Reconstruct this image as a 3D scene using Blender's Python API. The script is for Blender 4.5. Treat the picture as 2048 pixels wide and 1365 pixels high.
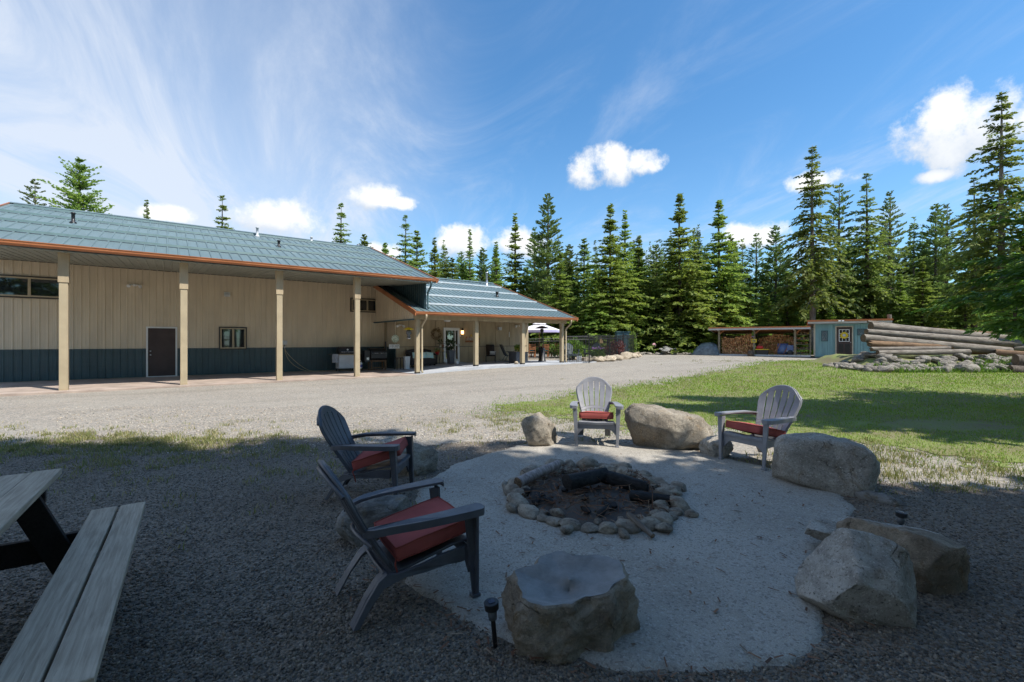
import bpy, bmesh, math, random
import numpy as np
from mathutils import Vector, Matrix, noise, Euler

R = math.radians
scene = bpy.context.scene
COL = scene.collection
for o in list(bpy.data.objects):
    bpy.data.objects.remove(o)

# ------------------------------------------------------------------ camera
cam_data = bpy.data.cameras.new('camera')
cam_data.lens = 16.0
cam_data.sensor_width = 36.0
cam_data.clip_start = 0.05
cam_data.clip_end = 3000
cam = bpy.data.objects.new('camera', cam_data)
cam.location = (0, 0, 1.6)
cam.rotation_euler = (R(90), 0, 0)
COL.objects.link(cam)
scene.camera = cam

# ------------------------------------------------------------------ light
SUN_EL, SUN_AZ = R(55), math.atan2(0.88, -0.47)      # azimuth clockwise from +Y
scene.view_settings.view_transform = 'Standard'
scene.view_settings.look = 'None'
scene.view_settings.gamma = 1
scene.view_settings.use_curve_mapping = False
scene.view_settings.exposure = 0.96
scene.cycles.adaptive_threshold = 0.02
scene.cycles.max_bounces = 5
scene.cycles.diffuse_bounces = 3
scene.cycles.glossy_bounces = 2
scene.cycles.transmission_bounces = 2
sun_data = bpy.data.lights.new('sun', 'SUN')
sun_data.energy = 3.6
sun_data.angle = R(0.53)
sun_data.color = (1.0, 0.955, 0.88)
sun = bpy.data.objects.new('sun', sun_data)
sd = Vector((math.sin(SUN_AZ) * math.cos(SUN_EL), math.cos(SUN_AZ) * math.cos(SUN_EL), math.sin(SUN_EL)))
sun.rotation_euler = (-sd).to_track_quat('-Z', 'Y').to_euler()
sun.location = (30, -20, 40)
COL.objects.link(sun)

world = bpy.data.worlds.new('World')
scene.world = world
world.use_nodes = True


class NT:
    """small helper to write node graphs as expressions"""
    def __init__(self, tree):
        self.t = tree
        self.t.nodes.clear()

    def n(self, typ, **kw):
        nd = self.t.nodes.new(typ)
        for k, v in kw.items():
            if k.startswith('in_'):
                self.put(nd.inputs[k[3:].replace('_', ' ')], v)
            else:
                setattr(nd, k, v)
        return nd

    def put(self, sock, v):
        if isinstance(v, bpy.types.NodeSocket):
            self.t.links.new(v, sock)
        elif isinstance(v, bpy.types.Node):
            self.t.links.new(v.outputs[0], sock)
        else:
            if sock.type == 'RGBA' and len(v) == 3:
                v = (*v, 1)
            sock.default_value = v

    def m(self, op, a, b=0.0, c=0.0, clamp=False):
        nd = self.t.nodes.new('ShaderNodeMath')
        nd.operation = op
        nd.use_clamp = clamp
        for i, v in enumerate((a, b, c)):
            self.put(nd.inputs[i], v)
        return nd.outputs[0]

    def ss(self, x, lo, hi, a=0.0, b=1.0):
        nd = self.t.nodes.new('ShaderNodeMapRange')
        nd.interpolation_type = 'SMOOTHSTEP'
        for k, v in zip(('Value', 'From Min', 'From Max', 'To Min', 'To Max'), (x, lo, hi, a, b)):
            self.put(nd.inputs[k], v)
        return nd.outputs[0]

    def mix(self, f, a, b, blend='MIX'):
        nd = self.t.nodes.new('ShaderNodeMix')
        nd.data_type = 'RGBA'
        nd.blend_type = blend
        self.put(nd.inputs[0], f)
        self.put(nd.inputs[6], a)
        self.put(nd.inputs[7], b)
        return nd.outputs[2]

    def noise(self, vec, scale, detail=4, rough=0.55, dist=0.0):
        nd = self.n('ShaderNodeTexNoise', in_Scale=scale, in_Detail=detail, in_Roughness=rough, in_Distortion=dist)
        if vec is not None:
            self.put(nd.inputs['Vector'], vec)
        return nd.outputs['Fac']

    def comb(self, x, y, z):
        nd = self.t.nodes.new('ShaderNodeCombineXYZ')
        for i, v in enumerate((x, y, z)):
            self.put(nd.inputs[i], v)
        return nd.outputs[0]

    def scale(self, vec, s):
        nd = self.t.nodes.new('ShaderNodeVectorMath')
        nd.operation = 'MULTIPLY'
        self.put(nd.inputs[0], vec)
        self.put(nd.inputs[1], s)
        return nd.outputs[0]


def build_world():
    g = NT(world.node_tree)
    out = g.n('ShaderNodeOutputWorld')
    bg = g.n('ShaderNodeBackground', in_Strength=0.118)
    sky = g.n('ShaderNodeTexSky')
    sky.sky_type = 'NISHITA'
    sky.sun_disc = False
    sky.sun_elevation = SUN_EL
    sky.sun_rotation = SUN_AZ
    sky.altitude = 700
    sky.air_density = 1.15
    sky.dust_density = 0.35
    sky.ozone_density = 2.2
    tc = g.n('ShaderNodeTexCoord')
    sep = g.n('ShaderNodeSeparateXYZ')
    g.put(sep.inputs[0], tc.outputs['Generated'])
    x, y, z = sep.outputs
    az = g.m('ARCTAN2', x, y)
    el = g.m('ARCSINE', z)
    # plane of the high cloud layer: direction divided by height
    zz = g.m('ADD', g.m('MAXIMUM', z, 0.0), 0.16)
    cx, cy = g.m('DIVIDE', x, zz), g.m('DIVIDE', y, zz)
    cir = g.comb(g.m('ADD', cx, g.m('MULTIPLY', cy, 0.30)), g.m('MULTIPLY', cy, 0.36), 0.0)
    n1 = g.noise(cir, 1.5, 9, 0.66, 1.1)
    n2 = g.noise(g.comb(cx, cy, 3.0), 0.45, 3, 0.5, 0.3)
    # high veil: thick over the west (left), thin elsewhere
    west = g.ss(g.m('ADD', az, g.m('MULTIPLY', g.m('SUBTRACT', n2, 0.5), 0.5)), -0.05, -0.55)
    low = g.ss(el, 0.85, 0.10)
    veil = g.m('ADD', g.m('MULTIPLY', g.ss(n1, 0.42, 0.78), g.m('ADD', 0.04, g.m('MULTIPLY', low, 0.62))),
               g.m('MULTIPLY', west, g.m('MULTIPLY', g.m('ADD', 0.27, g.m('MULTIPLY', low, 0.46)), g.ss(n1, 0.25, 0.8, 0.62, 1.25))))
    veil = g.m('ADD', veil, g.m('MULTIPLY', g.ss(el, 0.5, 0.0), 0.16))
    veil = g.m('MINIMUM', veil, 0.88)
    col = g.mix(veil, g.scale(sky.outputs[0], (0.42, 0.71, 0.86)), (3.55, 3.85, 4.35))
    # cumulus heaps: direction of each and its half width and height
    d = lambda px, py: (math.atan2(px - 1024, 910), math.atan2(681 - py, math.hypot(px - 1024, 910)))
    heaps = []
    for px, py, w, h in ((1168, 342, .05, .046), (1222, 332, .062, .046), (1288, 322, .05, .030),
                         (1885, 262, .080, .080), (1985, 240, .085, .07),
                         (1862, 352, .034, .015), (1640, 358, .065, .024),
                         (755, 392, .06, .034), (800, 405, .05, .018),
                         (545, 432, .10, .045), (330, 425, .06, .022),
                         (925, 482, .07, .045), (1045, 485, .075, .045), (760, 500, .06, .022), (1505, 470, .075, .034)):
        heaps.append((*d(px, py), w * .82, h * .80))
    for a, e, w, h in ((1.5, .3, .16, .07), (2.2, .42, .14, .06), (2.9, .25, .18, .06), (-2.6, .35, .15, .06), (-1.9, .22, .16, .06), (-1.3, .3, .13, .05)):
        heaps.append((a, e, w, h))                        # the rest of the sky goes on the same way
    nz = g.noise(tc.outputs['Generated'], 15.0, 8, 0.64)
    wob = g.m('MULTIPLY', g.m('SUBTRACT', nz, 0.5), 4.4)

    def field(dx, dy):
        p = g.comb(g.m('ADD', az, dx), g.m('ADD', el, dy), 0.0)
        best = None
        for a, e, w, h in heaps:
            s1 = g.n('ShaderNodeVectorMath', operation='MULTIPLY_ADD')
            g.put(s1.inputs[0], p)
            s1.inputs[1].default_value = (1 / w, 1 / h, 0)
            s1.inputs[2].default_value = (-a / w, -e / h, 0)
            s2 = g.n('ShaderNodeVectorMath', operation='DOT_PRODUCT')
            g.put(s2.inputs[0], s1.outputs[0])
            g.put(s2.inputs[1], s1.outputs[0])
            best = s2.outputs['Value'] if best is None else g.m('MINIMUM', best, s2.outputs['Value'])
        return best
    b0 = field(0.0, 0.0)
    b1 = field(0.016, 0.034)
    dens = g.ss(g.m('SUBTRACT', g.m('ADD', 0.95, wob), b0), -0.3, 0.9)
    shade = g.ss(g.m('ADD', g.m('SUBTRACT', b1, b0), g.m('MULTIPLY', wob, 0.5)), -1.0, 0.9)
    ccol = g.mix(shade, (2.9, 3.25, 3.75), (4.9, 4.9, 4.85))
    col = g.mix(g.m('MULTIPLY', dens, 0.95), col, ccol)
    g.put(bg.inputs['Color'], col)
    g.put(out.inputs['Surface'], bg)
    world.cycles.sampling_method = 'MANUAL'
    world.cycles.sample_map_resolution = 256


build_world()

# ------------------------------------------------------------------ materials
MATS = {}


def new_mat(name):
    m = bpy.data.materials.new(name)
    m.use_nodes = True
    g = NT(m.node_tree)
    out = g.n('ShaderNodeOutputMaterial')
    b = g.n('ShaderNodeBsdfPrincipled')
    g.put(out.inputs['Surface'], b)
    MATS[name] = m
    return m, g, b, out


def simple(name, c, rough=0.6, var=0.12, scale=6.0, bump=0.0, bscale=60.0, metal=0.0, c2=None, spec=0.5, stretch=None):
    """base colour with gentle uneven wear and fine relief"""
    m, g, b, out = new_mat(name)
    tc = g.n('ShaderNodeTexCoord')
    v = tc.outputs['Object']
    if stretch:
        v = g.scale(v, stretch)
    n = g.noise(v, scale, 6, 0.6)
    c2 = c2 or tuple(max(0, k * (1 - 2.2 * var)) for k in c)
    c1 = tuple(k * (1 + var) for k in c)
    g.put(b.inputs['Base Color'], g.mix(g.ss(n, 0.3, 0.7), c2, c1))
    g.put(b.inputs['Roughness'], g.ss(g.noise(v, scale * 2.3, 3), 0.2, 0.8, max(0.02, rough - 0.08), min(1, rough + 0.1)))
    b.inputs['Metallic'].default_value = metal
    b.inputs['Specular IOR Level'].default_value = spec
    if bump:
        bp = g.n('ShaderNodeBump', in_Strength=bump, in_Distance=0.01)
        g.put(bp.inputs['Height'], g.noise(v, bscale, 5, 0.65))
        g.put(b.inputs['Normal'], bp.outputs[0])
    return m


def m_gravel(name, warm, fine=48.0, tint=None):
    m, g, b, out = new_mat(name)
    tc = g.n('ShaderNodeTexCoord')
    v = tc.outputs['Object']
    vo = g.n('ShaderNodeTexVoronoi', in_Scale=fine)
    g.put(vo.inputs['Vector'], v)
    sp = g.n('ShaderNodeSeparateColor')
    g.put(sp.inputs[0], vo.outputs['Color'])
    r = g.n('ShaderNodeValToRGB')
    g.put(r.inputs[0], sp.outputs[0])
    cr = r.color_ramp
    cr.elements[0].color = (0.13, 0.125, 0.12, 1)
    cr.elements[1].color = (0.50, 0.47, 0.42, 1)
    for p, c in ((0.25, (0.22, 0.205, 0.185)), (0.5, (0.31, 0.285, 0.245)), (0.72, (0.39, 0.345, 0.285)), (0.86, (0.33, 0.27, 0.205))):
        e = cr.elements.new(p)
        e.color = (*c, 1)
    big = g.noise(v, 0.55, 5, 0.6)
    mid = g.noise(v, 3.2, 5, 0.65)
    c = g.mix(g.ss(big, 0.42, 0.7, 0.0, 0.45), r.outputs[0], warm)
    c = g.mix(g.ss(mid, 0.5, 0.75, 0.0, 0.35), c, (0.20, 0.17, 0.13))
    # wheel wear drawn out along the drive
    rt = g.n('ShaderNodeVectorRotate', rotation_type='Z_AXIS', in_Angle=-0.52)
    g.put(rt.inputs['Vector'], v)
    tr = g.noise(g.scale(rt.outputs[0], (0.10, 0.9, 1.0)), 1.0, 5, 0.6, 0.3)
    c = g.mix(g.ss(tr, 0.5, 0.66, 0.0, 0.45), c, g.mix(1.0, c, (0.72, 0.70, 0.68), 'MULTIPLY'))
    c = g.mix(g.ss(tr, 0.45, 0.34, 0.0, 0.3), c, g.mix(1.0, c, (1.2, 1.18, 1.14), 'MULTIPLY'))
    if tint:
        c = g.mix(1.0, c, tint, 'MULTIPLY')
    g.put(b.inputs['Base Color'], c)
    b.inputs['Roughness'].default_value = 0.88
    bp = g.n('ShaderNodeBump', in_Strength=0.9, in_Distance=0.014)
    g.put(bp.inputs['Height'], g.m('ADD', g.m('SUBTRACT', 1.0, vo.outputs['Distance']), g.m('MULTIPLY', mid, 0.8)))
    g.put(b.inputs['Normal'], bp.outputs[0])
    return m


def m_island(name, cols, rough=0.85, transl=0.0, bump=0.0, tint_noise=True, spec=0.3, objvar=0.0):
    """one colour per loose piece (pebble, blade, needle spray, log)"""
    m, g, b, out = new_mat(name)
    ge = g.n('ShaderNodeNewGeometry')
    r = g.n('ShaderNodeValToRGB')
    g.put(r.inputs[0], ge.outputs['Random Per Island'])
    cr = r.color_ramp
    cr.elements[0].color = (*cols[0], 1)
    cr.elements[1].color = (*cols[-1], 1)
    for i, c in enumerate(cols[1:-1]):
        e = cr.elements.new((i + 1) / (len(cols) - 1))
        e.color = (*c, 1)
    c = r.outputs[0]
    if tint_noise:
        tc = g.n('ShaderNodeTexCoord')
        n = g.noise(tc.outputs['Object'], 0.9, 4)
        c = g.mix(g.ss(n, 0.3, 0.75, 0.0, 0.6), c, g.mix(1.0, c, (0.7, 0.74, 0.65), 'MULTIPLY'))
    if objvar:
        oi = g.n('ShaderNodeObjectInfo')
        hs = g.n('ShaderNodeHueSaturation')
        g.put(hs.inputs['Hue'], g.m('ADD', 0.5, g.m('MULTIPLY', g.m('SUBTRACT', oi.outputs['Random'], 0.5), 0.05 * objvar)))
        g.put(hs.inputs['Value'], g.m('ADD', 1.0, g.m('MULTIPLY', g.m('SUBTRACT', oi.outputs['Random'], 0.5), 0.7 * objvar)))
        g.put(hs.inputs['Color'], c)
        c = hs.outputs[0]
    g.put(b.inputs['Base Color'], c)
    b.inputs['Roughness'].default_value = rough
    b.inputs['Specular IOR Level'].default_value = spec
    if transl:
        t = g.n('ShaderNodeBsdfTranslucent')
        g.put(t.inputs['Color'], g.mix(1.0, c, (1.2, 1.22, 0.9), 'MULTIPLY'))
        mx = g.n('ShaderNodeMixShader', in_Fac=transl)
        g.put(mx.inputs[1], b)
        g.put(mx.inputs[2], t)
        g.put(out.inputs['Surface'], mx)
    if bump:
        tc = g.n('ShaderNodeTexCoord')
        bp = g.n('ShaderNodeBump', in_Strength=bump, in_Distance=0.01)
        g.put(bp.inputs['Height'], g.noise(tc.outputs['Object'], 90, 4))
        g.put(b.inputs['Normal'], bp.outputs[0])
    return m


def m_rock(name, c_light, c_dark, c_stain, speck=0.5, scale=3.0):
    m, g, b, out = new_mat(name)
    tc = g.n('ShaderNodeTexCoord')
    oi = g.n('ShaderNodeObjectInfo')
    va = g.n('ShaderNodeVectorMath', operation='ADD')
    g.put(va.inputs[0], tc.outputs['Object'])
    g.put(va.inputs[1], g.scale(g.comb(oi.outputs['Random'], oi.outputs['Random'], oi.outputs['Random']), (37.0, 19.0, 53.0)))
    v = va.outputs[0]
    big = g.noise(v, scale, 7, 0.62, 0.6)
    st = g.noise(v, scale * 1.7, 6, 0.7, 1.2)
    sml = g.noise(v, 62, 4, 0.8)
    wv = g.n('ShaderNodeVectorMath', operation='ADD')
    g.put(wv.inputs[0], v)
    dn = g.n('ShaderNodeTexNoise', in_Scale=2.6, in_Detail=4)
    g.put(dn.inputs['Vector'], v)
    g.put(wv.inputs[1], g.scale(dn.outputs['Color'], (.55, .55, .55)))
    ck = g.n('ShaderNodeTexVoronoi', in_Scale=2.3)
    ck.feature = 'DISTANCE_TO_EDGE'
    g.put(ck.inputs['Vector'], wv.outputs[0])
    crack = g.m('MULTIPLY', g.ss(ck.outputs['Distance'], 0.012, 0.0), g.ss(st, 0.46, 0.60))
    c = g.mix(g.ss(big, 0.34, 0.66), c_dark, c_light)
    med = g.noise(v, scale * 4.5, 6, 0.7)
    c = g.mix(g.ss(med, 0.45, 0.7, 0.0, 0.55), c, tuple(k * 0.6 for k in c_dark))
    c = g.mix(g.ss(st, 0.52, 0.70, 0.0, 0.75), c, c_stain)
    c = g.mix(g.ss(sml, 0.56, 0.66, 0.0, speck), c, tuple(k * 0.25 for k in c_dark))
    c = g.mix(g.m('MULTIPLY', crack, 0.45), c, tuple(k * 0.2 for k in c_dark))
    c = g.mix(g.ss(sml, 0.42, 0.34, 0.0, speck * 0.9), c, tuple(min(0.8, k * 1.5) for k in c_light))
    g.put(b.inputs['Base Color'], c)
    b.inputs['Roughness'].default_value = 0.9
    b.inputs['Specular IOR Level'].default_value = 0.25
    bp = g.n('ShaderNodeBump', in_Strength=1.0, in_Distance=0.035)
    g.put(bp.inputs['Height'], g.m('ADD', g.m('MULTIPLY', g.noise(v, scale * 6, 9, 0.7), 1.0), g.m('SUBTRACT', g.m('MULTIPLY', sml, 0.3), g.m('MULTIPLY', crack, 0.5))))
    g.put(b.inputs['Normal'], bp.outputs[0])
    return m


def m_wood(name, c1, c2, rough=0.8, along=(1.2, 22, 22), bump=0.35, crack=0.5):
    m, g, b, out = new_mat(name)
    tc = g.n('ShaderNodeTexCoord')
    oi = g.n('ShaderNodeObjectInfo')
    va = g.n('ShaderNodeVectorMath', operation='ADD')
    g.put(va.inputs[0], tc.outputs['Object'])
    g.put(va.inputs[1], g.scale(g.comb(oi.outputs['Random'], oi.outputs['Random'], 0.3), (17.0, 9.0, 5.0)))
    v = g.scale(va.outputs[0], along)
    n = g.noise(v, 3.0, 7, 0.65, 0.5)
    big = g.noise(va.outputs[0], 3.0, 5, 0.6)
    c = g.mix(g.ss(n, 0.3, 0.7), c2, c1)
    c = g.mix(g.ss(big, 0.5, 0.75, 0.0, 0.4), c, tuple(min(0.9, k * 1.35) for k in c1))
    cr = g.noise(v, 7.0, 3, 0.5)
    c = g.mix(g.ss(cr, 0.66, 0.73, 0.0, crack), c, tuple(k * 0.2 for k in c2))
    g.put(b.inputs['Base Color'], c)
    b.inputs['Roughness'].default_value = rough
    b.inputs['Specular IOR Level'].default_value = 0.25
    bp = g.n('ShaderNodeBump', in_Strength=bump, in_Distance=0.006)
    g.put(bp.inputs['Height'], n)
    g.put(b.inputs['Normal'], bp.outputs[0])
    return m


def m_glass(name, c=(0.015, 0.018, 0.02), rough=0.03, ior=1.9):
    m, g, b, out = new_mat(name)
    b.inputs['Base Color'].default_value = (*c, 1)
    b.inputs['Roughness'].default_value = rough
    b.inputs['IOR'].default_value = ior
    return m


def m_emit(name, c, s):
    m, g, b, out = new_mat(name)
    b.inputs['Base Color'].default_value = (*c, 1)
    b.inputs['Emission Color'].default_value = (*c, 1)
    b.inputs['Emission Strength'].default_value = s
    return m


def m_pad():
    m, g, b, out = new_mat('crushed_stone')
    tc = g.n('ShaderNodeTexCoord')
    v = tc.outputs['Object']
    big = g.noise(v, 0.9, 6, 0.62, 0.5)
    mid = g.noise(v, 5.0, 6, 0.7, 0.8)
    fine = g.noise(v, 120.0, 3, 0.8)
    grit = g.n('ShaderNodeTexVoronoi', in_Scale=75.0)
    g.put(grit.inputs['Vector'], v)
    sp = g.n('ShaderNodeSeparateColor')
    g.put(sp.inputs[0], grit.outputs['Color'])
    c = g.mix(g.ss(big, 0.35, 0.65), (0.43, 0.395, 0.335), (0.54, 0.50, 0.43))
    c = g.mix(g.ss(mid, 0.52, 0.72, 0.0, 0.5), c, (0.37, 0.325, 0.265))
    c = g.mix(g.ss(fine, 0.42, 0.62, 0.35, 0.0), c, (0.16, 0.145, 0.13))
    c = g.mix(g.ss(sp.outputs[0], 0.78, 0.9, 0.0, 0.55), c, (0.18, 0.165, 0.15))
    c = g.mix(g.ss(sp.outputs[1], 0.85, 0.95, 0.0, 0.5), c, (0.56, 0.53, 0.48))
    g.put(b.inputs['Base Color'], c)
    b.inputs['Roughness'].default_value = 0.93
    b.inputs['Specular IOR Level'].default_value = 0.2
    bp = g.n('ShaderNodeBump', in_Strength=1.0, in_Distance=0.02)
    g.put(bp.inputs['Height'], g.m('ADD', g.m('ADD', g.m('MULTIPLY', fine, 0.5), g.m('MULTIPLY', mid, 1.2)), g.m('MULTIPLY', grit.outputs['Distance'], -0.35)))
    g.put(b.inputs['Normal'], bp.outputs[0])


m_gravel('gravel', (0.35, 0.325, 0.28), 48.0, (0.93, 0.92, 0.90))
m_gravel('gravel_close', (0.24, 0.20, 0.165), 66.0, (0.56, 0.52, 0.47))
m_pad()
simple('forest_soil', (0.10, 0.085, 0.045), 0.95, 0.3, 0.8, 0.6, 20.0, c2=(0.045, 0.06, 0.018))
simple('lawn_soil', (0.13, 0.165, 0.038), 0.95, 0.3, 1.1, 0.8, 30.0, c2=(0.16, 0.135, 0.07))
simple('slab_brown', (0.36, 0.285, 0.235), 0.8, 0.12, 1.6, 0.2, 80.0)
simple('slab_grey', (0.42, 0.435, 0.46), 0.75, 0.08, 1.6, 0.2, 80.0)
simple('tan_metal', (0.60, 0.50, 0.36), 0.5, 0.05, 1.3, stretch=(2, 2, 0.4))
simple('tan_trim', (0.38, 0.31, 0.20), 0.55, 0.05, 2.0)
simple('tan_board', (0.40, 0.315, 0.20), 0.75, 0.08, 1.4, 0.15, 40.0, stretch=(3, 3, 0.5))
simple('green_metal', (0.040, 0.078, 0.088), 0.42, 0.08, 1.6)
simple('roof_metal', (0.125, 0.18, 0.19), 0.46, 0.09, 0.9, metal=0.0, stretch=(1, 0.25, 0.25))
simple('rail_green', (0.10, 0.165, 0.165), 0.4, 0.06, 3.0)
simple('snow_rail', (0.42, 0.46, 0.46), 0.4, 0.05, 3.0, metal=0.35)
simple('soffit_metal', (0.24, 0.255, 0.22), 0.5, 0.06, 2.0)
simple('copper_paint', (0.40, 0.145, 0.055), 0.38, 0.08, 1.5, metal=0.15)
simple('white_paint', (0.72, 0.72, 0.70), 0.5, 0.04, 3.0)
simple('grey_white', (0.52, 0.53, 0.54), 0.5, 0.05, 3.0)
simple('brown_door', (0.050, 0.030, 0.026), 0.55, 0.1, 2.0)
simple('black_metal', (0.014, 0.014, 0.015), 0.42, 0.1, 8.0)
simple('dark_trim', (0.035, 0.03, 0.026), 0.5, 0.1, 5.0)
simple('steel', (0.50, 0.50, 0.51), 0.28, 0.06, 5.0, metal=0.8)
simple('grey_cloth', (0.33, 0.34, 0.36), 0.9, 0.1, 10.0, 0.2, 300.0)
simple('blue_print', (0.05, 0.07, 0.32), 0.5, 0.1, 10.0)
simple('resin_grey', (0.205, 0.213, 0.245), 0.5, 0.06, 5.0, 0.08, 240.0)
simple('resin_dark', (0.060, 0.066, 0.082), 0.48, 0.08, 5.0, 0.08, 240.0)
simple('resin_light', (0.40, 0.41, 0.435), 0.52, 0.05, 5.0, 0.08, 240.0)
simple('cushion_red', (0.35, 0.085, 0.074), 0.92, 0.09, 4.0, 0.25, 500.0, spec=0.2)
simple('solar_cell', (0.02, 0.025, 0.05), 0.25, 0.1, 40.0)
simple('piping_red', (0.26, 0.05, 0.035), 0.9, 0.05, 8.0)
m_wood('weathered_plank', (0.48, 0.395, 0.295), (0.29, 0.235, 0.17))
m_wood('dark_timber', (0.020, 0.018, 0.016), (0.009, 0.008, 0.008), 0.75)
m_wood('grey_log', (0.27, 0.24, 0.20), (0.10, 0.08, 0.065), 0.9, (0.9, 7, 7), 0.7, 0.8)
m_wood('brown_log', (0.26, 0.165, 0.095), (0.10, 0.062, 0.04), 0.9, (0.9, 7, 7), 0.7, 0.8)
m_wood('log_end', (0.20, 0.14, 0.085), (0.05, 0.036, 0.026), 0.95, (12, 12, 12), 0.5)
m_wood('birch_bark', (0.42, 0.36, 0.33), (0.14, 0.11, 0.10), 0.9, (14, 5, 5), 0.6, 0.8)
m_wood('char', (0.030, 0.029, 0.029), (0.007, 0.007, 0.007), 0.75, (6, 14, 14), 1.0)
m_wood('post_wood', (0.27, 0.235, 0.165), (0.16, 0.135, 0.095), 0.85, (14, 14, 1.5), 0.3)
m_wood('cedar', (0.42, 0.18, 0.075), (0.25, 0.10, 0.045), 0.8)
m_wood('trunk_bark', (0.155, 0.125, 0.10), (0.055, 0.044, 0.036), 0.95, (6, 6, 1.2), 1.0, 0.7)
m_wood('trunk_pale', (0.26, 0.235, 0.21), (0.12, 0.10, 0.085), 0.95, (6, 6, 1.2), 1.0, 0.7)
m_rock('granite', (0.40, 0.355, 0.285), (0.215, 0.185, 0.145), (0.27, 0.20, 0.12), 0.75, 2.4)
m_rock('granite_grey', (0.50, 0.465, 0.405), (0.29, 0.265, 0.225), (0.22, 0.17, 0.11), 0.95, 2.6)
simple('bowl_stone', (0.22, 0.212, 0.20), 0.6, 0.12, 9.0, 0.5, 60.0)
m_rock('brown_rock', (0.38, 0.315, 0.235), (0.19, 0.155, 0.115), (0.20, 0.125, 0.055), 0.45, 3.2)
m_rock('slate_rock', (0.32, 0.31, 0.285), (0.15, 0.145, 0.135), (0.22, 0.165, 0.09), 0.3, 3.0)
m_rock('pit_stone', (0.50, 0.44, 0.35), (0.28, 0.235, 0.185), (0.09, 0.075, 0.065), 0.35, 1.2)
m_rock('field_stone', (0.50, 0.42, 0.315), (0.29, 0.235, 0.17), (0.34, 0.22, 0.13), 0.3, 2.5)
m_rock('bank_stone', (0.33, 0.30, 0.255), (0.17, 0.15, 0.125), (0.17, 0.15, 0.10), 0.3, 2.5)
simple('ash', (0.045, 0.04, 0.037), 0.95, 0.4, 5.0, 0.9, 60.0, c2=(0.10, 0.075, 0.055))
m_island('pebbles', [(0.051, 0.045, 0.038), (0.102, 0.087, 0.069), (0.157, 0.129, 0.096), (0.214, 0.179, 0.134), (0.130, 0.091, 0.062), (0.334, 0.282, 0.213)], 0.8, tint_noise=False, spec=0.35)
m_island('pebbles_pale', [(0.16, 0.15, 0.14), (0.30, 0.275, 0.235), (0.42, 0.38, 0.32), (0.36, 0.29, 0.21), (0.52, 0.48, 0.42)], 0.85, tint_noise=False, spec=0.3)  # paler loose stones of the drive and pad
m_island('litter', [(0.13, 0.06, 0.035), (0.22, 0.12, 0.07), (0.08, 0.045, 0.03), (0.30, 0.22, 0.15)], 0.9, tint_noise=False)
m_island('grass', [(0.113, 0.237, 0.011), (0.170, 0.324, 0.017), (0.228, 0.365, 0.023), (0.329, 0.395, 0.050), (0.137, 0.272, 0.015)], 0.7, 0.32)
m_island('grass_dry', [(0.127, 0.178, 0.039), (0.253, 0.247, 0.094), (0.380, 0.322, 0.165), (0.161, 0.207, 0.055)], 0.8, 0.25)
m_island('weed', [(0.10, 0.19, 0.025), (0.15, 0.25, 0.035), (0.07, 0.14, 0.022)], 0.6, 0.35, spec=0.4)
m_island('fir_needles', [(0.129, 0.194, 0.050), (0.191, 0.271, 0.065), (0.269, 0.354, 0.079), (0.152, 0.230, 0.065), (0.331, 0.408, 0.100)], 0.6, 0.5, objvar=0.8)
m_island('fir_bright', [(0.166, 0.230, 0.053), (0.232, 0.310, 0.065), (0.309, 0.383, 0.085), (0.185, 0.258, 0.061)], 0.6, 0.5, objvar=0.6)
m_island('pine_needles', [(0.122, 0.186, 0.068), (0.186, 0.253, 0.085), (0.233, 0.300, 0.099)], 0.6, 0.38, objvar=0.6)
m_island('near_needles', [(0.037, 0.094, 0.015), (0.069, 0.150, 0.020), (0.106, 0.206, 0.027), (0.048, 0.106, 0.020)], 0.5, 0.3)
m_island('dark_needles', [(0.020, 0.040, 0.014), (0.03, 0.058, 0.018), (0.042, 0.072, 0.02)], 0.6, 0.15)
m_island('split_wood', [(0.546, 0.280, 0.124), (0.650, 0.364, 0.176), (0.429, 0.202, 0.085), (0.312, 0.143, 0.065), (0.728, 0.455, 0.247)], 0.85, tint_noise=True, bump=0.3)
m_island('purple_flower', [(0.36, 0.14, 0.46), (0.46, 0.24, 0.56), (0.28, 0.10, 0.40)], 0.7, 0.2, tint_noise=False)
m_island('maroon_leaf', [(0.11, 0.032, 0.035), (0.16, 0.055, 0.05), (0.075, 0.025, 0.03)], 0.6, 0.2, tint_noise=False)
m_island('vine_leaf', [(0.16, 0.26, 0.04), (0.22, 0.30, 0.06), (0.10, 0.19, 0.03)], 0.6, 0.3, tint_noise=False)
m_island('wreath_twigs', [(0.18, 0.11, 0.05), (0.10, 0.06, 0.03), (0.42, 0.33, 0.2), (0.26, 0.16, 0.08)], 0.85, tint_noise=False)
simple('shed_teal', (0.18, 0.325, 0.345), 0.75, 0.07, 1.5, 0.15, 50.0, stretch=(3, 3, 0.4))
simple('shed_trim', (0.42, 0.37, 0.285), 0.7, 0.08, 3.0)
simple('orange_roof', (0.50, 0.165, 0.055), 0.45, 0.12, 1.2)
simple('fascia_grey', (0.47, 0.48, 0.48), 0.6, 0.06, 2.0)
simple('teal_dark', (0.045, 0.10, 0.115), 0.55, 0.1, 5.0)
simple('yellow', (0.72, 0.52, 0.02), 0.5, 0.08, 5.0)
simple('red_plastic', (0.55, 0.03, 0.03), 0.4, 0.1, 5.0)
simple('blue_plastic', (0.05, 0.10, 0.30), 0.5, 0.1, 4.0, c2=(0.12, 0.17, 0.27))
simple('tarp', (0.145, 0.175, 0.19), 0.45, 0.2, 5.0, 0.5, 30.0)
simple('wicker', (0.030, 0.024, 0.024), 0.7, 0.2, 30.0, 0.8, 120.0)
simple('pillow_aqua', (0.22, 0.48, 0.55), 0.9, 0.3, 14.0, c2=(0.62, 0.66, 0.55))
simple('planter_slate', (0.060, 0.068, 0.082), 0.6, 0.1, 4.0)
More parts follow.
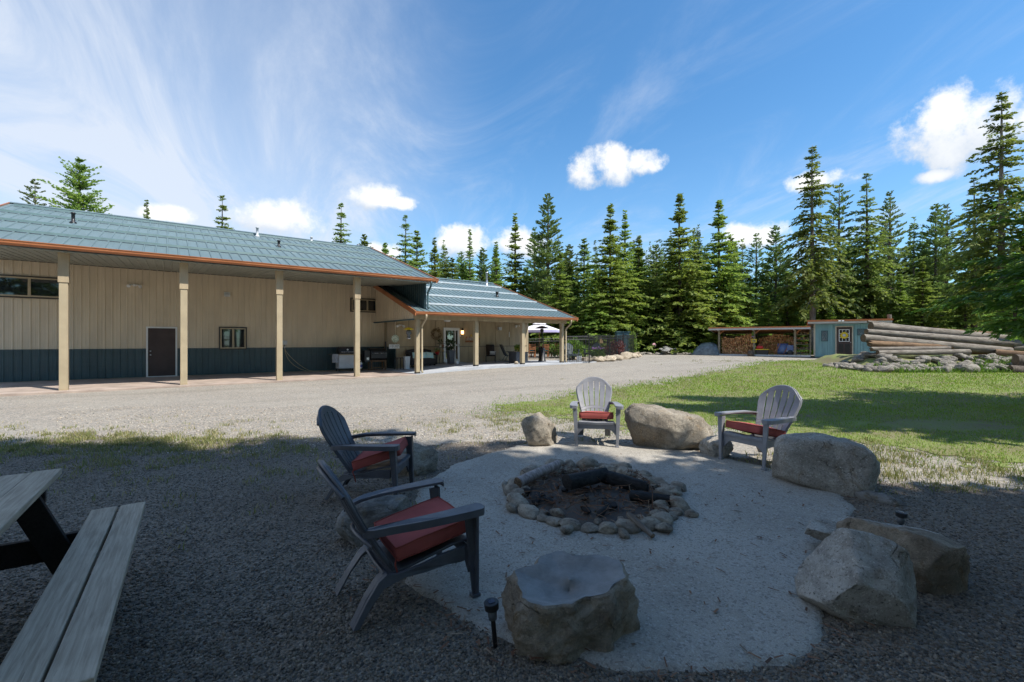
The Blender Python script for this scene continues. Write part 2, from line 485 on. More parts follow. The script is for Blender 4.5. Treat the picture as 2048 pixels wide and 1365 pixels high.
simple('umbrella_white', (0.74, 0.72, 0.74), 0.8, 0.04, 2.0)
simple('umbrella_lilac', (0.42, 0.38, 0.58), 0.8, 0.04, 2.0)
simple('chair_teal', (0.040, 0.058, 0.066), 0.6, 0.1, 5.0)
simple('cushion_teal', (0.05, 0.30, 0.38), 0.9, 0.1, 6.0)
simple('flower_orange', (0.75, 0.16, 0.02), 0.7, 0.2, 30.0)
simple('pink', (0.66, 0.34, 0.38), 0.6, 0.1, 20.0)
simple('hose_tan', (0.36, 0.31, 0.19), 0.6, 0.06, 10.0)
simple('ceramic', (0.62, 0.66, 0.56), 0.4, 0.2, 14.0, c2=(0.24, 0.30, 0.20))
simple('sign_wood', (0.34, 0.13, 0.055), 0.8, 0.2, 8.0)
simple('bird_wood', (0.48, 0.32, 0.16), 0.8, 0.1, 8.0)
m_glass('window_glass')
m_glass('door_glass', (0.02, 0.022, 0.025), 0.015, 2.6)
m_glass('lamp_glass', (0.10, 0.11, 0.12), 0.05, 1.5)
simple('mud', (0.36, 0.33, 0.28), 0.7, 0.1, 20.0)
m_emit('warm_bulb', (1.0, 0.55, 0.2), 4.0)

# ------------------------------------------------------------------ mesh helpers
class MB:
    """collects boxes, tubes, prisms... and links them as ONE mesh object"""
    def __init__(self):
        self.v, self.f = [], []

    def add(self, vs, fs):
        n = len(self.v)
        self.v += [tuple(p) for p in vs]
        self.f += [tuple(i + n for i in f) for f in fs]
        return self

    def box(self, c, s, rz=0.0, rx=0.0, ry=0.0):
        x, y, z = (k / 2 for k in s)
        M = Euler((rx, ry, rz)).to_matrix()
        vs = [M @ Vector(p) + Vector(c) for p in
              ((-x, -y, -z), (x, -y, -z), (x, y, -z), (-x, y, -z), (-x, -y, z), (x, -y, z), (x, y, z), (-x, y, z))]
        return self.add(vs, [(0, 3, 2, 1), (4, 5, 6, 7), (0, 1, 5, 4), (1, 2, 6, 5), (2, 3, 7, 6), (3, 0, 4, 7)])

    def span(self, a, b):
        c = [(p + q) / 2 for p, q in zip(a, b)]
        s = [abs(q - p) for p, q in zip(a, b)]
        return self.box(c, s)

    def tube(self, pts, r, n=8, caps=True):
        pts = [Vector(p) for p in pts]
        rs = r if isinstance(r, (list, tuple)) else [r] * len(pts)
        vs, fs = [], []
        up = Vector((0, 0, 1))
        prev = None
        for i, p in enumerate(pts):
            t = (pts[min(i + 1, len(pts) - 1)] - pts[max(i - 1, 0)]).normalized()
            if prev is None:
                a = t.cross(up if abs(t.z) < 0.95 else Vector((1, 0, 0))).normalized()
            else:
                a = (prev - t * prev.dot(t)).normalized()
            prev = a
            b = t.cross(a)
            for k in range(n):
                q = 2 * math.pi * k / n
                vs.append(p + (a * math.cos(q) + b * math.sin(q)) * rs[i])
        for i in range(len(pts) - 1):
            for k in range(n):
                fs.append((i * n + k, i * n + (k + 1) % n, (i + 1) * n + (k + 1) % n, (i + 1) * n + k))
        if caps:
            fs.append(tuple(range(n - 1, -1, -1)))
            fs.append(tuple((len(pts) - 1) * n + k for k in range(n)))
        return self.add(vs, fs)

    def lathe(self, prof, c=(0, 0, 0), n=16):
        vs, fs = [], []
        for r, z in prof:
            for k in range(n):
                q = 2 * math.pi * k / n
                vs.append((c[0] + r * math.cos(q), c[1] + r * math.sin(q), c[2] + z))
        for i in range(len(prof) - 1):
            for k in range(n):
                fs.append((i * n + k, i * n + (k + 1) % n, (i + 1) * n + (k + 1) % n, (i + 1) * n + k))
        fs.append(tuple(range(n - 1, -1, -1)))
        fs.append(tuple((len(prof) - 1) * n + k for k in range(n)))
        return self.add(vs, fs)

    def prism(self, poly, axis, a, b):
        """poly in the two other axes, extruded along axis from a to b"""
        n = len(poly)
        def P(p, w):
            if axis == 0: return (w, p[0], p[1])
            if axis == 1: return (p[0], w, p[1])
            return (p[0], p[1], w)
        vs = [P(p, a) for p in poly] + [P(p, b) for p in poly]
        fs = [tuple(range(n - 1, -1, -1)), tuple(range(n, 2 * n))]
        fs += [(k, (k + 1) % n, n + (k + 1) % n, n + k) for k in range(n)]
        return self.add(vs, fs)

    def grid(self, P, nu, nv, closed_u=False):
        """sheet from a function P(i, j)"""
        vs = [P(i, j) for j in range(nv) for i in range(nu)]
        fs = []
        for j in range(nv - 1):
            for i in range(nu if closed_u else nu - 1):
                a, b = j * nu + i, j * nu + (i + 1) % nu
                fs.append((a, b, b + nu, a + nu))
        return self.add(vs, fs)

    def mesh(self, name, mat, smooth=False):
        me = bpy.data.meshes.new(name)
        me.from_pydata(self.v, [], self.f)
        bm = bmesh.new()
        bm.from_mesh(me)
        bmesh.ops.recalc_face_normals(bm, faces=bm.faces)
        bm.to_mesh(me)
        bm.free()
        me.materials.append(MATS[mat])
        if smooth:
            me.polygons.foreach_set('use_smooth', [True] * len(me.polygons))
        return me

    def build(self, name, mat, parent=None, smooth=False, bevel=0.0, off=None, segs=2):
        if off:
            self.v = [(p[0] - off[0], p[1] - off[1], p[2] - off[2]) for p in self.v]
        o = bpy.data.objects.new(name, self.mesh(name, mat, smooth))
        COL.objects.link(o)
        o.parent = parent
        if bevel:
            m = o.modifiers.new('bevel', 'BEVEL')
            m.width = bevel
            m.segments = segs
            m.limit_method = 'ANGLE'
            m.angle_limit = R(35)
        return o


def share(name, mesh, parent, loc, rot=(0, 0, 0), scl=(1, 1, 1)):
    o = bpy.data.objects.new(name, mesh)
    COL.objects.link(o)
    o.parent = parent
    o.location, o.rotation_euler, o.scale = loc, rot, scl
    return o


def thing(name, label, cat, loc=(0, 0, 0), rz=0.0, group=None):
    o = bpy.data.objects.new(name, None)
    o.empty_display_size = 0.2
    COL.objects.link(o)
    o.location = loc
    o.rotation_euler = (0, 0, rz)
    return tag(o, label, cat, group)


def tag(o, label, cat, group=None):
    o['label'] = label
    o['category'] = cat
    if group:
        o['group'] = group
    return o


def struct(o):
    o['kind'] = 'structure'
    return o


def stuff(o):
    o['kind'] = 'stuff'
    return o


def np_mesh(name, verts, faces, mat, smooth=False):
    """fast mesh from arrays; faces is an (n, k) array"""
    me = bpy.data.meshes.new(name)
    verts = np.asarray(verts, np.float32)
    faces = np.asarray(faces, np.int32)
    n, k = faces.shape
    me.vertices.add(len(verts))
    me.vertices.foreach_set('co', verts.ravel())
    me.loops.add(n * k)
    me.loops.foreach_set('vertex_index', faces.ravel())
    me.polygons.add(n)
    me.polygons.foreach_set('loop_start', np.arange(0, n * k, k, dtype=np.int32))
    if smooth:
        me.polygons.foreach_set('use_smooth', np.ones(n, bool))
    me.update(calc_edges=True)
    me.validate()
    me.materials.append(MATS[mat])
    return me


def np_obj(name, verts, faces, mat, parent=None, smooth=False):
    o = bpy.data.objects.new(name, np_mesh(name, verts, faces, mat, smooth))
    COL.objects.link(o)
    o.parent = parent
    return o


# ------------------------------------------------------------------ terrain
def sst(a, b, x):
    t = np.clip((np.asarray(x, float) - a) / (b - a), 0, 1)
    return t * t * (3 - 2 * t)


RY = [-60, 8, 14, 20, 23, 26, 30, 33, 40, 60, 90, 160, 400]
RZ = [0, 0, .03, .10, .22, .28, .38, .48, .58, .8, 2.2, 6.5, 7.0]


def ground_z(x, y):
    x, y = np.asarray(x, float), np.asarray(y, float)
    ramp = np.interp(y, RY, RZ)
    m = sst(-6.5, -2.0, x)
    m = np.maximum(m, sst(36, 46, y))
    z = m * ramp + (1 - m) * np.minimum(ramp, 0.04)
    z = z + 0.22 * sst(6, 15, x) * sst(12, 20, y) * (1 - sst(23, 32, y))
    return z


def gz(x, y):
    return float(ground_z(x, y))


def in_poly(px, py, poly):
    px, py = np.asarray(px), np.asarray(py)
    inside = np.zeros(px.shape, bool)
    n = len(poly)
    for i in range(n):
        x1, y1 = poly[i]
        x2, y2 = poly[(i + 1) % n]
        c = ((y1 > py) != (y2 > py)) & (px < (x2 - x1) * (py - y1) / (y2 - y1 + 1e-12) + x1)
        inside ^= c
    return inside


def poly_dist(px, py, poly):
    """signed distance, positive inside"""
    px, py = np.asarray(px, float), np.asarray(py, float)
    d = np.full(px.shape, 1e9)
    n = len(poly)
    for i in range(n):
        x1, y1 = poly[i]
        x2, y2 = poly[(i + 1) % n]
        dx, dy = x2 - x1, y2 - y1
        t = np.clip(((px - x1) * dx + (py - y1) * dy) / (dx * dx + dy * dy), 0, 1)
        d = np.minimum(d, np.hypot(px - x1 - t * dx, py - y1 - t * dy))
    return np.where(in_poly(px, py, poly), d, -d)


def wavy(x, y, s=1.0, seed=0.0):
    """cheap smooth noise in about -1..1"""
    x, y = x * s + seed, y * s - seed * 1.7
    return (np.sin(x * 1.7 + np.sin(y * 2.3) * 1.3) + np.sin(y * 2.1 + np.sin(x * 1.3 + 1.0) * 1.7)
            + 0.6 * np.sin(x * 5.1 + y * 3.7 + np.sin(y * 4.0)) + 0.5 * np.sin(y * 7.3 - x * 4.1)) / 3.1


rng = np.random.default_rng(11)


def sheet(name, xs, ys, mat, lift=0.0, keep=None, relief=0.0):
    gx, gy = np.meshgrid(xs, ys)
    z = ground_z(gx, gy) + lift
    if relief:
        z = z + relief * wavy(gx, gy, 2.0, 3.0)
    nx, ny = len(xs), len(ys)
    v = np.stack([gx, gy, z], -1).reshape(-1, 3)
    i, j = np.meshgrid(np.arange(nx - 1), np.arange(ny - 1))
    a = (j * nx + i).ravel()
    f = np.stack([a, a + 1, a + nx + 1, a + nx], -1)
    if keep is not None:
        c = v[f].mean(1)
        f = f[keep(c[:, 0], c[:, 1])]
        used = np.unique(f)
        mp = np.zeros(len(v), int)
        mp[used] = np.arange(len(used))
        v, f = v[used], mp[f]
    return struct(np_obj(name, v, f, mat, smooth=True))


def axis(*segs):
    out = [segs[0][0]]
    for a, b, n in segs:
        out += list(np.linspace(a, b, n + 1)[1:])
    return np.array(out)


PAD = [(-.18, 6.55), (.25, 7.05), (.9, 7.2), (1.7, 7.1), (2.6, 6.6), (3.2, 5.75), (3.45, 5.0), (3.25, 4.3), (2.75, 3.75),
       (2.2, 3.35), (1.95, 2.9), (1.75, 2.6), (1.68, 2.42), (1.52, 2.32), (1.15, 2.2), (.72, 2.2), (.4, 2.25), (.05, 2.4), (-.1, 2.45),
       (-.24, 2.62), (-.47, 2.82), (-.63, 2.87), (-.72, 3.1), (-.78, 3.5), (-.9, 4.0), (-.98, 4.7), (-.95, 5.2), (-.75, 5.8), (-.5, 6.2)]
LAWN = [(-1.0, 10.0), (-.3, 12.0), (1.3, 13.6), (3.5, 15.6), (5.6, 17.6), (8.2, 20.5), (13.7, 25.2), (17.4, 27.0), (22, 27.5), (40, 26),
        (60, 20), (60, -4), (14, 3.6), (8, 4.9), (6.0, 5.4), (5.3, 5.8), (5.05, 6.5), (4.8, 7.2), (3.5, 7.7), (1.95, 7.9), (1.0, 8.6), (.2, 9.5)]


def build_ground():
    xs = axis((-400, -60, 8), (-60, -14, 12), (-14, 14, 56), (14, 60, 24), (60, 400, 8))
    ys = axis((-80, 0, 8), (0, 12, 30), (12, 50, 76), (50, 160, 22), (160, 900, 8))
    sheet('ground', xs, ys, 'gravel', 0.0, relief=0.006)
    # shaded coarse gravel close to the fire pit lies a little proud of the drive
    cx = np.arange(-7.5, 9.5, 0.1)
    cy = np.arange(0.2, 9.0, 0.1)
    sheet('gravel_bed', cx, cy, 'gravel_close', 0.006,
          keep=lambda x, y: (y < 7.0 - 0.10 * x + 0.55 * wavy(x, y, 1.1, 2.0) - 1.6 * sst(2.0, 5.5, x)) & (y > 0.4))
    fx = axis((-120, -20, 20), (-20, 60, 60), (60, 200, 14))
    fy = axis((35.5, 60, 24), (60, 200, 14))
    sheet('forest_floor', fx, fy, 'forest_soil', 0.02,
          keep=lambda x, y: (y > 37.2 + 0.8 * wavy(x, y, 0.5) - 1.5 * sst(10, 26, x)))
    lx, ly = np.arange(-1.6, 40, 0.12), np.arange(2.0, 29, 0.12)
    sheet('lawn', lx, ly, 'lawn_soil', 0.010,
          keep=lambda x, y: poly_dist(x, y, LAWN) + 0.55 * wavy(x, y, 1.6, 5.0) + 0.35 * wavy(x, y, 7.0, 2.0) > 0.62)
    # crushed-stone pad: rings out to a slightly ragged edge
    n = 420
    cx, cy = 1.0, 4.7
    ang = np.linspace(0, 2 * np.pi, n, endpoint=False)
    rad = np.zeros(n)
    for k, a in enumerate(ang):
        t = np.linspace(.3, 4.5, 700)
        ins = in_poly(cx + t * np.cos(a), cy + t * np.sin(a), PAD)
        rad[k] = t[np.nonzero(ins)[0].max()]
    ker = np.hanning(15)
    ker /= ker.sum()
    rad = np.convolve(np.concatenate([rad[-20:], rad, rad[:20]]), ker, 'same')[20:-20]
    ex, ey = cx + rad * np.cos(ang), cy + rad * np.sin(ang)
    rad = rad + .035 * wavy(ex, ey, 3.0, 1.0) + .018 * wavy(ex, ey, 14.0, 4.0) + np.random.default_rng(2).normal(0, .006, n)
    fr = np.concatenate([np.linspace(0, .98, 40), [1.0, 1.012]])
    lift = np.concatenate([np.full(40, .024), [.018, -.01]])
    X = cx + fr[:, None] * (rad * np.cos(ang))[None]
    Y = cy + fr[:, None] * (rad * np.sin(ang))[None]
    Z = ground_z(X, Y) + lift[:, None] + .005 * wavy(X, Y, 2.2, 3.0) + .0015 * wavy(X, Y, 19.0, 8.0)
    v = np.stack([X, Y, Z], -1).reshape(-1, 3)
    i, j = np.meshgrid(np.arange(n), np.arange(len(fr) - 1))
    f = np.stack([j * n + i, j * n + (i + 1) % n, (j + 1) * n + (i + 1) % n, (j + 1) * n + i], -1).reshape(-1, 4)
    struct(np_obj('fire_pit_pad', v, f, 'crushed_stone', smooth=True))


build_ground()


def scatter_tris(n, pts, length, width, lean, mat, name, rnd, curl=True):
    """n upright blades (two triangles each) at pts (n,3)"""
    a = rnd.uniform(0, 2 * np.pi, n)
    L = length * rnd.uniform(0.5, 1.3, n)
    W = width * rnd.uniform(0.6, 1.3, n)
    la = rnd.uniform(0, 2 * np.pi, n)
    le = lean * rnd.uniform(0.2, 1.2, n)
    side = np.stack([np.cos(a), np.sin(a), np.zeros(n)], -1) * W[:, None] * 0.5
    ld = np.stack([np.cos(la), np.sin(la), np.zeros(n)], -1)
    up = np.array([0, 0, 1.0])
    mid = pts + up * (L * 0.55)[:, None] + ld * (L * le * 0.3)[:, None]
    tip = pts + up * (L * np.clip(1 - le * 0.35, 0.3, 1))[:, None] + ld * (L * le)[:, None]
    v = np.stack([pts - side, pts + side, mid + side * 0.7, mid - side * 0.7, tip], 1).reshape(-1, 3)
    b = np.arange(n) * 5
    tri = np.concatenate([np.stack([b, b + 1, b + 2], -1), np.stack([b, b + 2, b + 3], -1), np.stack([b + 3, b + 2, b + 4], -1)])
    return np_obj(name, v, tri, mat)


def build_grass():
    r = np.random.default_rng(5)
    # more blades close by, where they show
    pts = []
    for (x0, x1, y0, y1, n, a0, a1, b0, b1) in ((-1.5, 13, 4.2, 12, 150000, 0, .1, 9, 12), (-.5, 22, 9, 20, 130000, 9, 11, 14.5, 20), (4, 34, 14, 28, 80000, 14, 19.5, 90, 91)):
        x, y = r.uniform(x0, x1, n), r.uniform(y0, y1, n)
        fade = sst(a0, a1, y) * (1 - sst(b0, b1, y))
        d = poly_dist(x, y, LAWN) + 0.55 * wavy(x, y, 1.6, 5.0)
        thin = 0.52 + 0.48 * wavy(x, y, 0.9, 9.0)
        bare = np.hypot((x - 8.1) / 1.4, (y - 8.6) / 0.5) < 1 + 0.4 * wavy(x, y, 3.0)
        k = (r.uniform(0, 1, n) < fade) & (r.uniform(0, 1, n) < np.clip(d * 0.8 + 0.30, 0, 1) * np.clip(0.5 + thin * 0.8, 0.3, 1)) & ~(bare & (r.uniform(0, 1, n) < 0.9)) & (np.abs(x) < 1.35 * y + 1)
        pts.append(np.stack([x[k], y[k], ground_z(x[k], y[k]) + 0.005], -1))
    p = np.concatenate(pts)
    far = np.clip(p[:, 1] / 11, 0.8, 1.8)
    k = r.uniform(0, 1, len(p)) < 0.72
    o = scatter_tris(k.sum(), p[k], 0.052 * far[k], 0.009 * far[k], 0.7, 'grass', 'lawn_grass', r)
    stuff(tag(o, 'sunlit short green lawn grass beside the gravel drive', 'grass'))
    o = scatter_tris((~k).sum(), p[~k], 0.045 * far[~k], 0.008 * far[~k], 0.9, 'grass_dry', 'lawn_dry_grass', r)
    stuff(tag(o, 'dry yellowish blades mixed through the lawn', 'grass'))
    # thin tufts coming up through the gravel
    tuft = []
    def patch(cx, cy, sx, sy, n, per):
        for _ in range(n):
            x, y = r.normal(cx, sx), r.normal(cy, sy)
            m = int(per * r.uniform(0.4, 1.6))
            if in_poly(np.array([x]), np.array([y]), PAD)[0] or y < 1.2:
                continue
            q = np.stack([r.normal(x, 0.07, m), r.normal(y, 0.06, m)], -1)
            tuft.append(q)
    patch(-6.4, 7.1, 1.7, .5, 330, 34)
    patch(-4.6, 6.4, 1.9, .8, 200, 18)
    patch(-.6, 8.6, 1.1, .9, 45, 16)
    patch(0.3, 9.0, .8, .8, 60, 24)
    patch(-3.4, 8.4, 2.0, .5, 26, 12)
    patch(4.9, 6.3, .9, .6, 170, 20)
    patch(6.3, 5.2, 1.2, .35, 150, 20)
    patch(.5, 7.6, .7, .4, 14, 14)
    patch(-3.2, 4.6, 1.3, .9, 22, 9)
    patch(4.5, 13.8, 2.0, 1.8, 40, 18)
    patch(14.0, 27.0, 3.5, 1.0, 40, 20)
    patch(-8.0, 9.0, 3.0, .8, 14, 10)
    q = np.concatenate(tuft)
    p = np.stack([q[:, 0], q[:, 1], ground_z(q[:, 0], q[:, 1])], -1)
    o = scatter_tris(len(p), p, 0.07, 0.009, 0.8, 'grass_dry', 'gravel_tufts', r)
    stuff(tag(o, 'thin tufts of grass growing through the gravel', 'grass'))


build_grass()


def build_pebbles():
    r = np.random.default_rng(21)
    # a small rounded pebble: squashed, uneven octasphere
    bm = bmesh.new()
    bmesh.ops.create_cube(bm, size=1.35)
    base = np.array([v.co[:] for v in bm.verts])
    fc = np.array([[v.index for v in f.verts] for f in bm.faces])
    base[base[:, 2] > 0, :2] *= 0.72
    bm.free()
    def make(name, x, y, size, mat, label, lift):
        n = len(x)
        nv = len(base)
        s = size * r.uniform(0.55, 1.5, (n, 1, 1)) * r.uniform(0.6, 1.3, (n, 1, 3))
        s[:, :, 2] *= 0.6
        v = base[None] * (1 + r.uniform(-0.30, 0.30, (n, nv, 3))) * s
        a = r.uniform(0, 2 * np.pi, n)
        t = r.normal(0, 0.3, n)
        ca, sa, ct, st = np.cos(a), np.sin(a), np.cos(t), np.sin(t)
        X, Y, Z = v[..., 0], v[..., 1], v[..., 2]
        Y, Z = Y * ct[:, None] - Z * st[:, None], Y * st[:, None] + Z * ct[:, None]
        X, Y = X * ca[:, None] - Y * sa[:, None], X * sa[:, None] + Y * ca[:, None]
        X, Y, Z = X + x[:, None], Y + y[:, None], Z + (ground_z(x, y) + lift)[:, None]
        V = np.stack([X, Y, Z], -1).reshape(-1, 3)
        F = (fc[None] + (np.arange(n) * nv)[:, None, None]).reshape(-1, 4)
        stuff(tag(np_obj(name, V, F, mat, smooth=False), label, 'gravel'))
    n = 230000
    y = 1.2 + 6.0 * r.power(1.0, n) ** 1.9
    x = r.uniform(-1.2, 1.2, n) * (y + 0.35)
    edge = poly_dist(x, y, PAD) + 0.05 * wavy(x, y, 3.0, 1.0)
    k = (edge < -0.02) | (r.uniform(0, 1, n) < 0.010 + 0.25 * (edge < 0.10))
    k &= y < 7.0 - 0.10 * x + 0.55 * wavy(x, y, 1.1, 2.0) - 1.6 * sst(2.0, 5.5, x)
    x, y, e = x[k][:85000], y[k][:85000], edge[k][:85000]
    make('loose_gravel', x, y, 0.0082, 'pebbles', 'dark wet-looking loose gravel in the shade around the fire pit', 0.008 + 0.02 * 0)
    n = 9000
    y = r.uniform(6.4, 11.0, n)
    x = r.uniform(-1.0, 0.42, n) * y
    k = poly_dist(x, y, PAD) < 0
    make('drive_gravel', x[k], y[k], 0.013, 'pebbles_pale', 'pale loose stones lying on the sunlit gravel drive', 0.004)
    n = 2600
    x, y = r.normal(1.0, 1.7, n), r.normal(4.4, 1.6, n)
    k = poly_dist(x, y, PAD) > 0.02
    make('pad_grit', x[k], y[k], 0.0045, 'pebbles_pale', 'small loose grit lying on the fire pit pad', 0.026)
    # needles, bark and twigs blown over the pad
    n = 600
    x, y = r.normal(1.1, 1.9, n), r.normal(4.4, 1.6, n)
    k = (y > 1.7) & (y < 7.3)
    m = 42000
    ex, ey = r.uniform(-1.6, 4.2, m), r.uniform(1.7, 7.4, m)
    q = np.abs(poly_dist(ex, ey, PAD) + .10) < np.abs(r.normal(0, .10, m))
    q &= (r.uniform(0, 1, m) < .3) & (ey < 4.6)
    x, y = np.concatenate([x[k], ex[q]]), np.concatenate([y[k], ey[q]])
    n = len(x)
    a = r.uniform(0, 2 * np.pi, n)
    L, W = r.uniform(0.008, 0.035, n), r.uniform(0.002, 0.007, n)
    dx, dy = np.cos(a), np.sin(a)
    z = ground_z(x, y) + 0.034
    q = []
    for s, t, h in ((-1, -1, 0), (1, -1, .004), (1, 1, .002), (-1, 1, 0)):
        q.append(np.stack([x + dx * L * s - dy * W * t, y + dy * L * s + dx * W * t, z + h], -1))
    V = np.stack(q, 1).reshape(-1, 3)
    F = (np.arange(n)[:, None] * 4 + np.arange(4)[None])
    stuff(tag(np_obj('bark_litter', V, F, 'litter'), 'scattered bark chips and dry needles on the fire pit pad', 'litter'))


build_pebbles()

# ------------------------------------------------------------------ shop building and porch house
BA = math.atan2(0.601, 0.799)                   # direction of the facade
CB, SB = math.cos(BA), math.sin(BA)


def uv(u, v, z=0.0):
    return Vector((CB * u - SB * v, SB * u + CB * v, z))


WALL_V, POST_V, EAVE_V, RIDGE_V = 24.2, 19.33, 18.72, 27.3
EAVE_Z, RIDGE_Z = 4.42, 7.26
SLOPE = (RIDGE_Z - EAVE_Z) / (RIDGE_V - EAVE_V)
RU0, RU1 = -5.2, 9.74
AEAVE_Z, ARIDGE_Z = 2.90, 5.78
ASLOPE = (ARIDGE_Z - AEAVE_Z) / (RIDGE_V - EAVE_V)
AU0, AU1 = 8.74, 18.75
AWALL_V = 23.0
SLAB, ASLAB = 0.10, 0.36


def build_slabs():
    mb = MB().span((-7.0, 18.98, -0.3), (8.9, WALL_V, SLAB))
    o = struct(mb.build('porch_slab', 'slab_brown', bevel=0.012))
    o.rotation_euler.z = BA
    us = [8.9, 9.6, 10.3, 11.0, 11.7, 12.2, 15, 18.9, 20.6]
    zs = [SLAB, .13, .19, .25, .31, .34, .345, .355, .36]
    m = MB()
    n = len(us)
    vf = [19.0, 18.98, 18.95, 18.92, 18.9, 18.9, 18.9, 18.9, 18.9]
    vs = [(u, f, z) for u, z, f in zip(us, zs, vf)] + [(u, 25.6, z) for u, z in zip(us, zs)]
    vs += [(u, f, -0.3) for u, f in zip(us, vf)] + [(u, 25.6, -0.3) for u in us]
    fs = []
    for i in range(n - 1):
        fs.append((i, i + 1, n + i + 1, n + i))
        fs.append((2 * n + i, i, i + 1, 2 * n + i + 1)[::-1])
        fs.append((n + i, n + i + 1, 3 * n + i + 1, 3 * n + i))
    fs.append((n - 1, 3 * n - 1, 4 * n - 1, 2 * n - 1))
    fs.append((0, n, 3 * n, 2 * n))
    m.add(vs, fs)
    o = struct(m.build('porch_walk', 'slab_grey'))
    o.rotation_euler.z = BA


build_slabs()


def ribbed(w, h, pitch=0.2286, depth=0.02, thick=0.006):
    """metal sheet standing in x-z, ribs towards -y"""
    prof = [(0.0, 0.0)]
    n = int(round(w / pitch))
    for k in range(n):
        c = (k + 0.5) * w / n
        prof += [(c - .028, 0), (c - .012, -depth), (c + .012, -depth), (c + .028, 0)]
        if k < n - 1:
            e = (k + 1) * w / n
            prof += [(e - .012, 0), (e, -depth * .22), (e + .012, 0)]
    prof.append((w, 0.0))
    m = MB()
    k = len(prof)
    vs = [(x, y, 0) for x, y in prof] + [(x, y, h) for x, y in prof]
    vs += [(0, thick, 0), (w, thick, 0), (w, thick, h), (0, thick, h)]
    fs = [(i, i + 1, k + i + 1, k + i) for i in range(k - 1)]
    fs += [(2 * k, 2 * k + 3, 2 * k + 2, 2 * k + 1), (0, k, 2 * k + 3, 2 * k), (k - 1, 2 * k + 1, 2 * k + 2, 2 * k - 1)]
    m.add(vs, fs)
    return m


def roof_sheet(w, length, pitch=0.305, h=0.03):
    """metal roof sheet in x-y (y up the slope), standing ribs on +z"""
    n = max(1, int(round(w / pitch)))
    prof = [(0, 0)]
    for k in range(n):
        c = (k + .5) * w / n
        prof += [(c - .03, 0), (c - .014, h), (c + .014, h), (c + .03, 0)]
    prof.append((w, 0))
    k = len(prof)
    m = MB()
    vs = [(x, 0, z) for x, z in prof] + [(x, length, z) for x, z in prof] + [(0, 0, -.012), (w, 0, -.012), (w, length, -.012), (0, length, -.012)]
    fs = [(i, i + 1, k + i + 1, k + i) for i in range(k - 1)]
    fs += [(2 * k, 2 * k + 3, 2 * k + 2, 2 * k + 1), tuple([2 * k] + [2 * k + 1] + list(range(k - 1, -1, -1)))]
    m.add(vs, fs)
    return m


def window(parent, u0, u1, z0, z1, v, off, sashes=2, frame='tan_trim', surround=True):
    """sliding window proud of a wall facing -v"""
    w = MB()
    fw = 0.055
    w.span((u0, v - .07, z0), (u1, v - .005, z0 + fw)).span((u0, v - .07, z1 - fw), (u1, v - .005, z1))
    w.span((u0, v - .068, z0 + fw), (u0 + fw, v - .005, z1 - fw)).span((u1 - fw, v - .068, z0 + fw), (u1, v - .005, z1 - fw))
    for k in range(1, sashes):
        c = u0 + (u1 - u0) * k / sashes
        w.span((c - .04, v - .066, z0 + fw), (c + .04, v - .005, z1 - fw))
    o = w.build('window', frame, parent, off=off)
    if surround:
        t = MB()
        a = 0.05
        t.span((u0 - a, v - .05, z1), (u1 + a, v - .004, z1 + a)).span((u0 - a, v - .05, z0 - a), (u1 + a, v - .004, z0))
        t.span((u0 - a, v - .05, z0), (u0, v - .004, z1)).span((u1, v - .05, z0), (u1 + a, v - .004, z1))
        t.build('window_trim', 'dark_trim', o, off=off)
    for k in range(sashes):
        a, b = u0 + (u1 - u0) * k / sashes + .045, u0 + (u1 - u0) * (k + 1) / sashes - .045
        MB().span((a, v - .045, z0 + fw), (b, v - .035, z1 - fw)).build('pane', 'window_glass', o, off=off)
    return o


def gutter(parent, u0, u1, v, z, mat, off):
    prof = [(v + .14, z), (v + .14, z - .15), (v + .02, z - .15), (v - .02, z - .09), (v - .02, z - .05), (v - .04, z - .02), (v - .04, z),
            (v - .028, z), (v - .028, z - .02), (v - .008, z - .06), (v - .008, z - .085), (v + .028, z - .138), (v + .128, z - .138), (v + .128, z)]
    return MB().prism(prof, 0, u0, u1).build('gutter', mat, parent, off=off)


def downspout(parent, u, v, z0, z1, mat, off, vw=None):
    m = MB()
    r = .045
    m.tube([(u, v - .05, z1), (u, v - .05, z1 - .10), (u, v - .01, z1 - .22), (u, vw, z1 - .5), (u, vw, z1 - .62), (u, vw, z0 + .12), (u, vw - .06, z0 + .04)], r, 10)
    return m.build('downspout', mat, parent, smooth=True, off=off)


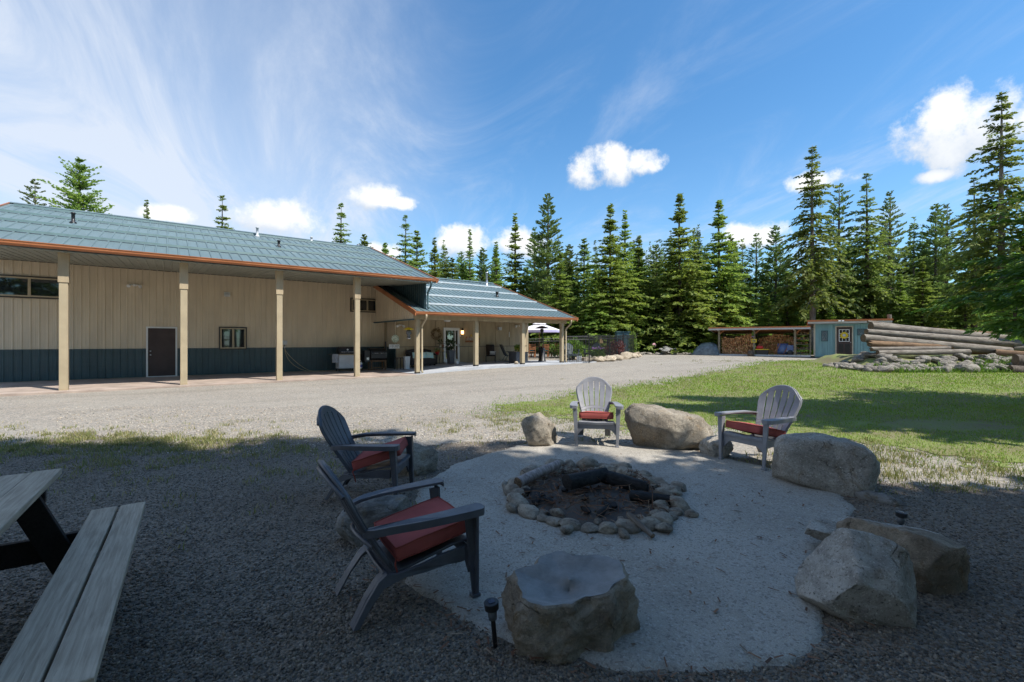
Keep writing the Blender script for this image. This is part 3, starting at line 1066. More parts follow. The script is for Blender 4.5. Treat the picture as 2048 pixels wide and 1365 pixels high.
def build_shop():
    u0, v0 = 2.4, WALL_V
    off = (u0, v0, 0)
    loc = uv(u0, v0)
    b = thing('shop_building', 'long tan metal shop with green wainscot and blue-green metal roof over tall posts', 'building', loc, BA)
    # body behind the siding
    body = MB().prism([(WALL_V + .03, 0), (34.6, 0), (34.6, 4.55), (RIDGE_V, 7.05), (WALL_V + .03, 6.05)], 0, -5.12, 9.38)
    wall = body.build('wall', 'tan_metal', b, off=off)
    # siding sheets: tan above, green wainscot below
    w = 0.914
    up = ribbed(w, 4.75 - 1.285).mesh('siding_sheet', 'tan_metal')
    lo = ribbed(w, 1.27 - SLAB - .02).mesh('wainscot_sheet', 'green_metal')
    n = 0
    u = -5.15
    while u < 9.3:
        share('siding_sheet', up, wall, (u - u0, 0, 1.285))
        share('wainscot_sheet', lo, wall, (u - u0, 0, SLAB + .01))
        u += w
    trim = MB().span((-5.15, WALL_V - .03, 1.262), (9.4, WALL_V - .022, 1.29)).build('wainscot_trim', 'green_metal', wall, off=off)
    MB().span((9.42, WALL_V - .04, SLAB), (9.56, WALL_V + .05, 4.6)).build('corner_trim', 'tan_trim', wall, off=off)
    # deep roof with sheets, ridge cap, snow rails
    roof = MB().prism([(EAVE_V + .06, EAVE_Z - .14), (EAVE_V + .06, EAVE_Z - .02), (RIDGE_V, RIDGE_Z - .02), (2 * RIDGE_V - EAVE_V, EAVE_Z - .02),
                       (2 * RIDGE_V - EAVE_V, EAVE_Z - .14), (RIDGE_V, RIDGE_Z - .16)], 0, RU0 + .02, RU1 - .02).build('roof', 'green_metal', b, off=off)
    L = math.hypot(RIDGE_V - EAVE_V, RIDGE_Z - EAVE_Z)
    ang = math.atan2(RIDGE_Z - EAVE_Z, RIDGE_V - EAVE_V)
    n = 16
    pw = (RU1 - RU0) / n
    sh = roof_sheet(pw - .002, L - .03).mesh('roof_sheet', 'roof_metal')
    for k in range(n):
        share('roof_sheet', sh, roof, (RU0 + k * pw - u0, EAVE_V - v0, EAVE_Z), (ang, 0, 0))
    back = roof_sheet(RU1 - RU0, L - .03).mesh('roof_sheet', 'roof_metal')
    share('back_roof_sheet', back, roof, (RU1 - u0, 2 * RIDGE_V - EAVE_V - v0, EAVE_Z), (ang, 0, math.pi))
    MB().prism([(RIDGE_V - .25, RIDGE_Z - .035), (RIDGE_V, RIDGE_Z + .06), (RIDGE_V + .25, RIDGE_Z - .035), (RIDGE_V, RIDGE_Z + .045)], 0, RU0 - .02, RU1 + .02).build('ridge_cap', 'roof_metal', roof, off=off)
    for v in (20.3, 22.35, 24.4, 26.4):
        z = EAVE_Z + SLOPE * (v - EAVE_V) + .03
        MB().prism([(v - .06, z - .02), (v - .045, z + .06), (v - .01, z + .075), (v + .05, z + .06), (v + .07, z + .022), (v + .0, z + .04)], 0, RU0 + .25, RU1 - .45).build('snow_rail', 'rail_green', roof, off=off)
    for ue, s in ((RU0, -1), (RU1, 1)):
        a, c = sorted((ue, ue + s * .05))
        MB().prism([(EAVE_V - .02, EAVE_Z - .17), (EAVE_V - .02, EAVE_Z + .05), (RIDGE_V, RIDGE_Z + .05), (2 * RIDGE_V - EAVE_V, EAVE_Z + .05), (2 * RIDGE_V - EAVE_V, EAVE_Z - .17), (RIDGE_V, RIDGE_Z - .17)], 0, a, c).build('rake_trim', 'copper_paint', roof, off=off)
    for px, v, z, mat in ((-2.9, 23.6, .34, 'black_metal'), (3.55, 26.2, .42, 'grey_white'), (4.05, 23.4, .25, 'black_metal'), (6.25, 26.7, .22, 'grey_white')):
        zr = EAVE_Z + SLOPE * (v - EAVE_V)
        MB().lathe([(.13, -.05), (.09, .05), (.055, .07), (.055, z), (.075, z), (.075, z + .05), (.03, z + .07)], (px, v, zr), 12).build('vent_pipe', mat, roof, True, off=off)
    gutter(b, RU0, RU1 + .12, EAVE_V, EAVE_Z + .03, 'copper_paint', off)
    # ribbed soffit, rising to the wall
    sa = math.atan2(0.30, WALL_V - EAVE_V - .1)
    sl = math.hypot(.30, WALL_V - EAVE_V - .1)
    sm = roof_sheet(pw - .002, sl, .23, .02).mesh('soffit_sheet', 'soffit_metal')
    for k in range(n):
        share('soffit_sheet', sm, roof, (RU0 + (k + 1) * pw - u0, EAVE_V + .1 - v0, EAVE_Z - .16), (-sa, math.pi, 0))
    MB().span((-5.0, WALL_V - .05, 4.54), (9.4, WALL_V - .025, 4.63)).build('soffit_edge', 'dark_trim', wall, off=off)
    # posts with wider steel heads
    for u in (-2.58, .39, 3.36, 6.33):
        p = MB().span((u - .1, POST_V - .1, SLAB), (u + .1, POST_V + .1, 4.36)).build('post', 'tan_trim', b, off=off, bevel=.008)
        MB().span((u - .122, POST_V - .122, 3.38), (u + .122, POST_V + .122, 4.34)).build('post_head', 'tan_board', p, off=off, bevel=.004)
        MB().span((u - .103, POST_V - .103, SLAB), (u + .103, POST_V + .103, SLAB + .05)).build('post_foot', 'tan_board', p, off=off)
    # closed green end of the overhang, standing on the porch roof
    zlo = lambda v: AEAVE_Z + ASLOPE * (v - EAVE_V) + .03
    MB().prism([(19.2, zlo(19.2)), (19.2, EAVE_Z - .1), (WALL_V, EAVE_Z + .12), (WALL_V, EAVE_Z), ], 0, 9.40, 9.48).build('overhang_end', 'green_metal', b, off=off)
    v = 19.25
    while v < 23.0:
        MB().prism([(v, zlo(v) + .01), (v, EAVE_Z - .05), (v + .03, EAVE_Z - .05), (v + .03, zlo(v + .03) + .01)], 0, 9.375, 9.399).build('end_rib', 'green_metal', b, off=off)
        v += .23
    downspout(b, 9.52, EAVE_V + .1, zlo(19.1), EAVE_Z - .1, 'teal_dark', off, 19.12)
    window(b, -5.0, -3.28, 3.23, 3.95, WALL_V - .02, off)
    window(b, 1.81, 2.80, 1.26, 2.19, WALL_V - .02, off)
    window(b, 7.62, 9.30, 3.18, 3.82, WALL_V - .02, off)
    # plain steel door in a white frame
    f = MB()
    f.span((-.78, WALL_V - .07, SLAB), (-.72, WALL_V, 2.2)).span((.2, WALL_V - .07, SLAB), (.26, WALL_V, 2.2)).span((-.72, WALL_V - .07, 2.14), (.2, WALL_V, 2.2)).span((-.72, WALL_V - .09, SLAB), (.2, WALL_V, SLAB + .03))
    d = MB().span((-.715, WALL_V - .05, SLAB + .035), (.195, WALL_V, 2.135)).build('door', 'brown_door', b, off=off, bevel=.004)
    f.build('door_frame', 'white_paint', d, off=off)
    for z in (1.02, 1.18):
        MB().lathe([(.032, 0), (.032, .012), (.014, .02), (.014, .04), (.03, .05), (.03, .075), (.012, .085)], (0, 0, 0), 12).build('door_knob', 'steel', d, True).matrix_local = Matrix.Translation((-.635 - u0, -.05, z)) @ Matrix.Rotation(R(90), 4, 'X')
    return b


build_shop()


def build_porch_house():
    u0, v0 = 13.5, AWALL_V
    off = (u0, v0, 0)
    b = thing('porch_house', 'low porch house joined to the shop with blue-green metal roof and white storm door', 'building', uv(u0, v0), BA)
    W1 = 18.55
    wall = MB().prism([(AWALL_V + .03, ASLAB - .3), (34.0, ASLAB - .3), (34.0, 3.2), (RIDGE_V, 5.6), (AWALL_V + .03, 4.2)], 0, 9.58, W1).build('wall', 'tan_board', b, off=off)
    # tall sheathing boards with dark battens between, short skirt boards below
    edges = [9.6, 10.75, 11.9, 12.55, 13.7, 14.85, 16.0, 17.1, W1]
    for a, c in zip(edges, edges[1:]):
        MB().span((a + .012, AWALL_V - .02, 1.30), (c - .012, AWALL_V + .03, 2.8)).build('wall_board', 'tan_board', wall, off=off)
    n = 16
    sw = (W1 - 9.6) / n
    sk = MB().box((sw / 2, 0, .45), (sw - .016, .05, .9)).mesh('skirt_board', 'tan_board')
    for k in range(n):
        share('skirt_board', sk, wall, (9.6 + k * sw - u0, .006, ASLAB + .01))
    MB().span((9.6, AWALL_V - .03, 1.27), (W1, AWALL_V + .02, 1.295)).build('belt_strip', 'dark_trim', wall, off=off)
    MB().span((W1 - .06, AWALL_V - .045, ASLAB), (W1 + .04, AWALL_V + .06, 2.75)).build('corner_board', 'tan_trim', wall, off=off)
    # side return of the shop wall, tan over green
    MB().span((9.545, AWALL_V - .02, 1.29), (9.578, WALL_V - .045, 2.75)).build('return_board', 'tan_metal', wall, off=off)
    MB().span((9.545, AWALL_V - .02, SLAB), (9.578, WALL_V - .045, 1.285)).build('return_skirt', 'green_metal', wall, off=off)
    # roof
    roof = MB().prism([(EAVE_V + .06, AEAVE_Z - .12), (EAVE_V + .06, AEAVE_Z - .02), (RIDGE_V, ARIDGE_Z - .02), (2 * RIDGE_V - EAVE_V, AEAVE_Z - .02), (2 * RIDGE_V - EAVE_V, AEAVE_Z - .12), (RIDGE_V, ARIDGE_Z - .16)], 0, AU0 + .02, AU1 - .02).build('roof', 'green_metal', b, off=off)
    L = math.hypot(RIDGE_V - EAVE_V, ARIDGE_Z - AEAVE_Z)
    ang = math.atan2(ARIDGE_Z - AEAVE_Z, RIDGE_V - EAVE_V)
    n = 11
    pw = (AU1 - AU0) / n
    sh = roof_sheet(pw - .002, L - .03).mesh('roof_sheet', 'roof_metal')
    for k in range(n):
        share('roof_sheet', sh, roof, (AU0 + k * pw - u0, EAVE_V - v0, AEAVE_Z), (ang, 0, 0))
    share('back_roof_sheet', roof_sheet(AU1 - AU0, L - .03).mesh('roof_sheet', 'roof_metal'), roof, (AU1 - u0, 2 * RIDGE_V - EAVE_V - v0, AEAVE_Z), (ang, 0, math.pi))
    MB().prism([(RIDGE_V - .25, ARIDGE_Z - .035), (RIDGE_V, ARIDGE_Z + .06), (RIDGE_V + .25, ARIDGE_Z - .035), (RIDGE_V, ARIDGE_Z + .045)], 0, 9.5, AU1 + .02).build('ridge_cap', 'roof_metal', roof, off=off)
    for v in (20.1, 22.0, 23.95, 25.8):
        z = AEAVE_Z + ASLOPE * (v - EAVE_V) + .03
        MB().prism([(v - .06, z - .02), (v - .045, z + .06), (v - .01, z + .075), (v + .05, z + .06), (v + .07, z + .022), (v + .0, z + .04)], 0, 9.6, AU1 - .3).build('snow_rail', 'snow_rail', roof, off=off)
    for ue, s, vend in ((AU0, -1, 23.9), (AU1, 1, None)):
        a, c = sorted((ue, ue + s * .05))
        if vend:
            z = AEAVE_Z + ASLOPE * (vend - EAVE_V)
            poly = [(EAVE_V - .02, AEAVE_Z - .17), (EAVE_V - .02, AEAVE_Z + .05), (vend, z + .05), (vend, z - .17)]
        else:
            poly = [(EAVE_V - .02, AEAVE_Z - .17), (EAVE_V - .02, AEAVE_Z + .05), (RIDGE_V, ARIDGE_Z + .05), (2 * RIDGE_V - EAVE_V, AEAVE_Z + .05), (2 * RIDGE_V - EAVE_V, AEAVE_Z - .17), (RIDGE_V, ARIDGE_Z - .17)]
        MB().prism(poly, 0, a, c).build('rake_trim', 'copper_paint', roof, off=off)
    for u, v, h, mat in ((17.6, 26.3, .85, 'steel'), (16.15, 23.0, .22, 'black_metal')):
        zr = AEAVE_Z + ASLOPE * (v - EAVE_V)
        MB().lathe([(.14, -.06), (.1, .05), (.075, .07), (.075, h), (.1, h), (.1, h + .08), (.03, h + .1)], (u, v, zr), 12).build('chimney_pipe', mat, roof, True, off=off)
    gutter(b, AU0 - .05, AU1 + .12, EAVE_V, AEAVE_Z + .03, 'copper_paint', off)
    # gable siding towards the shop, beam, ceiling, posts
    MB().prism([(19.25, 2.62), (19.25, 2.98), (23.95, AEAVE_Z + ASLOPE * (23.95 - EAVE_V) - .14), (23.95, 2.62)], 0, 8.84, 8.88).build('gable_siding', 'tan_metal', b, off=off)
    v = 19.5
    while v < 23.9:
        zt = AEAVE_Z + ASLOPE * (v - EAVE_V) - .2
        MB().span((8.818, v - .015, 2.64), (8.838, v + .015, zt)).build('gable_rib', 'tan_metal', b, off=off)
        v += .23
    MB().span((8.80, 19.2, 2.56), (8.90, WALL_V - .05, 2.615)).build('gable_edge', 'teal_dark', b, off=off)
    MB().span((8.9, POST_V - .09, 2.60), (AU1 - .3, POST_V + .09, 2.85)).build('beam', 'tan_board', b, off=off)
    MB().span((8.9, POST_V + .1, 2.76), (AU1 - .1, AWALL_V + .1, 2.79)).build('porch_ceiling', 'tan_board', b, off=off)
    for u, z in ((9.1, SLAB), (12.27, .335), (15.24, .34), (18.15, .345)):
        p = MB().span((u - .1, POST_V - .1, z), (u + .1, POST_V + .1, 2.598)).build('post', 'tan_trim', b, off=off, bevel=.008)
        MB().span((u - .103, POST_V - .103, z), (u + .103, POST_V + .103, z + .08)).build('post_foot', 'dark_trim', p, off=off)
    downspout(b, 9.25, EAVE_V + .05, SLAB + .02, AEAVE_Z - .1, 'tan_trim', off, 19.17)
    downspout(b, 18.32, EAVE_V + .05, .36, AEAVE_Z - .1, 'tan_trim', off, 19.17)
    # storm door: white frame, two panes
    c = 12.92
    d = MB()
    z0, z1 = ASLAB + .03, ASLAB + 2.0
    a0, a1 = c - .52, c + .52
    d.span((a0, AWALL_V - .09, z0), (a0 + .13, AWALL_V - .035, z1)).span((a1 - .13, AWALL_V - .09, z0), (a1, AWALL_V - .035, z1))
    d.span((a0 + .13, AWALL_V - .09, z1 - .16), (a1 - .13, AWALL_V - .035, z1)).span((a0 + .13, AWALL_V - .09, z0), (a1 - .13, AWALL_V - .035, z0 + .17))
    d.span((a0 + .13, AWALL_V - .085, 1.33), (a1 - .13, AWALL_V - .035, 1.39)).span((a1 - .32, AWALL_V - .08, z0 + .17), (a1 - .27, AWALL_V - .04, 1.33)).span((a1 - .32, AWALL_V - .08, 1.39), (a1 - .27, AWALL_V - .04, z1 - .16))
    d = d.build('storm_door', 'white_paint', b, off=off)
    MB().span((a0 + .13, AWALL_V - .06, z0 + .17), (a1 - .13, AWALL_V - .05, 1.33)).build('pane', 'door_glass', d, off=off)
    MB().span((a0 + .13, AWALL_V - .06, 1.39), (a1 - .13, AWALL_V - .05, z1 - .16)).build('pane', 'door_glass', d, off=off)
    MB().tube([(a1 - .07, AWALL_V - .09, 1.25), (a1 - .07, AWALL_V - .14, 1.25), (a1 - .07, AWALL_V - .14, 1.42), (a1 - .07, AWALL_V - .09, 1.42)], .012).build('door_handle', 'black_metal', d, off=off)
    MB().span((a0 - .1, AWALL_V - .5, ASLAB - .01), (a1 + .1, AWALL_V - .03, ASLAB + .02)).build('threshold', 'slab_grey', d, off=off)


build_porch_house()


# ---- things fixed to the walls and standing on the porch (placed by facade coordinates u, v, height)
def at(name, label, cat, u, v, z, rz=0.0, group=None):
    return thing(name, label, cat, uv(u, v, z), BA + rz, group)


def small_porch_things():
    # motion light with two lamp heads
    for nm, lab, u, v, z in (('motion_light', 'white two-headed motion light high on the tan shop wall', -1.14, WALL_V - .03, 3.86),
                             ('motion_light', 'white two-headed motion light at the dark corner beside the round plaque', 9.75, AWALL_V - .03, 2.42),
                             ('motion_light', 'white two-headed motion light at the far end of the porch ceiling', 17.6, AWALL_V - .04, 2.55)):
        t = at(nm, lab, 'light', u, v, z, 0, 'motion lights on the walls')
        MB().lathe([(.05, -.03), (.07, 0), (.07, .05), (.03, .07)], (0, -.05, 0), 12).build('base', 'white_paint', t, True)
        for s in (-1, 1):
            MB().tube([(0, -.05, .0), (s * .1, -.1, .04), (s * .16, -.16, -.01), (s * .19, -.24, -.05)], [.018, .025, .05, .065], 10).build('lamp_head', 'white_paint', t, True)
    t = at('wall_vent', 'small square cream vent hood on the shop wall above the small window', 'vent', 2.07, WALL_V - .03, 3.6)
    MB().prism([(0, 0), (0, .2), (-.05, .2), (-.12, .04), (-.12, 0)], 0, -.11, .11).build('hood', 'white_paint', t)
    for k in range(3):
        MB().box((0, -.1, .02 + k * .045), (.18, .08, .012), rx=.4).build('louvre', 'grey_white', t)
    t = at('hose_tap', 'grey hose tap box on the wall behind the third porch post', 'tap', 4.42, WALL_V - .03, 1.42)
    MB().span((-.11, -.12, 0), (.11, 0, .2)).build('box', 'grey_white', t, bevel=.01)
    MB().tube([(.0, -.08, 0), (0, -.1, -.12), (0, -.14, -.2)], .03).build('spout', 'steel', t, True)
    h = MB()
    z0 = SLAB - 1.2
    a = [(0, -.14, -.2), (.03, -.16, -.4), (.15, -.18, -.7), (.4, -.22, -1.0), (.75, -.3, -1.22), (1.1, -.42, -1.305), (1.7, -.5, -1.31)]
    c = [(0, -.15, -.2), (.06, -.2, -.35), (.25, -.22, -.6), (.6, -.28, -.95), (1.05, -.36, -1.26), (1.6, -.4, -1.305)]
    def smooth(p, n=5):
        p = [Vector(q) for q in p]
        out = []
        for i in range(len(p) - 1):
            p0, p1, p2, p3 = p[max(i - 1, 0)], p[i], p[i + 1], p[min(i + 2, len(p) - 1)]
            for k in range(n):
                s = k / n
                out.append(.5 * ((2 * p1) + (p2 - p0) * s + (2 * p0 - 5 * p1 + 4 * p2 - p3) * s * s + (3 * p1 - p0 - 3 * p2 + p3) * s ** 3))
        return out + [p[-1]]
    h.tube(smooth(a), .014, 8).tube(smooth(c), .014, 8)
    o = h.build('garden_hose', 'hose_tan', None, True)
    o.location, o.rotation_euler = uv(4.42, WALL_V - .03, 1.42), (0, 0, BA)
    tag(o, 'tan garden hose hanging from the wall tap in two loops', 'hose')

    # gas grill
    t = at('gas_grill', 'gas grill with pale grey cabinet and black lid behind the fourth post', 'grill', 7.05, 23.2, SLAB)
    MB().span((-.42, -.27, .14), (.42, .27, .80)).build('cabinet', 'grey_white', t, bevel=.012)
    MB().span((-.40, -.285, .17), (-.012, -.272, .74)).build('door', 'grey_white', t, bevel=.006)
    MB().span((.012, -.285, .17), (.40, -.272, .74)).build('door', 'grey_white', t, bevel=.006)
    lid = MB().prism([(-.26, .84), (-.28, .95), (-.2, 1.15), (.0, 1.22), (.22, 1.15), (.27, .84)], 0, -.40, .40).build('lid', 'black_metal', t, bevel=.02)
    MB().tube([(-.3, -.26, .96), (-.3, -.33, .96), (.3, -.33, .96), (.3, -.26, .96)], .014).build('handle', 'steel', lid)
    MB().lathe([(.045, 0), (.045, .015), (.01, .02)], (0, 0, 0), 12).build('thermometer', 'white_paint', lid).matrix_local = Matrix.Translation((0, -.27, 1.07)) @ Matrix.Rotation(R(70), 4, 'X')
    MB().span((-.43, -.29, .80), (.43, .27, .842)).build('control_panel', 'tan_trim', t)
    for s in (-1, 1):
        MB().span((s * .43, -.24, .82), (s * .80, .24, .85)).build('side_shelf', 'black_metal', t)
        for y in (-.22, .22):
            MB().span((s * .40 - .02, y - .02, .0), (s * .40 + .02, y + .02, .14)).build('leg', 'black_metal', t)
    MB().span((.74, -.2, .05), (.77, .2, .82)).build('side_frame', 'black_metal', t)
    for y in (-.3, .3):
        w = MB().lathe([(.055, -.025), (.09, -.03), (.1, 0), (.09, .03), (.055, .025)], (0, 0, 0), 18).build('wheel', 'white_paint', t, True)
        w.matrix_local = Matrix.Translation((.46, y, .1)) @ Matrix.Rotation(R(90), 4, 'X')
    cl = MB().grid(lambda i, j: (-.74 + .3 * i / 8 + .01 * math.sin(j), -.255 - .012 * math.sin(i * 1.7) - .01 * (j > 1), .86 - .42 * max(0, j - 1) / 9), 9, 11)
    cl = cl.build('cloth', 'grey_cloth', None, True)
    cl.modifiers.new('thickness', 'SOLIDIFY').thickness = .012
    cl.location, cl.rotation_euler = uv(7.05, 23.2, SLAB), (0, 0, BA)
    tag(cl, 'grey cloth hanging over the left shelf of the gas grill', 'cloth')
    t = at('propane_tank', 'white propane tank with blue label beside the gas grill', 'tank', 7.63, 22.92, SLAB + .09)
    MB().lathe([(.1, 0), (.1, .03), (.15, .06), (.15, .27), (.11, .33), (.03, .35), (.03, .40)], (0, 0, 0), 20).build('cylinder', 'white_paint', t, True)
    MB().lathe([(.1515, .1), (.1515, .23)], (0, 0, 0), 20).build('label', 'blue_print', t, True)
    MB().tube([(-.09, 0, .33), (-.09, 0, .43), (.09, 0, .43), (.09, 0, .33)], .012).build('collar', 'white_paint', t)

    # pellet smoker
    t = at('pellet_smoker', 'black barrel pellet smoker on a timber-brown stand left of the porch house', 'smoker', 8.55, 22.95, SLAB + .02)
    prof = [(.30 * math.cos(q), .84 + .27 * math.sin(q)) for q in [k * math.pi / 9 - .0 for k in range(10)]] + [(-.3, .6), (-.2, .5), (.2, .5), (.3, .6)]
    MB().prism(prof, 0, -.42, .42).build('barrel', 'black_metal', t, bevel=.01)
    MB().tube([(-.34, -.3, .86), (-.34, -.37, .86), (.36, -.37, .86), (.36, -.3, .86)], .014).build('handle', 'steel', t)
    MB().span((-.72, -.22, .42), (-.44, .22, 1.0)).build('hopper', 'black_metal', t, bevel=.015)
    MB().span((-.62, -.235, .52), (-.5, -.221, .66)).build('controller', 'steel', t)
    MB().tube([(.46, .1, .8), (.5, .1, .85), (.5, .1, 1.45)], .045).build('stack', 'black_metal', t)
    st = MB()
    for x in (-.36, .36):
        for y in (-.2, .2):
            st.span((x - .03, y - .03, 0), (x + .03, y + .03, .5))
    st.span((-.36, -.23, .42), (.36, -.17, .49)).span((-.36, -.225, .1), (.36, -.175, .15)).span((-.36, .17, .42), (.36, .23, .49))
    st.build('stand', 'brown_log', t)
    t = at('side_bin', 'narrow pale grey metal bin between the smoker and the wicker loveseat', 'bin', 9.72, 21.9, ASLAB - .2)
    MB().prism([(-.11, 0), (.11, 0), (.13, .62), (-.13, .62)], 1, -.12, .12).build('body', 'grey_white', t, bevel=.01)
    MB().span((-.14, -.13, .62), (.14, .13, .65)).build('rim', 'grey_white', t)
    t = at('side_table', 'small black side table left of the narrow grey bin', 'table', 9.42, 22.2, ASLAB - .22)
    MB().span((-.2, -.2, .58), (.2, .2, .61)).build('top', 'black_metal', t)
    for x in (-.17, .17):
        for y in (-.17, .17):
            MB().span((x - .015, y - .015, 0), (x + .015, y + .015, .58)).build('leg', 'black_metal', t)

    # wicker loveseat with pillows
    t = at('wicker_loveseat', 'dark wicker loveseat under the porch roof behind the downspout post', 'loveseat', 10.75, 22.35, ASLAB - .10)
    MB().span((-.72, -.32, .08), (.72, .36, .40)).build('seat', 'wicker', t, bevel=.05)
    bk = MB()
    bk.grid(lambda i, j: (-.74 + 1.48 * i / 16, .28 + .12 * j / 6, .36 + (.46 + .10 * math.sin(math.pi * i / 16)) * j / 6), 17, 7)
    bo = bk.build('backrest', 'wicker', t, True)
    bo.modifiers.new('thickness', 'SOLIDIFY').thickness = .08
    for s in (-1, 1):
        MB().tube([(s * .72, -.3, .1), (s * .76, -.32, .56), (s * .76, 0, .62), (s * .74, .34, .7)], .05, 8).build('arm', 'wicker', t, True)
        for y in (-.25, .28):
            MB().span((s * .66 - .03, y - .03, 0), (s * .66 + .03, y + .03, .1)).build('leg', 'wicker', t)
    for k, (x, lab) in enumerate(((-.38, 'aqua patterned throw pillow, left one on the wicker loveseat'), (.02, 'aqua patterned throw pillow, middle one on the wicker loveseat'), (.42, 'aqua patterned throw pillow, right one on the wicker loveseat'))):
        o = pillow(.42, .34, .13).build('throw_pillow', 'pillow_aqua', None, True)
        o.matrix_world = Matrix.Translation(uv(10.75 + x, 22.3 - .12, ASLAB + .48)) @ Matrix.Rotation(BA, 4, 'Z') @ Matrix.Rotation(R(68), 4, 'X') @ Matrix.Rotation(R((-4, 5, -6)[k]), 4, 'Z')
        tag(o, lab, 'pillow', 'throw pillows')
    # plant stand with orange flowers
    t = at('plant_stand', 'thin black plant stand with a pot of orange flowers beside the loveseat', 'plant stand', 11.72, 22.4, ASLAB)
    for k in range(3):
        q = k * 2.1
        MB().tube([(.14 * math.cos(q), .14 * math.sin(q), 0), (.1 * math.cos(q), .1 * math.sin(q), .5)], .012).build('leg', 'black_metal', t)
    MB().lathe([(.08, .48), (.12, .62), (.13, .64), (.11, .64)], (0, 0, 0), 14).build('pot', 'red_plastic', t, True)
    leaf_ball(.17, 90, .07, 4).build('foliage', 'weed', t).location = (0, 0, .74)
    leaf_ball(.12, 40, .05, 7).build('flowers', 'flower_orange', t).location = (.02, -.07, .68)
    # tall plant table
    t = at('baker_rack', 'tall narrow dark stand crowded with small ornaments right of the orange flowers', 'plant stand', 12.05, 22.55, ASLAB)
    for x in (-.12, .12):
        MB().tube([(x, 0, 0), (x * .6, 0, .5), (x, 0, 1.1)], .014).build('leg', 'black_metal', t)
    for z in (.62, .86, 1.08):
        MB().span((-.22, -.12, z), (.22, .12, z + .02)).build('shelf', 'black_metal', t)
    leaf_ball(.16, 60, .08, 9).build('foliage', 'dark_needles', t).location = (-.05, 0, 1.22)
    MB().lathe([(.04, 0), (.07, .06), (.03, .14)], (.08, -.03, .64), 10).build('ornament', 'bird_wood', t, True)
    MB().lathe([(.05, 0), (.06, .08), (.02, .13)], (-.07, -.03, .88), 10).build('ornament', 'ceramic', t, True)
    MB().lathe([(.04, 0), (.05, .1), (.03, .16)], (.1, -.03, .88), 10).build('ornament', 'sign_wood', t, True)
    # tall slate planter by the storm door
    t = at('tall_planter', 'tall slate-blue planter with a leafy plant beside the storm door', 'planter', 12.2, 21.75, ASLAB)
    MB().prism([(-.13, 0), (.13, 0), (.19, .74), (-.19, .74)], 1, -.16, .16).build('pot', 'planter_slate', t, bevel=.015)
    leaf_ball(.3, 170, .16, 3, (1, 1, 1.3)).build('foliage', 'dark_needles', t).location = (0, 0, 1.05)
    o = MB().lathe([(.02, 0), (.09, .03), (.1, .09), (.06, .15), (.02, .17)], (0, 0, 0), 12).build('garden_ornament', 'white_paint', None, True)
    o.location = uv(12.35, 21.35, ASLAB - .002)
    tag(o, 'small round white ornament on the ground at the foot of the tall planter', 'ornament')
    # wreath
    r = random.Random(3)
    m = MB()
    for k in range(260):
        q = r.uniform(0, 2 * math.pi)
        rr = .25 + r.gauss(0, .05)
        p = Vector((rr * math.cos(q), r.uniform(-.07, .02), rr * math.sin(q)))
        dv = Vector((-math.sin(q) + r.gauss(0, .5), r.gauss(0, .3), math.cos(q) + r.gauss(0, .5))).normalized() * r.uniform(.06, .14)
        sd2 = dv.cross(Vector((0, 1, 0))).normalized() * r.uniform(.008, .025)
        m.add([p - dv, p + sd2, p + dv, p - sd2 + Vector((0, -.012, 0))], [(0, 1, 2), (0, 2, 3)])
    o = m.build('wreath', 'wreath_twigs')
    o.location, o.rotation_euler = uv(11.95, AWALL_V - .05, 1.98), (0, 0, BA)
    tag(o, 'round twig wreath on the porch wall left of the storm door', 'wreath')
    # round plaque and white sign on the shop corner
    t = at('round_plaque', 'round pale green plaque hung above the white sign at the shop corner', 'plaque', 9.5, AWALL_V - .12, 1.72)
    p = MB().lathe([(.03, -.02), (.2, -.02), (.21, 0), (.18, .015), (.17, .006), (.02, .006)], (0, 0, 0), 24).build('disc', 'ceramic', t, True)
    p.rotation_euler.x = R(90)
    t = at('white_sign', 'small white sign with a dark line of lettering below the round plaque', 'sign', 9.45, AWALL_V - .12, 1.30)
    MB().span((-.29, -.012, -.1), (.29, .012, .12)).build('board', 'white_paint', t, bevel=.004)
    r = random.Random(2)
    m = MB()
    for row, (z, h) in enumerate(((.035, .055), (-.055, .03))):
        x = -.24
        while x < .22:
            w = r.uniform(.018, .032)
            m.span((x, -.016, z - h / 2), (x + w * .3, -.0121, z + h / 2))
            m.span((x + w * .3, -.016, z + h * r.choice((-.5, -.1, .25))), (x + w, -.0121, z + h * r.choice((-.3, .1, .5))))
            x += w + (.012 if r.random() < .8 else .03)
        m.v = m.v
    m.build('lettering', 'black_metal', t)
    # hanging barn lantern with yellow cap
    t = at('hanging_lantern', 'hanging glass lantern with a bright yellow cap at the porch corner', 'lantern', 9.2, 20.5, 2.05)
    MB().lathe([(.05, -.28), (.11, -.26), (.06, -.2), (.13, -.08), (.12, .04), (.07, .1)], (0, 0, 0), 16).build('globe', 'lamp_glass', t, True)
    MB().lathe([(.24, .1), (.23, .125), (.1, .19), (.03, .21)], (0, 0, 0), 20).build('cap', 'yellow', t, True)
    MB().lathe([(.10, -.34), (.1, -.3), (.05, -.28)], (0, 0, 0), 16).build('base', 'steel', t, True)
    MB().tube([(0, 0, .2), (0, 0, .70)], .008).build('hook', 'black_metal', t)
    # ceiling strip lights, box lamp
    for k, (u, lab) in enumerate(((11.2, 'white ceiling strip light left of the storm door'), (14.3, 'white ceiling strip light right of the storm door'), (17.2, 'white ceiling strip light at the garden end of the porch'))):
        t = at('strip_light', lab, 'light', u, 19.8, 2.66, 0, 'porch strip lights')
        MB().span((-1.1, -.05, .05), (1.1, .05, .1)).build('housing', 'white_paint', t)
        MB().tube([(-1.08, 0, .035), (1.08, 0, .035)], .022).build('tube', 'white_paint', t, True)
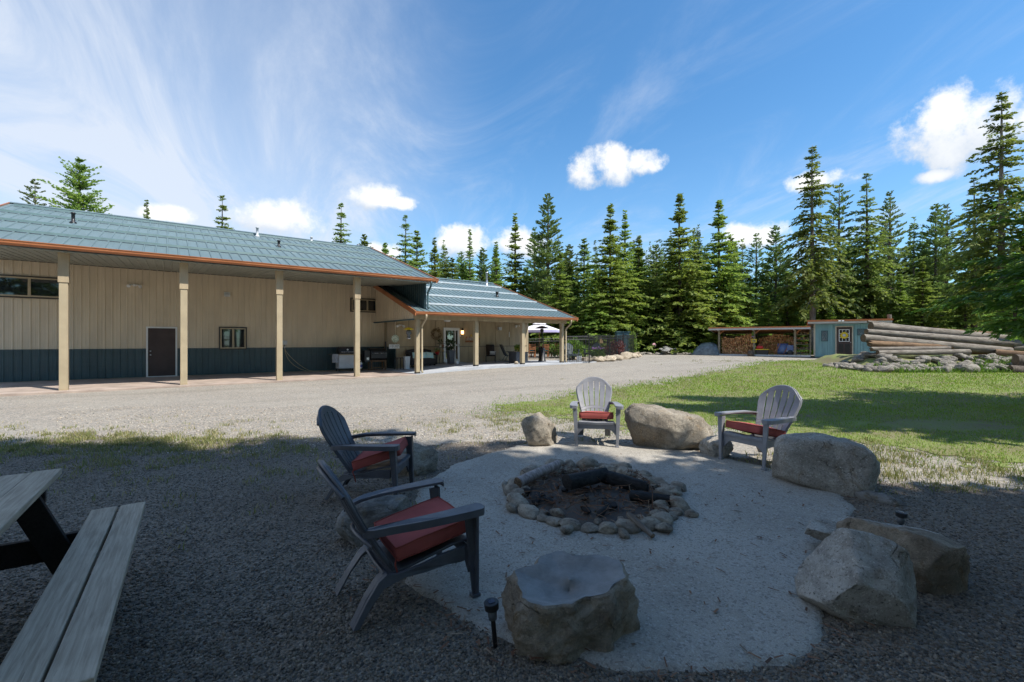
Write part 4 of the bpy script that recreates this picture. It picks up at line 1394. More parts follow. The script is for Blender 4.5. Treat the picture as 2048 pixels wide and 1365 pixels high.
    o = MB().prism([(-.18, .0), (.18, 0), (.13, -.16), (-.13, -.16)], 1, -.1, .1).build('ceiling_speaker', 'grey_white', bevel=.01)
    o.location, o.rotation_euler = uv(11.35, 20.6, 2.755), (0, 0, BA)
    tag(o, 'boxy pale speaker hanging under the porch ceiling left of the storm door', 'speaker')
    o = MB().prism([(-.12, .1), (.12, .1), (.1, -.1), (-.1, -.1)], 1, -.1, .06).build('wall_speaker', 'grey_white', bevel=.01)
    o.location, o.rotation_euler = uv(16.25, AWALL_V - .12, 2.36), (0, 0, BA)
    tag(o, 'small pale speaker box high on the porch wall near its right end', 'speaker')
    t = at('wall_lantern', 'black wall lantern with a glowing bulb right of the storm door', 'lantern', 13.62, AWALL_V - .1, 2.1)
    MB().lathe([(.03, .1), (.08, .12), (.05, .22), (.02, .26)], (0, 0, 0), 12).build('cap', 'black_metal', t, True)
    MB().lathe([(.055, -.1), (.065, .1)], (0, 0, 0), 12).build('glass', 'warm_bulb', t, True)
    MB().lathe([(.03, -.16), (.06, -.11), (.06, -.1)], (0, 0, 0), 12).build('base', 'black_metal', t, True)
    for u, lab in ((13.47, 'thin pale wind chime left of the wall lantern'), (17.0, 'thin pale wind chime at the right end of the porch')):
        o = MB().tube([(0, 0, -.18), (0, 0, .15)], .025).build('wind_chime', 'white_paint')
        o.location = uv(u, AWALL_V - .12, 2.02)
        tag(o, lab, 'wind chime', 'wind chimes')
    # carved script sign
    t = at('script_sign', 'long carved reddish script sign on the porch wall right of the second porch post', 'sign', 14.35, AWALL_V - .05, 1.72)
    MB().span((-.5, -.02, -.2), (.46, .02, -.1)).build('board', 'sign_wood', t, bevel=.01)
    pts = [(-.48 + .92 * k / 60, -.03, .03 + .1 * math.sin(k * .95) * (1 if k % 17 < 11 else .4) + .02 * math.sin(k * .33)) for k in range(61)]
    MB().tube(pts, .014, 6).build('script', 'sign_wood', t, True)
    MB().tube([(p[0], p[1] - .016, p[2] + .006) for p in pts[3:50]], .008, 6).build('script_paint', 'white_paint', t, True)
    stuff(leaf_ball(.09, 30, .05, 12).build('flowers', 'yellow', t)).location = (-.12, -.04, .18)
    stuff(leaf_ball(.06, 24, .05, 13).build('flowers', 'yellow', t)).location = (.44, -.04, .12)
    # two sling rocking chairs
    for u, rz, lab in ((15.05, R(150), 'black sling rocking chair with a pale pillow on the porch'), (16.35, R(215), 'black sling rocking chair half hidden by the slate planter box')):
        t = at('rocking_chair', lab, 'rocking chair', u, 22.1, ASLAB, rz, 'porch rocking chairs')
        for s in (-.27, .27):
            MB().tube([(s, .45, .1), (s, .25, .02), (s, 0, .0), (s, -.3, .03), (s, -.5, .12)], .014).build('rocker', 'black_metal', t, True)
            MB().tube([(s, .3, .03), (s, .25, .4), (s, .3, .6), (s, -.2, .6)], .013).build('arm', 'black_metal', t, True)
            MB().tube([(s, -.3, .05), (s, -.12, .36)], .013).build('leg', 'black_metal', t, True)
        sl = MB().grid(lambda i, j: (-.25 + .5 * i, *[(.28, .42), (.1, .37), (-.1, .34), (-.22, .42), (-.36, .72), (-.5, 1.02)][j]), 2, 6).build('sling', 'wicker', t, True)
        sl.modifiers.new('thickness', 'SOLIDIFY').thickness = .02
    o = pillow(.36, .32, .11).build('throw_pillow', 'grey_white', None, True)
    o.matrix_world = Matrix.Translation(uv(15.12, 21.98, ASLAB + .52)) @ Matrix.Rotation(BA + R(150), 4, 'Z') @ Matrix.Rotation(R(50), 4, 'X')
    tag(o, 'pale grey pillow on the seat of the porch rocking chair', 'pillow')
    # slate planter box with flowers
    t = at('planter_box', 'large slate-blue planter box with a flowering plant on the porch', 'planter', 15.95, 20.6, .345)
    MB().span((-.42, -.36, .0), (.42, .36, .58)).build('box', 'planter_slate', t, bevel=.02)
    MB().span((-.45, -.39, .58), (.45, .39, .63)).build('rim', 'planter_slate', t, bevel=.01)
    leaf_ball(.26, 110, .2, 5, (1, 1, 1.1)).build('foliage', 'vine_leaf', t).location = (.05, 0, .86)
    leaf_ball(.14, 40, .08, 6).build('flowers', 'yellow', t).location = (-.02, -.1, .8)
    o = MB().lathe([(.03, 0), (.11, .03), (.12, .1), (.07, .16), (.02, .17)], (0, 0, 0), 12).build('river_stone', 'field_stone', None, True)
    o.location = uv(15.0, 19.55, .34)
    tag(o, 'small rounded stone on the porch edge beside the third porch post', 'stone')
    # patio heater at the porch end
    t = at('patio_heater', 'tall black patio heater with a wide round reflector at the end of the porch', 'heater', 18.25, 21.2, .35)
    MB().lathe([(.24, 0), (.24, .05), (.21, .07), (.21, .78), (.19, .82), (.04, .83)], (0, 0, 0), 20).build('base', 'black_metal', t, True)
    MB().tube([(0, 0, .8), (0, 0, 1.75)], .035).build('pole', 'black_metal', t, True)
    MB().lathe([(.06, 1.72), (.09, 1.78), (.11, 1.95), (.09, 2.0)], (0, 0, 0), 16).build('burner', 'dark_trim', t, True)
    MB().lathe([(.44, 2.02), (.42, 2.05), (.2, 2.14), (.04, 2.18)], (0, 0, 0), 24).build('reflector', 'black_metal', t, True)
    # letter B on a short mast at the gable
    t = at('letter_mast', 'dark metal letter B on a short mast at the gable peak', 'mast', 9.6, RIDGE_V + 1.6, EAVE_Z + SLOPE * (RIDGE_V - EAVE_V - 1.6) - .05)
    MB().tube([(0, 0, 0), (0, 0, .45)], .025).build('mast', 'black_metal', t)
    lp = MB()
    lp.tube([(-.12, 0, .42), (-.12, 0, 1.02)], .03)
    for z0, rr, w in ((.42, .155, .14), (.72, .15, .12)):
        lp.tube([(-.12, 0, z0)] + [(-.0 + w * math.cos(q), 0, z0 + rr + rr * math.sin(q)) for q in [-math.pi / 2 + k * math.pi / 8 for k in range(9)]] + [(-.12, 0, z0 + 2 * rr)], .03)
    lp.build('letter', 'black_metal', t)


def pillow(w, d, h, n=10):
    m = MB()
    def P(sgn):
        def f(i, j):
            a, b = -1 + 2 * i / (n - 1), -1 + 2 * j / (n - 1)
            k = max(0.0, (1 - abs(a) ** 2.6)) ** .5 * max(0.0, (1 - abs(b) ** 2.6)) ** .5
            pin = 1 - .06 * (1 - abs(a) * abs(b))
            return (a * w / 2 * pin, b * d / 2 * pin, sgn * h / 2 * k)
        return f
    m.grid(P(1), n, n).grid(P(-1), n, n)
    return m


def leaf_ball(rad, n, size, seed, sq=(1, 1, 1)):
    r = random.Random(seed)
    m = MB()
    for _ in range(n):
        d = Vector((r.gauss(0, 1), r.gauss(0, 1), r.gauss(0, 1))).normalized()
        p = d * rad * r.uniform(.35, 1.0)
        p = Vector((p.x * sq[0], p.y * sq[1], p.z * sq[2]))
        t = (d + Vector((r.gauss(0, .5), r.gauss(0, .5), r.gauss(0, .5) + .2))).normalized() * size * r.uniform(.6, 1.3)
        s = t.cross(Vector((r.gauss(0, 1), r.gauss(0, 1), r.gauss(0, 1)))).normalized() * size * .28
        m.add([p - t * .5, p + s, p + t * .5, p - s], [(0, 1, 2, 3)])
    return m


small_porch_things()

# ------------------------------------------------------------------ trees
def conifer(seed, H, c0, Rm, whorls, nbr, taper=1.0, droop=.25, rise=.15, tw=7, size=.30, wid=.085, sparse=0.0, tuft=False, bulge=.12):
    r = np.random.default_rng(seed)
    V, F, B = [], [], []
    nb = 0
    br = MB()
    for w in range(whorls):
        f = (w + r.uniform(-.5, .5)) / whorls
        f = min(max(f, 0), .995)
        z = c0 + (H - c0) * f
        lay = r.uniform(.82, 1.12)
        env = lay * Rm * ((1 - f) ** taper) * min(1, (f + bulge) / (bulge + .08))
        for k in range(int(nbr)):
            if r.uniform() < sparse:
                continue
            a = 2 * np.pi * (k + r.uniform(-.4, .4)) / nbr + w * 2.4
            z = min(z + r.normal(0, .10), H - .12)
            L = env * r.uniform(.55, 1.15) * (1.0 + .22 * np.sin(w * 1.9 + k * 2.1 + seed)) + .05
            e = rise + .5 * f ** 2 + r.normal(0, .06)
            dr = droop * (1 - f * .7) * r.uniform(.7, 1.3)
            ad = np.array([np.cos(a), np.sin(a), 0])
            sd = np.array([-np.sin(a), np.cos(a), 0])
            n = max(2, int(tw * (.4 + .6 * L / Rm)))
            s = np.linspace(.12 if not tuft else .45, 1.0, n)
            s = np.repeat(s, 2)
            sg = np.tile([1.0, -1.0], n)
            m = len(s)
            s = np.clip(s + r.normal(0, .03, m), .05, 1.02)
            P = ad[None] * (L * s)[:, None] + np.array([0, 0, 1.0])[None] * (z + L * (e * s - dr * s * s))[:, None]
            rel = min(1.0, .22 + .95 * L / Rm)
            tl = (size * (.55 + .9 * (1 - s)) * rel) * r.uniform(.7, 1.3, m)
            D = ad[None] * r.uniform(.45, .9, m)[:, None] + sd[None] * (sg * r.uniform(.5, 1.0, m) * (1.1 - .6 * s))[:, None]
            D[:, 2] += e - 2 * dr * s + r.normal(-.06 if not tuft else .35, .16, m)
            D /= np.linalg.norm(D, axis=1)[:, None]
            for q in range(3):
                DD = D + r.normal(0, .22, (m, 3))
                DD /= np.linalg.norm(DD, axis=1)[:, None]
                S = np.cross(DD, np.array([0, 0, 1.0])[None] + r.normal(0, 1.0, (m, 3)))
                S /= np.linalg.norm(S, axis=1)[:, None] + 1e-9
                b0 = P + D * (tl * .33 * q)[:, None]
                l = tl * r.uniform(.5, .85, m)
                ww = wid * (.45 + .55 * rel) * r.uniform(.6, 1.25, m)
                c = b0 + DD * (l * .45)[:, None]
                t = b0 + DD * l[:, None] + np.array([0, 0, -1.0])[None] * (l * .12)[:, None]
                q4 = np.stack([b0, c + S * ww[:, None], t, c - S * ww[:, None]], 1)
                V.append(q4.reshape(-1, 3))
                F.append(np.arange(m * 4).reshape(-1, 4) + nb)
                nb += m * 4
            if L > .5 and k % 2 == 0:
                ss = (0, .35, .7)
                br.tube([ad * L * x + np.array([0, 0, z + L * (e * x - dr * x * x)]) for x in ss], [.02 + .012 * L, .015 + .006 * L, .008], 4, False)
    return np.concatenate(V), np.concatenate(F), br


def trunk_mesh(H, r0, seed, mat, br=None, n=9):
    r = random.Random(seed)
    m = MB()
    k = 10
    pts, rs = [], []
    for i in range(k + 1):
        f = i / k
        pts.append((.03 * H * .08 * math.sin(f * 5 + seed) * f, .03 * H * .08 * math.cos(f * 4 + seed) * f, H * .985 * f - .15 * (i == 0)))
        rs.append(r0 * (1 - f) ** .85 + .015 + (.35 * r0 if i == 0 else 0))
    m.tube(pts, rs, n)
    if br:
        m.add(br.v, br.f)
    for _ in range(14):                                   # dead stubs on the bare part
        z = r.uniform(.08, .45) * H
        a = r.uniform(0, 6.28)
        l = r.uniform(.3, 1.0)
        m.tube([(0, 0, z), (l * math.cos(a), l * math.sin(a), z + l * r.uniform(-.3, .15))], [.02, .006], 4, False)
    return m.mesh('trunk', mat, True)


PROTO = {}


def proto(key, H, r0, mat, tmat, **kw):
    v, f, br = conifer(kw.pop('seed'), H, **kw)
    PROTO[key] = (H, np_mesh('crown', v, f, mat), trunk_mesh(H, r0, len(PROTO), tmat, br))


proto('fir1', 14, .17, 'fir_bright', 'trunk_bark', seed=1, c0=.4, Rm=3.3, whorls=46, nbr=8, taper=1.12, droop=.3, tw=13, size=.52, wid=.095)
proto('fir2', 14, .17, 'fir_bright', 'trunk_bark', seed=2, c0=.6, Rm=2.8, whorls=48, nbr=7, taper=1.3, tw=12, size=.48, wid=.09, sparse=.06)
proto('fir3', 12, .15, 'fir_needles', 'trunk_bark', seed=3, c0=.5, Rm=2.9, whorls=40, nbr=7, taper=1.05, tw=12, size=.50, wid=.095, sparse=.1)
proto('spire', 14, .16, 'fir_needles', 'trunk_bark', seed=4, c0=1.2, Rm=2.3, whorls=46, nbr=6, taper=1.4, tw=9, size=.44, wid=.09, sparse=.12)
proto('tall1', 20, .24, 'fir_needles', 'trunk_pale', seed=5, c0=5.0, Rm=3.3, whorls=36, nbr=7, taper=.95, droop=.55, rise=.05, tw=11, size=.60, wid=.10, sparse=.14, bulge=.5)
proto('tall2', 18, .22, 'fir_needles', 'trunk_bark', seed=6, c0=3.5, Rm=3.0, whorls=36, nbr=7, taper=.95, droop=.4, rise=.05, tw=10, size=.58, wid=.10, sparse=.18, bulge=.4)
proto('pine1', 16, .2, 'pine_needles', 'trunk_bark', seed=7, c0=4.5, Rm=2.2, whorls=34, nbr=7, taper=.75, droop=-.05, rise=.2, tw=12, size=.50, wid=.07, sparse=.25, tuft=True, bulge=.35)
proto('pine2', 16, .2, 'pine_needles', 'trunk_bark', seed=8, c0=2.5, Rm=2.0, whorls=48, nbr=8, taper=.65, droop=-.05, rise=.3, tw=12, size=.50, wid=.075, sparse=.05, tuft=True, bulge=.25)
proto('slim', 15, .13, 'fir_needles', 'trunk_pale', seed=9, c0=4.0, Rm=2.0, whorls=30, nbr=6, taper=.95, droop=.3, tw=9, size=.50, wid=.095, sparse=.2, bulge=.4)
proto('wide', 17, .28, 'fir_needles', 'trunk_bark', seed=10, c0=2.0, Rm=4.3, whorls=46, nbr=9, taper=.72, droop=.15, rise=.3, tw=12, size=.55, wid=.11, bulge=.4)
proto('shade', 22, .26, 'dark_needles', 'trunk_bark', seed=12, c0=5.5, Rm=3.0, whorls=30, nbr=7, taper=.6, droop=.3, tw=9, size=.7, wid=.16, bulge=.5)
proto('near', 9, .16, 'near_needles', 'trunk_bark', seed=13, c0=2.9, Rm=3.5, whorls=24, nbr=12, taper=.62, droop=.22, rise=.12, tw=26, size=.50, wid=.045, bulge=.4)


def plant(kind, x, y, H, label, group=None, name='conifer_tree', cat='tree', rz=None, fat=1.0):
    h0, crown, trunk = PROTO[kind]
    s = H / h0
    t = thing(name, label, cat, (x, y, gz(x, y) - .05), rz if rz is not None else (x * 7.3 + y * 3.1) % 6.28, group)
    sx = fat * s ** .75
    share('trunk', trunk, t, (0, 0, 0), (0, 0, 0), (sx, sx, s))
    share('crown', crown, t, (0, 0, 0), (0, 0, 0), (sx, sx, s))
    return t


def px_tree(kind, px, py, Y, label, group='forest edge conifers', fat=1.0):
    x = (px - 1024) / 910 * Y
    H = 1.6 + (681 - py) / 910 * Y - gz(x, Y)
    plant(kind, x, Y, H, label, group, fat=fat * (1.28 if kind[:3] == 'fir' else 1.15))


for a in (
    ('wide', 160, 318, 47, 'broad bushy conifer behind the left end of the shop roof'),
    ('pine1', 70, 357, 52, 'small ragged treetop at the far left above the shop roof'),
    ('spire', 293, 392, 48, 'thin lone treetop spike above the middle of the shop ridge'),
    ('tall2', 445, 388, 46, 'dark conical treetop between the cloud and the vent pipe above the shop ridge'),
    ('tall2', 682, 404, 44, 'tall dark conifer above the right part of the shop ridge'),
    ('fir3', 729, 465, 47, 'small pointed treetop just left of the letter mast'),
    ('fir3', 770, 482, 45, 'small treetop just right of the letter mast'),
    ('tall2', 811, 428, 42, 'tall ragged conifer above the shop roof corner'),
    ('fir3', 834, 456, 44, 'slightly shorter conifer leaning on the tall one at the shop roof corner'),
    ('fir2', 869, 473, 42, 'bright pointed fir left of the white cloud over the porch roof'),
    ('fir3', 905, 512, 45, 'low fir half hidden behind the porch roof ridge'),
    ('spire', 940, 452, 42, 'slim spire in front of the white cloud over the porch roof'),
    ('pine2', 966, 495, 46, 'greyish rounded pine above the porch roof ridge'),
    ('fir2', 993, 482, 42, 'mid-height green fir above the porch chimney pipe'),
    ('fir2', 1030, 424, 43, 'slender tall fir in front of the cloud right of the chimney pipe'),
    ('pine1', 1069, 452, 46, 'thin open pine left of the tall dark pine'),
    ('pine2', 1096, 387, 42, 'tall dark dense pine with long bare trunk over the porch roof'),
    ('fir1', 1120, 500, 39, 'bushy bright fir behind the garden umbrella'),
    ('pine2', 1139, 488, 46, 'greyish pine right of the tall dark pine'),
    ('fir3', 1168, 472, 44, 'mid-height fir left of the tallest garden fir'),
    ('fir1', 1221, 404, 38.5, 'big bright fir with a long spire behind the garden fence'),
    ('fir2', 1250, 418, 40.5, 'second spire just right of the big fir behind the garden fence'),
    ('fir1', 1278, 468, 41, 'broad shoulder fir right of the twin spires'),
    ('pine2', 1313, 488, 46, 'dull green pine in the gap between the two big fir groups'),
    ('fir2', 1330, 508, 41, 'low bright fir in front of the forest gap'),
    ('fir1', 1359, 382, 39, 'tallest full fir in the middle of the forest edge'),
    ('pine1', 1389, 458, 46, 'thin pine crown right of the tallest full fir'),
    ('fir1', 1438, 395, 40, 'tall full fir behind the left end of the woodshed'),
    ('fir3', 1462, 470, 43, 'shorter fir tucked behind the one at the woodshed'),
    ('slim', 1485, 476, 46, 'slim treetop left of the small cloud above the woodshed'),
    ('pine1', 1512, 464, 46, 'open pine top in front of the small cloud above the woodshed'),
    ('pine2', 1551, 450, 44, 'rounded pine top left of the tallest spruce'),
    ('tall1', 1625, 282, 37.5, 'tallest spruce with drooping limbs and bare trunk above the woodshed roof'),
    ('pine1', 1678, 364, 41, 'dark pine right of the tallest spruce'),
    ('tall2', 1733, 344, 40, 'tall layered conifer above the teal shed door'),
    ('pine1', 1779, 380, 42, 'thin open pine above the right end of the teal shed'),
    ('slim', 1828, 432, 44, 'slim conifer above the log pile'),
    ('pine2', 1872, 406, 43, 'greyish pine, left of a pair above the log pile'),
    ('pine1', 1893, 406, 45, 'greyish pine, right of a pair above the log pile'),
    ('tall2', 1948, 352, 37, 'dark conifer left of the tall leaning spruce at the right edge'),
    ('tall1', 2003, 172, 31, 'very tall spruce with bare trunk near the right edge'),
    ('fir1', 1845, 520, 36, 'bright bushy fir right behind the log pile'),
    ('fir1', 1800, 545, 38, 'low bright fir between the shed and the log pile'),
    ('fir3', 1575, 540, 40, 'low green fir behind the right half of the woodshed'),
    ('fir1', 1500, 560, 39, 'low bright fir behind the middle of the woodshed'),
    ('fir1', 1400, 540, 38.5, 'low bright fir behind the grey tarp heap'),
    ('fir1', 1190, 540, 37.5, 'low bright fir over the garden fence'),
    ('fir3', 1300, 560, 39.5, 'low shaded fir above the forest gap with trunks'),
    ('fir3', 1930, 540, 34, 'shaded fir above the right part of the log pile'),
    ('fir1', 2060, 420, 30, 'dense fir at the right edge behind the logs'),
    ('fir3', 2030, 500, 27, 'shaded fir at the right edge just behind the log ends'),
    ('fir1', 1655, 520, 41, 'green fir above the teal shed roof, left of its door'),
    ('fir3', 1740, 540, 40, 'green fir above the teal shed roof, right of its door'),
):
    px_tree(*a)


def forest_fill():
    r = random.Random(44)
    kinds = ['slim', 'slim', 'tall2', 'pine1', 'fir3', 'pine2', 'spire']
    n = 0
    for k in range(120):
        Y = r.uniform(44, 82)
        px = r.uniform(850, 2100)
        top = r.uniform(478, 560) if px < 1600 else r.uniform(440, 540)
        x = (px - 1024) / 910 * Y
        H = 1.6 + (681 - top) / 910 * Y - gz(x, Y)
        plant(r.choice(kinds), x, Y, H, 'slender conifer deep in the forest behind the edge trees', 'forest interior conifers', fat=r.uniform(.8, 1.15))
    for k in range(60):
        Y = r.uniform(42.5, 52)
        px = r.uniform(840, 2060)
        x = (px - 1024) / 910 * Y
        H = 1.6 + (681 - r.uniform(505, 600)) / 910 * Y - gz(x, Y)
        plant(r.choice(('fir1', 'fir3', 'fir2', 'fir1')), x, Y, H, 'bushy fir filling the forest wall between the taller edge trees', 'bushy filler firs', fat=r.uniform(1.2, 1.6))
    for k in range(15):
        Y = r.uniform(37.6, 40.0)
        px = (1130, 1165, 1205, 1245, 1290, 1335, 1405, 1425, 1465, 1500, 1540, 1590, 1660, 1720, 1790)[k] + r.uniform(-8, 8)
        x = (px - 1024) / 910 * Y
        plant(('fir1', 'fir2')[k % 2], x, Y, r.uniform(2.6, 5.2), 'young bright green fir at the foot of the forest edge', 'young firs at the forest edge', fat=r.uniform(1.3, 1.7))
    for k in range(22):                                      # thin pale stems at the forest gap
        Y = r.uniform(41, 50)
        px = r.uniform(1270, 1420)
        x = (px - 1024) / 910 * Y
        plant('slim', x, Y, r.uniform(9, 12), 'thin bare-stemmed young conifer in the gap between the fence and the woodshed', 'thin young conifers', fat=.7)
    # trees beside and behind the photographer, whose shade covers the fire pit
    sh = [(7.2, -2.7, 27), (9.1, -1.5, 25), (9.7, -.2, 22), (11.7, -.75, 19), (13.2, -1.15, 17.3), (14.6, -1.6, 14.8), (6.2, -3.4, 27), (8.0, -2.0, 26.5),
          (10.4, -1.6, 21), (12.4, -2.2, 19.5), (4.6, -4.0, 25), (16.6, -3.2, 15), (3.4, -5.4, 24), (10.5, -3.4, 23.5), (7.6, -4.6, 25)]
    for x, y, H in sh:
        plant('shade', x, y, H, 'tall conifer standing beside the photographer and shading the fire pit', 'conifers shading the fire pit')
    plant('shade', 14.8, 7.3, 16.5, 'second conifer outside the right edge whose shade widens the band on the lawn', 'conifers right of the lawn')
    plant('shade', 12.7, 6.3, 15.0, 'conifer just outside the right edge that throws a long shadow over the lawn', 'conifers right of the lawn')
    plant('tall2', 27.0, 12.0, 13.5, 'conifer far to the right of the lawn beyond the picture edge', 'conifers right of the lawn')
    plant('fir3', 31.0, 15.0, 12.5, 'conifer right of the log pile beyond the picture edge', 'conifers right of the lawn')
    for k in range(12):
        plant('tall2' if k % 2 else 'fir3', -26 + k * 4.2, -17 - (k * 37 % 9), 17 + k % 4, 'conifer in the woods well behind the photographer', 'conifers behind the photographer', fat=1.3)
    plant('near', 14.1, 10.7, 6.6, 'dark green fir reaching into the picture from the right edge', name='fir_tree')


forest_fill()


def undergrowth():
    r = np.random.default_rng(3)
    n = 16000
    x = r.uniform(4, 30, n)
    y = 36.6 + np.abs(r.normal(0, 2.2, n)) - 1.5 * sst(10, 26, x)
    k = wavy(x, y, .7, 2.0) > -.25
    x, y = x[k], y[k]
    p = np.stack([x, y, ground_z(x, y)], -1)
    o = scatter_tris(len(p), p, .42, .06, .6, 'weed', 'undergrowth', r)
    stuff(tag(o, 'bright green undergrowth along the foot of the forest', 'undergrowth'))


undergrowth()

# ------------------------------------------------------------------ rocks
def rock_mesh(name, mat, dims, seed, sub=4, cuts=9, rough=.07, cut=(.62, .9), hard=.85, freq=1.3, blocky=1.0):
    bm = bmesh.new()
    bmesh.ops.create_icosphere(bm, subdivisions=sub, radius=1)
    P = np.array([v.co[:] for v in bm.verts])
    P = np.sign(P) * np.abs(P) ** blocky
    r = np.random.default_rng(seed)
    for _ in range(cuts):
        n = r.normal(0, 1, 3)
        n /= np.linalg.norm(n)
        d = r.uniform(*cut)
        over = np.clip(P @ n - d, 0, None)
        P -= over[:, None] * n[None] * hard
    lo, hi = P.min(0), P.max(0)
    P = (P - (lo + hi) / 2) / ((hi - lo) / 2)
    P *= np.array(dims)[None] / 2
    sc = float(np.mean(dims)) / 2
    sv = Vector((seed * 1.37, seed * 2.11, seed * .73))
    for i, v in enumerate(bm.verts):
        q = Vector(P[i])
        k = q / sc
        d = noise.noise(k * freq + sv) * .9 + noise.noise(k * freq * 2.6 + sv) * .5 + noise.noise(k * freq * 6 + sv) * .24
        if sub >= 4:
            d -= max(0, .16 - abs(noise.noise(k * freq * 1.9 + sv * 1.7))) * 1.9
            d -= abs(noise.noise(k * freq * 13 + sv)) * .22 + abs(noise.noise(k * freq * 26 + sv)) * .10
        v.co = q + q.normalized() * d * rough * sc * 2
    me = bpy.data.meshes.new(name)
    bm.to_mesh(me)
    bm.free()
    me.materials.append(MATS[mat])
    me.polygons.foreach_set('use_smooth', [True] * len(me.polygons))
    return me


def boulder(label, x, y, z, dims, rot, mat, seed, sub=5, **kw):
    o = bpy.data.objects.new('boulder', rock_mesh('boulder', mat, dims, seed, sub, **kw))
    COL.objects.link(o)
    o.location, o.rotation_euler = (x, y, z), rot
    return tag(o, label, 'boulder')


boulder('upright tan boulder left of the sunlit chair', .44, 7.0, .20, (.58, .48, .58), (0.1, -.12, .5), 'granite', 3, cuts=13, cut=(.55, .8), hard=.95, rough=.05)
boulder('long low tan granite boulder between the two sunlit chairs', 2.33, 6.87, .17, (1.34, .72, .80), (0, .16, -.22), 'granite', 8, rough=.05, cuts=13, cut=(.58, .85), hard=.92)
boulder('small dark boulder leaning on the right end of the long granite one', 2.86, 6.33, .08, (.46, .36, .42), (0, .2, .2), 'granite_grey', 12)
boulder('big rounded grey granite boulder right of the right-hand chair', 3.42, 5.02, .21, (.96, .60, .70), (.03, .06, -.62), 'granite_grey', 23, rough=.05, cuts=6, cut=(.85, 1.05), hard=.8, blocky=.62)
boulder('thin pointed stone lying behind the big rounded grey boulder', 3.66, 4.52, .03, (.42, .14, .12), (0, .1, -.75), 'slate_rock', 25, 4)
boulder('blocky speckled granite boulder in the right foreground', 2.06, 2.72, .15, (.62, .46, .60), (.05, .22, -.25), 'granite_grey', 34, cuts=16, cut=(.62, .8), hard=1.0, rough=.03, blocky=.8)
boulder('rough brown boulder behind the blocky one in the right foreground', 2.62, 3.06, .11, (.74, .50, .50), (0, .16, -.35), 'brown_rock', 38, cuts=15, cut=(.6, .82), hard=1.0, rough=.055, blocky=.8)
boulder('flat grey slab stone at the back of the right foreground boulders', 2.72, 3.42, .08, (.98, .36, .28), (0, .10, -.22), 'granite_grey', 41, cuts=12, cut=(.5, .75), hard=.95, rough=.04)
boulder('flat-topped layered rock between the two dark chairs', -1.07, 3.76, .11, (.68, .50, .48), (0, -.06, .25), 'slate_rock', 47, cuts=9, cut=(.7, .95), hard=.95, rough=.06, blocky=.6)
boulder('pale block of rock behind the far dark chair', -1.28, 5.55, .12, (.74, .44, .48), (0, .05, .1), 'granite', 52, cuts=9, cut=(.7, .95), hard=.95, rough=.05, blocky=.62)


def basin_rock():
    """upright rock with a smooth bowl worn into its top"""
    prof = [(.0, -.06), (.90, -.06), (1.0, 0), (1.04, .08), (1.03, .16), (1.0, .23), (.955, .275), (.91, .30), (.86, .308), (.80, .304), (.70, .292), (.55, .276), (.40, .266), (.25, .260), (.0, .258)]
    n = 88
    P = []
    fine = []
    for i in range(len(prof) - 1):
        k = 7 if 0 < i < 9 else 4
        for j in range(k):
            s = j / k
            fine.append((prof[i][0] + (prof[i + 1][0] - prof[i][0]) * s, prof[i][1] + (prof[i + 1][1] - prof[i][1]) * s))
    fine.append(prof[-1])
    m = MB()
    def pt(i, j):
        a = 2 * math.pi * i / n
        rr, z = fine[j]
        q = j / len(fine)
        lob = 1 + .07 * math.sin(2 * a + .6) + .06 * math.sin(3 * a + 2.0) + .05 * math.sin(5 * a)
        facet = max(math.cos(a - c0) for c0 in (.3, 1.35, 2.2, 3.25, 4.2, 4.95, 5.6))
        lob *= .93 / max(.7, facet)
        x, y = rr * lob * .34 * math.cos(a), rr * lob * .25 * math.sin(a)
        p = Vector((x * 9, y * 9, z * 9))
        inner = j > len(fine) * .66
        d = noise.noise(p * .8) * .5 + noise.noise(p * 2.0) * .3 + noise.noise(p * 4.5) * .16
        amp = (.016 if inner else .066) * min(1, rr * 3)
        nrm = Vector((math.cos(a), math.sin(a), .2))
        z += .03 * math.cos(a - 1.2) * min(1, z / .2) if z > 0 else 0
        v = Vector((x, y, z)) + nrm * d * amp
        return v
    nj = len(fine)
    cutj = int(nj * .66)
    outer, bowl = MB(), MB()
    outer.grid(pt, n, cutj + 1, True)
    bowl.grid(lambda i, j: pt(i, j + cutj), n, nj - cutj, True)
    o = thing('boulder', '', 'boulder', (.315, 2.50, 0), .12)
    outer.build('rock', 'brown_rock', o, True)
    bowl.build('bowl', 'bowl_stone', o, True)
    tag(o, 'squat brown rock with a smooth bowl worn into its top, front centre', 'boulder')


basin_rock()

STONES = [rock_mesh('stone', 'pit_stone', (1, .8, .75), 100 + k, 3, 7, .06) for k in range(7)]
FSTONES = [rock_mesh('stone', 'field_stone', (1, .8, .7), 120 + k, 3, 8, .06, (.5, .8)) for k in range(6)]
BSTONES = [rock_mesh('stone', 'bank_stone', (1, .75, .5), 140 + k, 2, 8, .05, (.45, .75)) for k in range(8)]
GSTONES = [rock_mesh('stone', 'slate_rock', (1, .75, .45), 160 + k, 2, 8, .05, (.45, .75)) for k in range(4)]


COALS = [rock_mesh('charcoal', 'char', (1, 1, 1), 180 + k, 2, 9, .08, (.5, .8)) for k in range(3)]


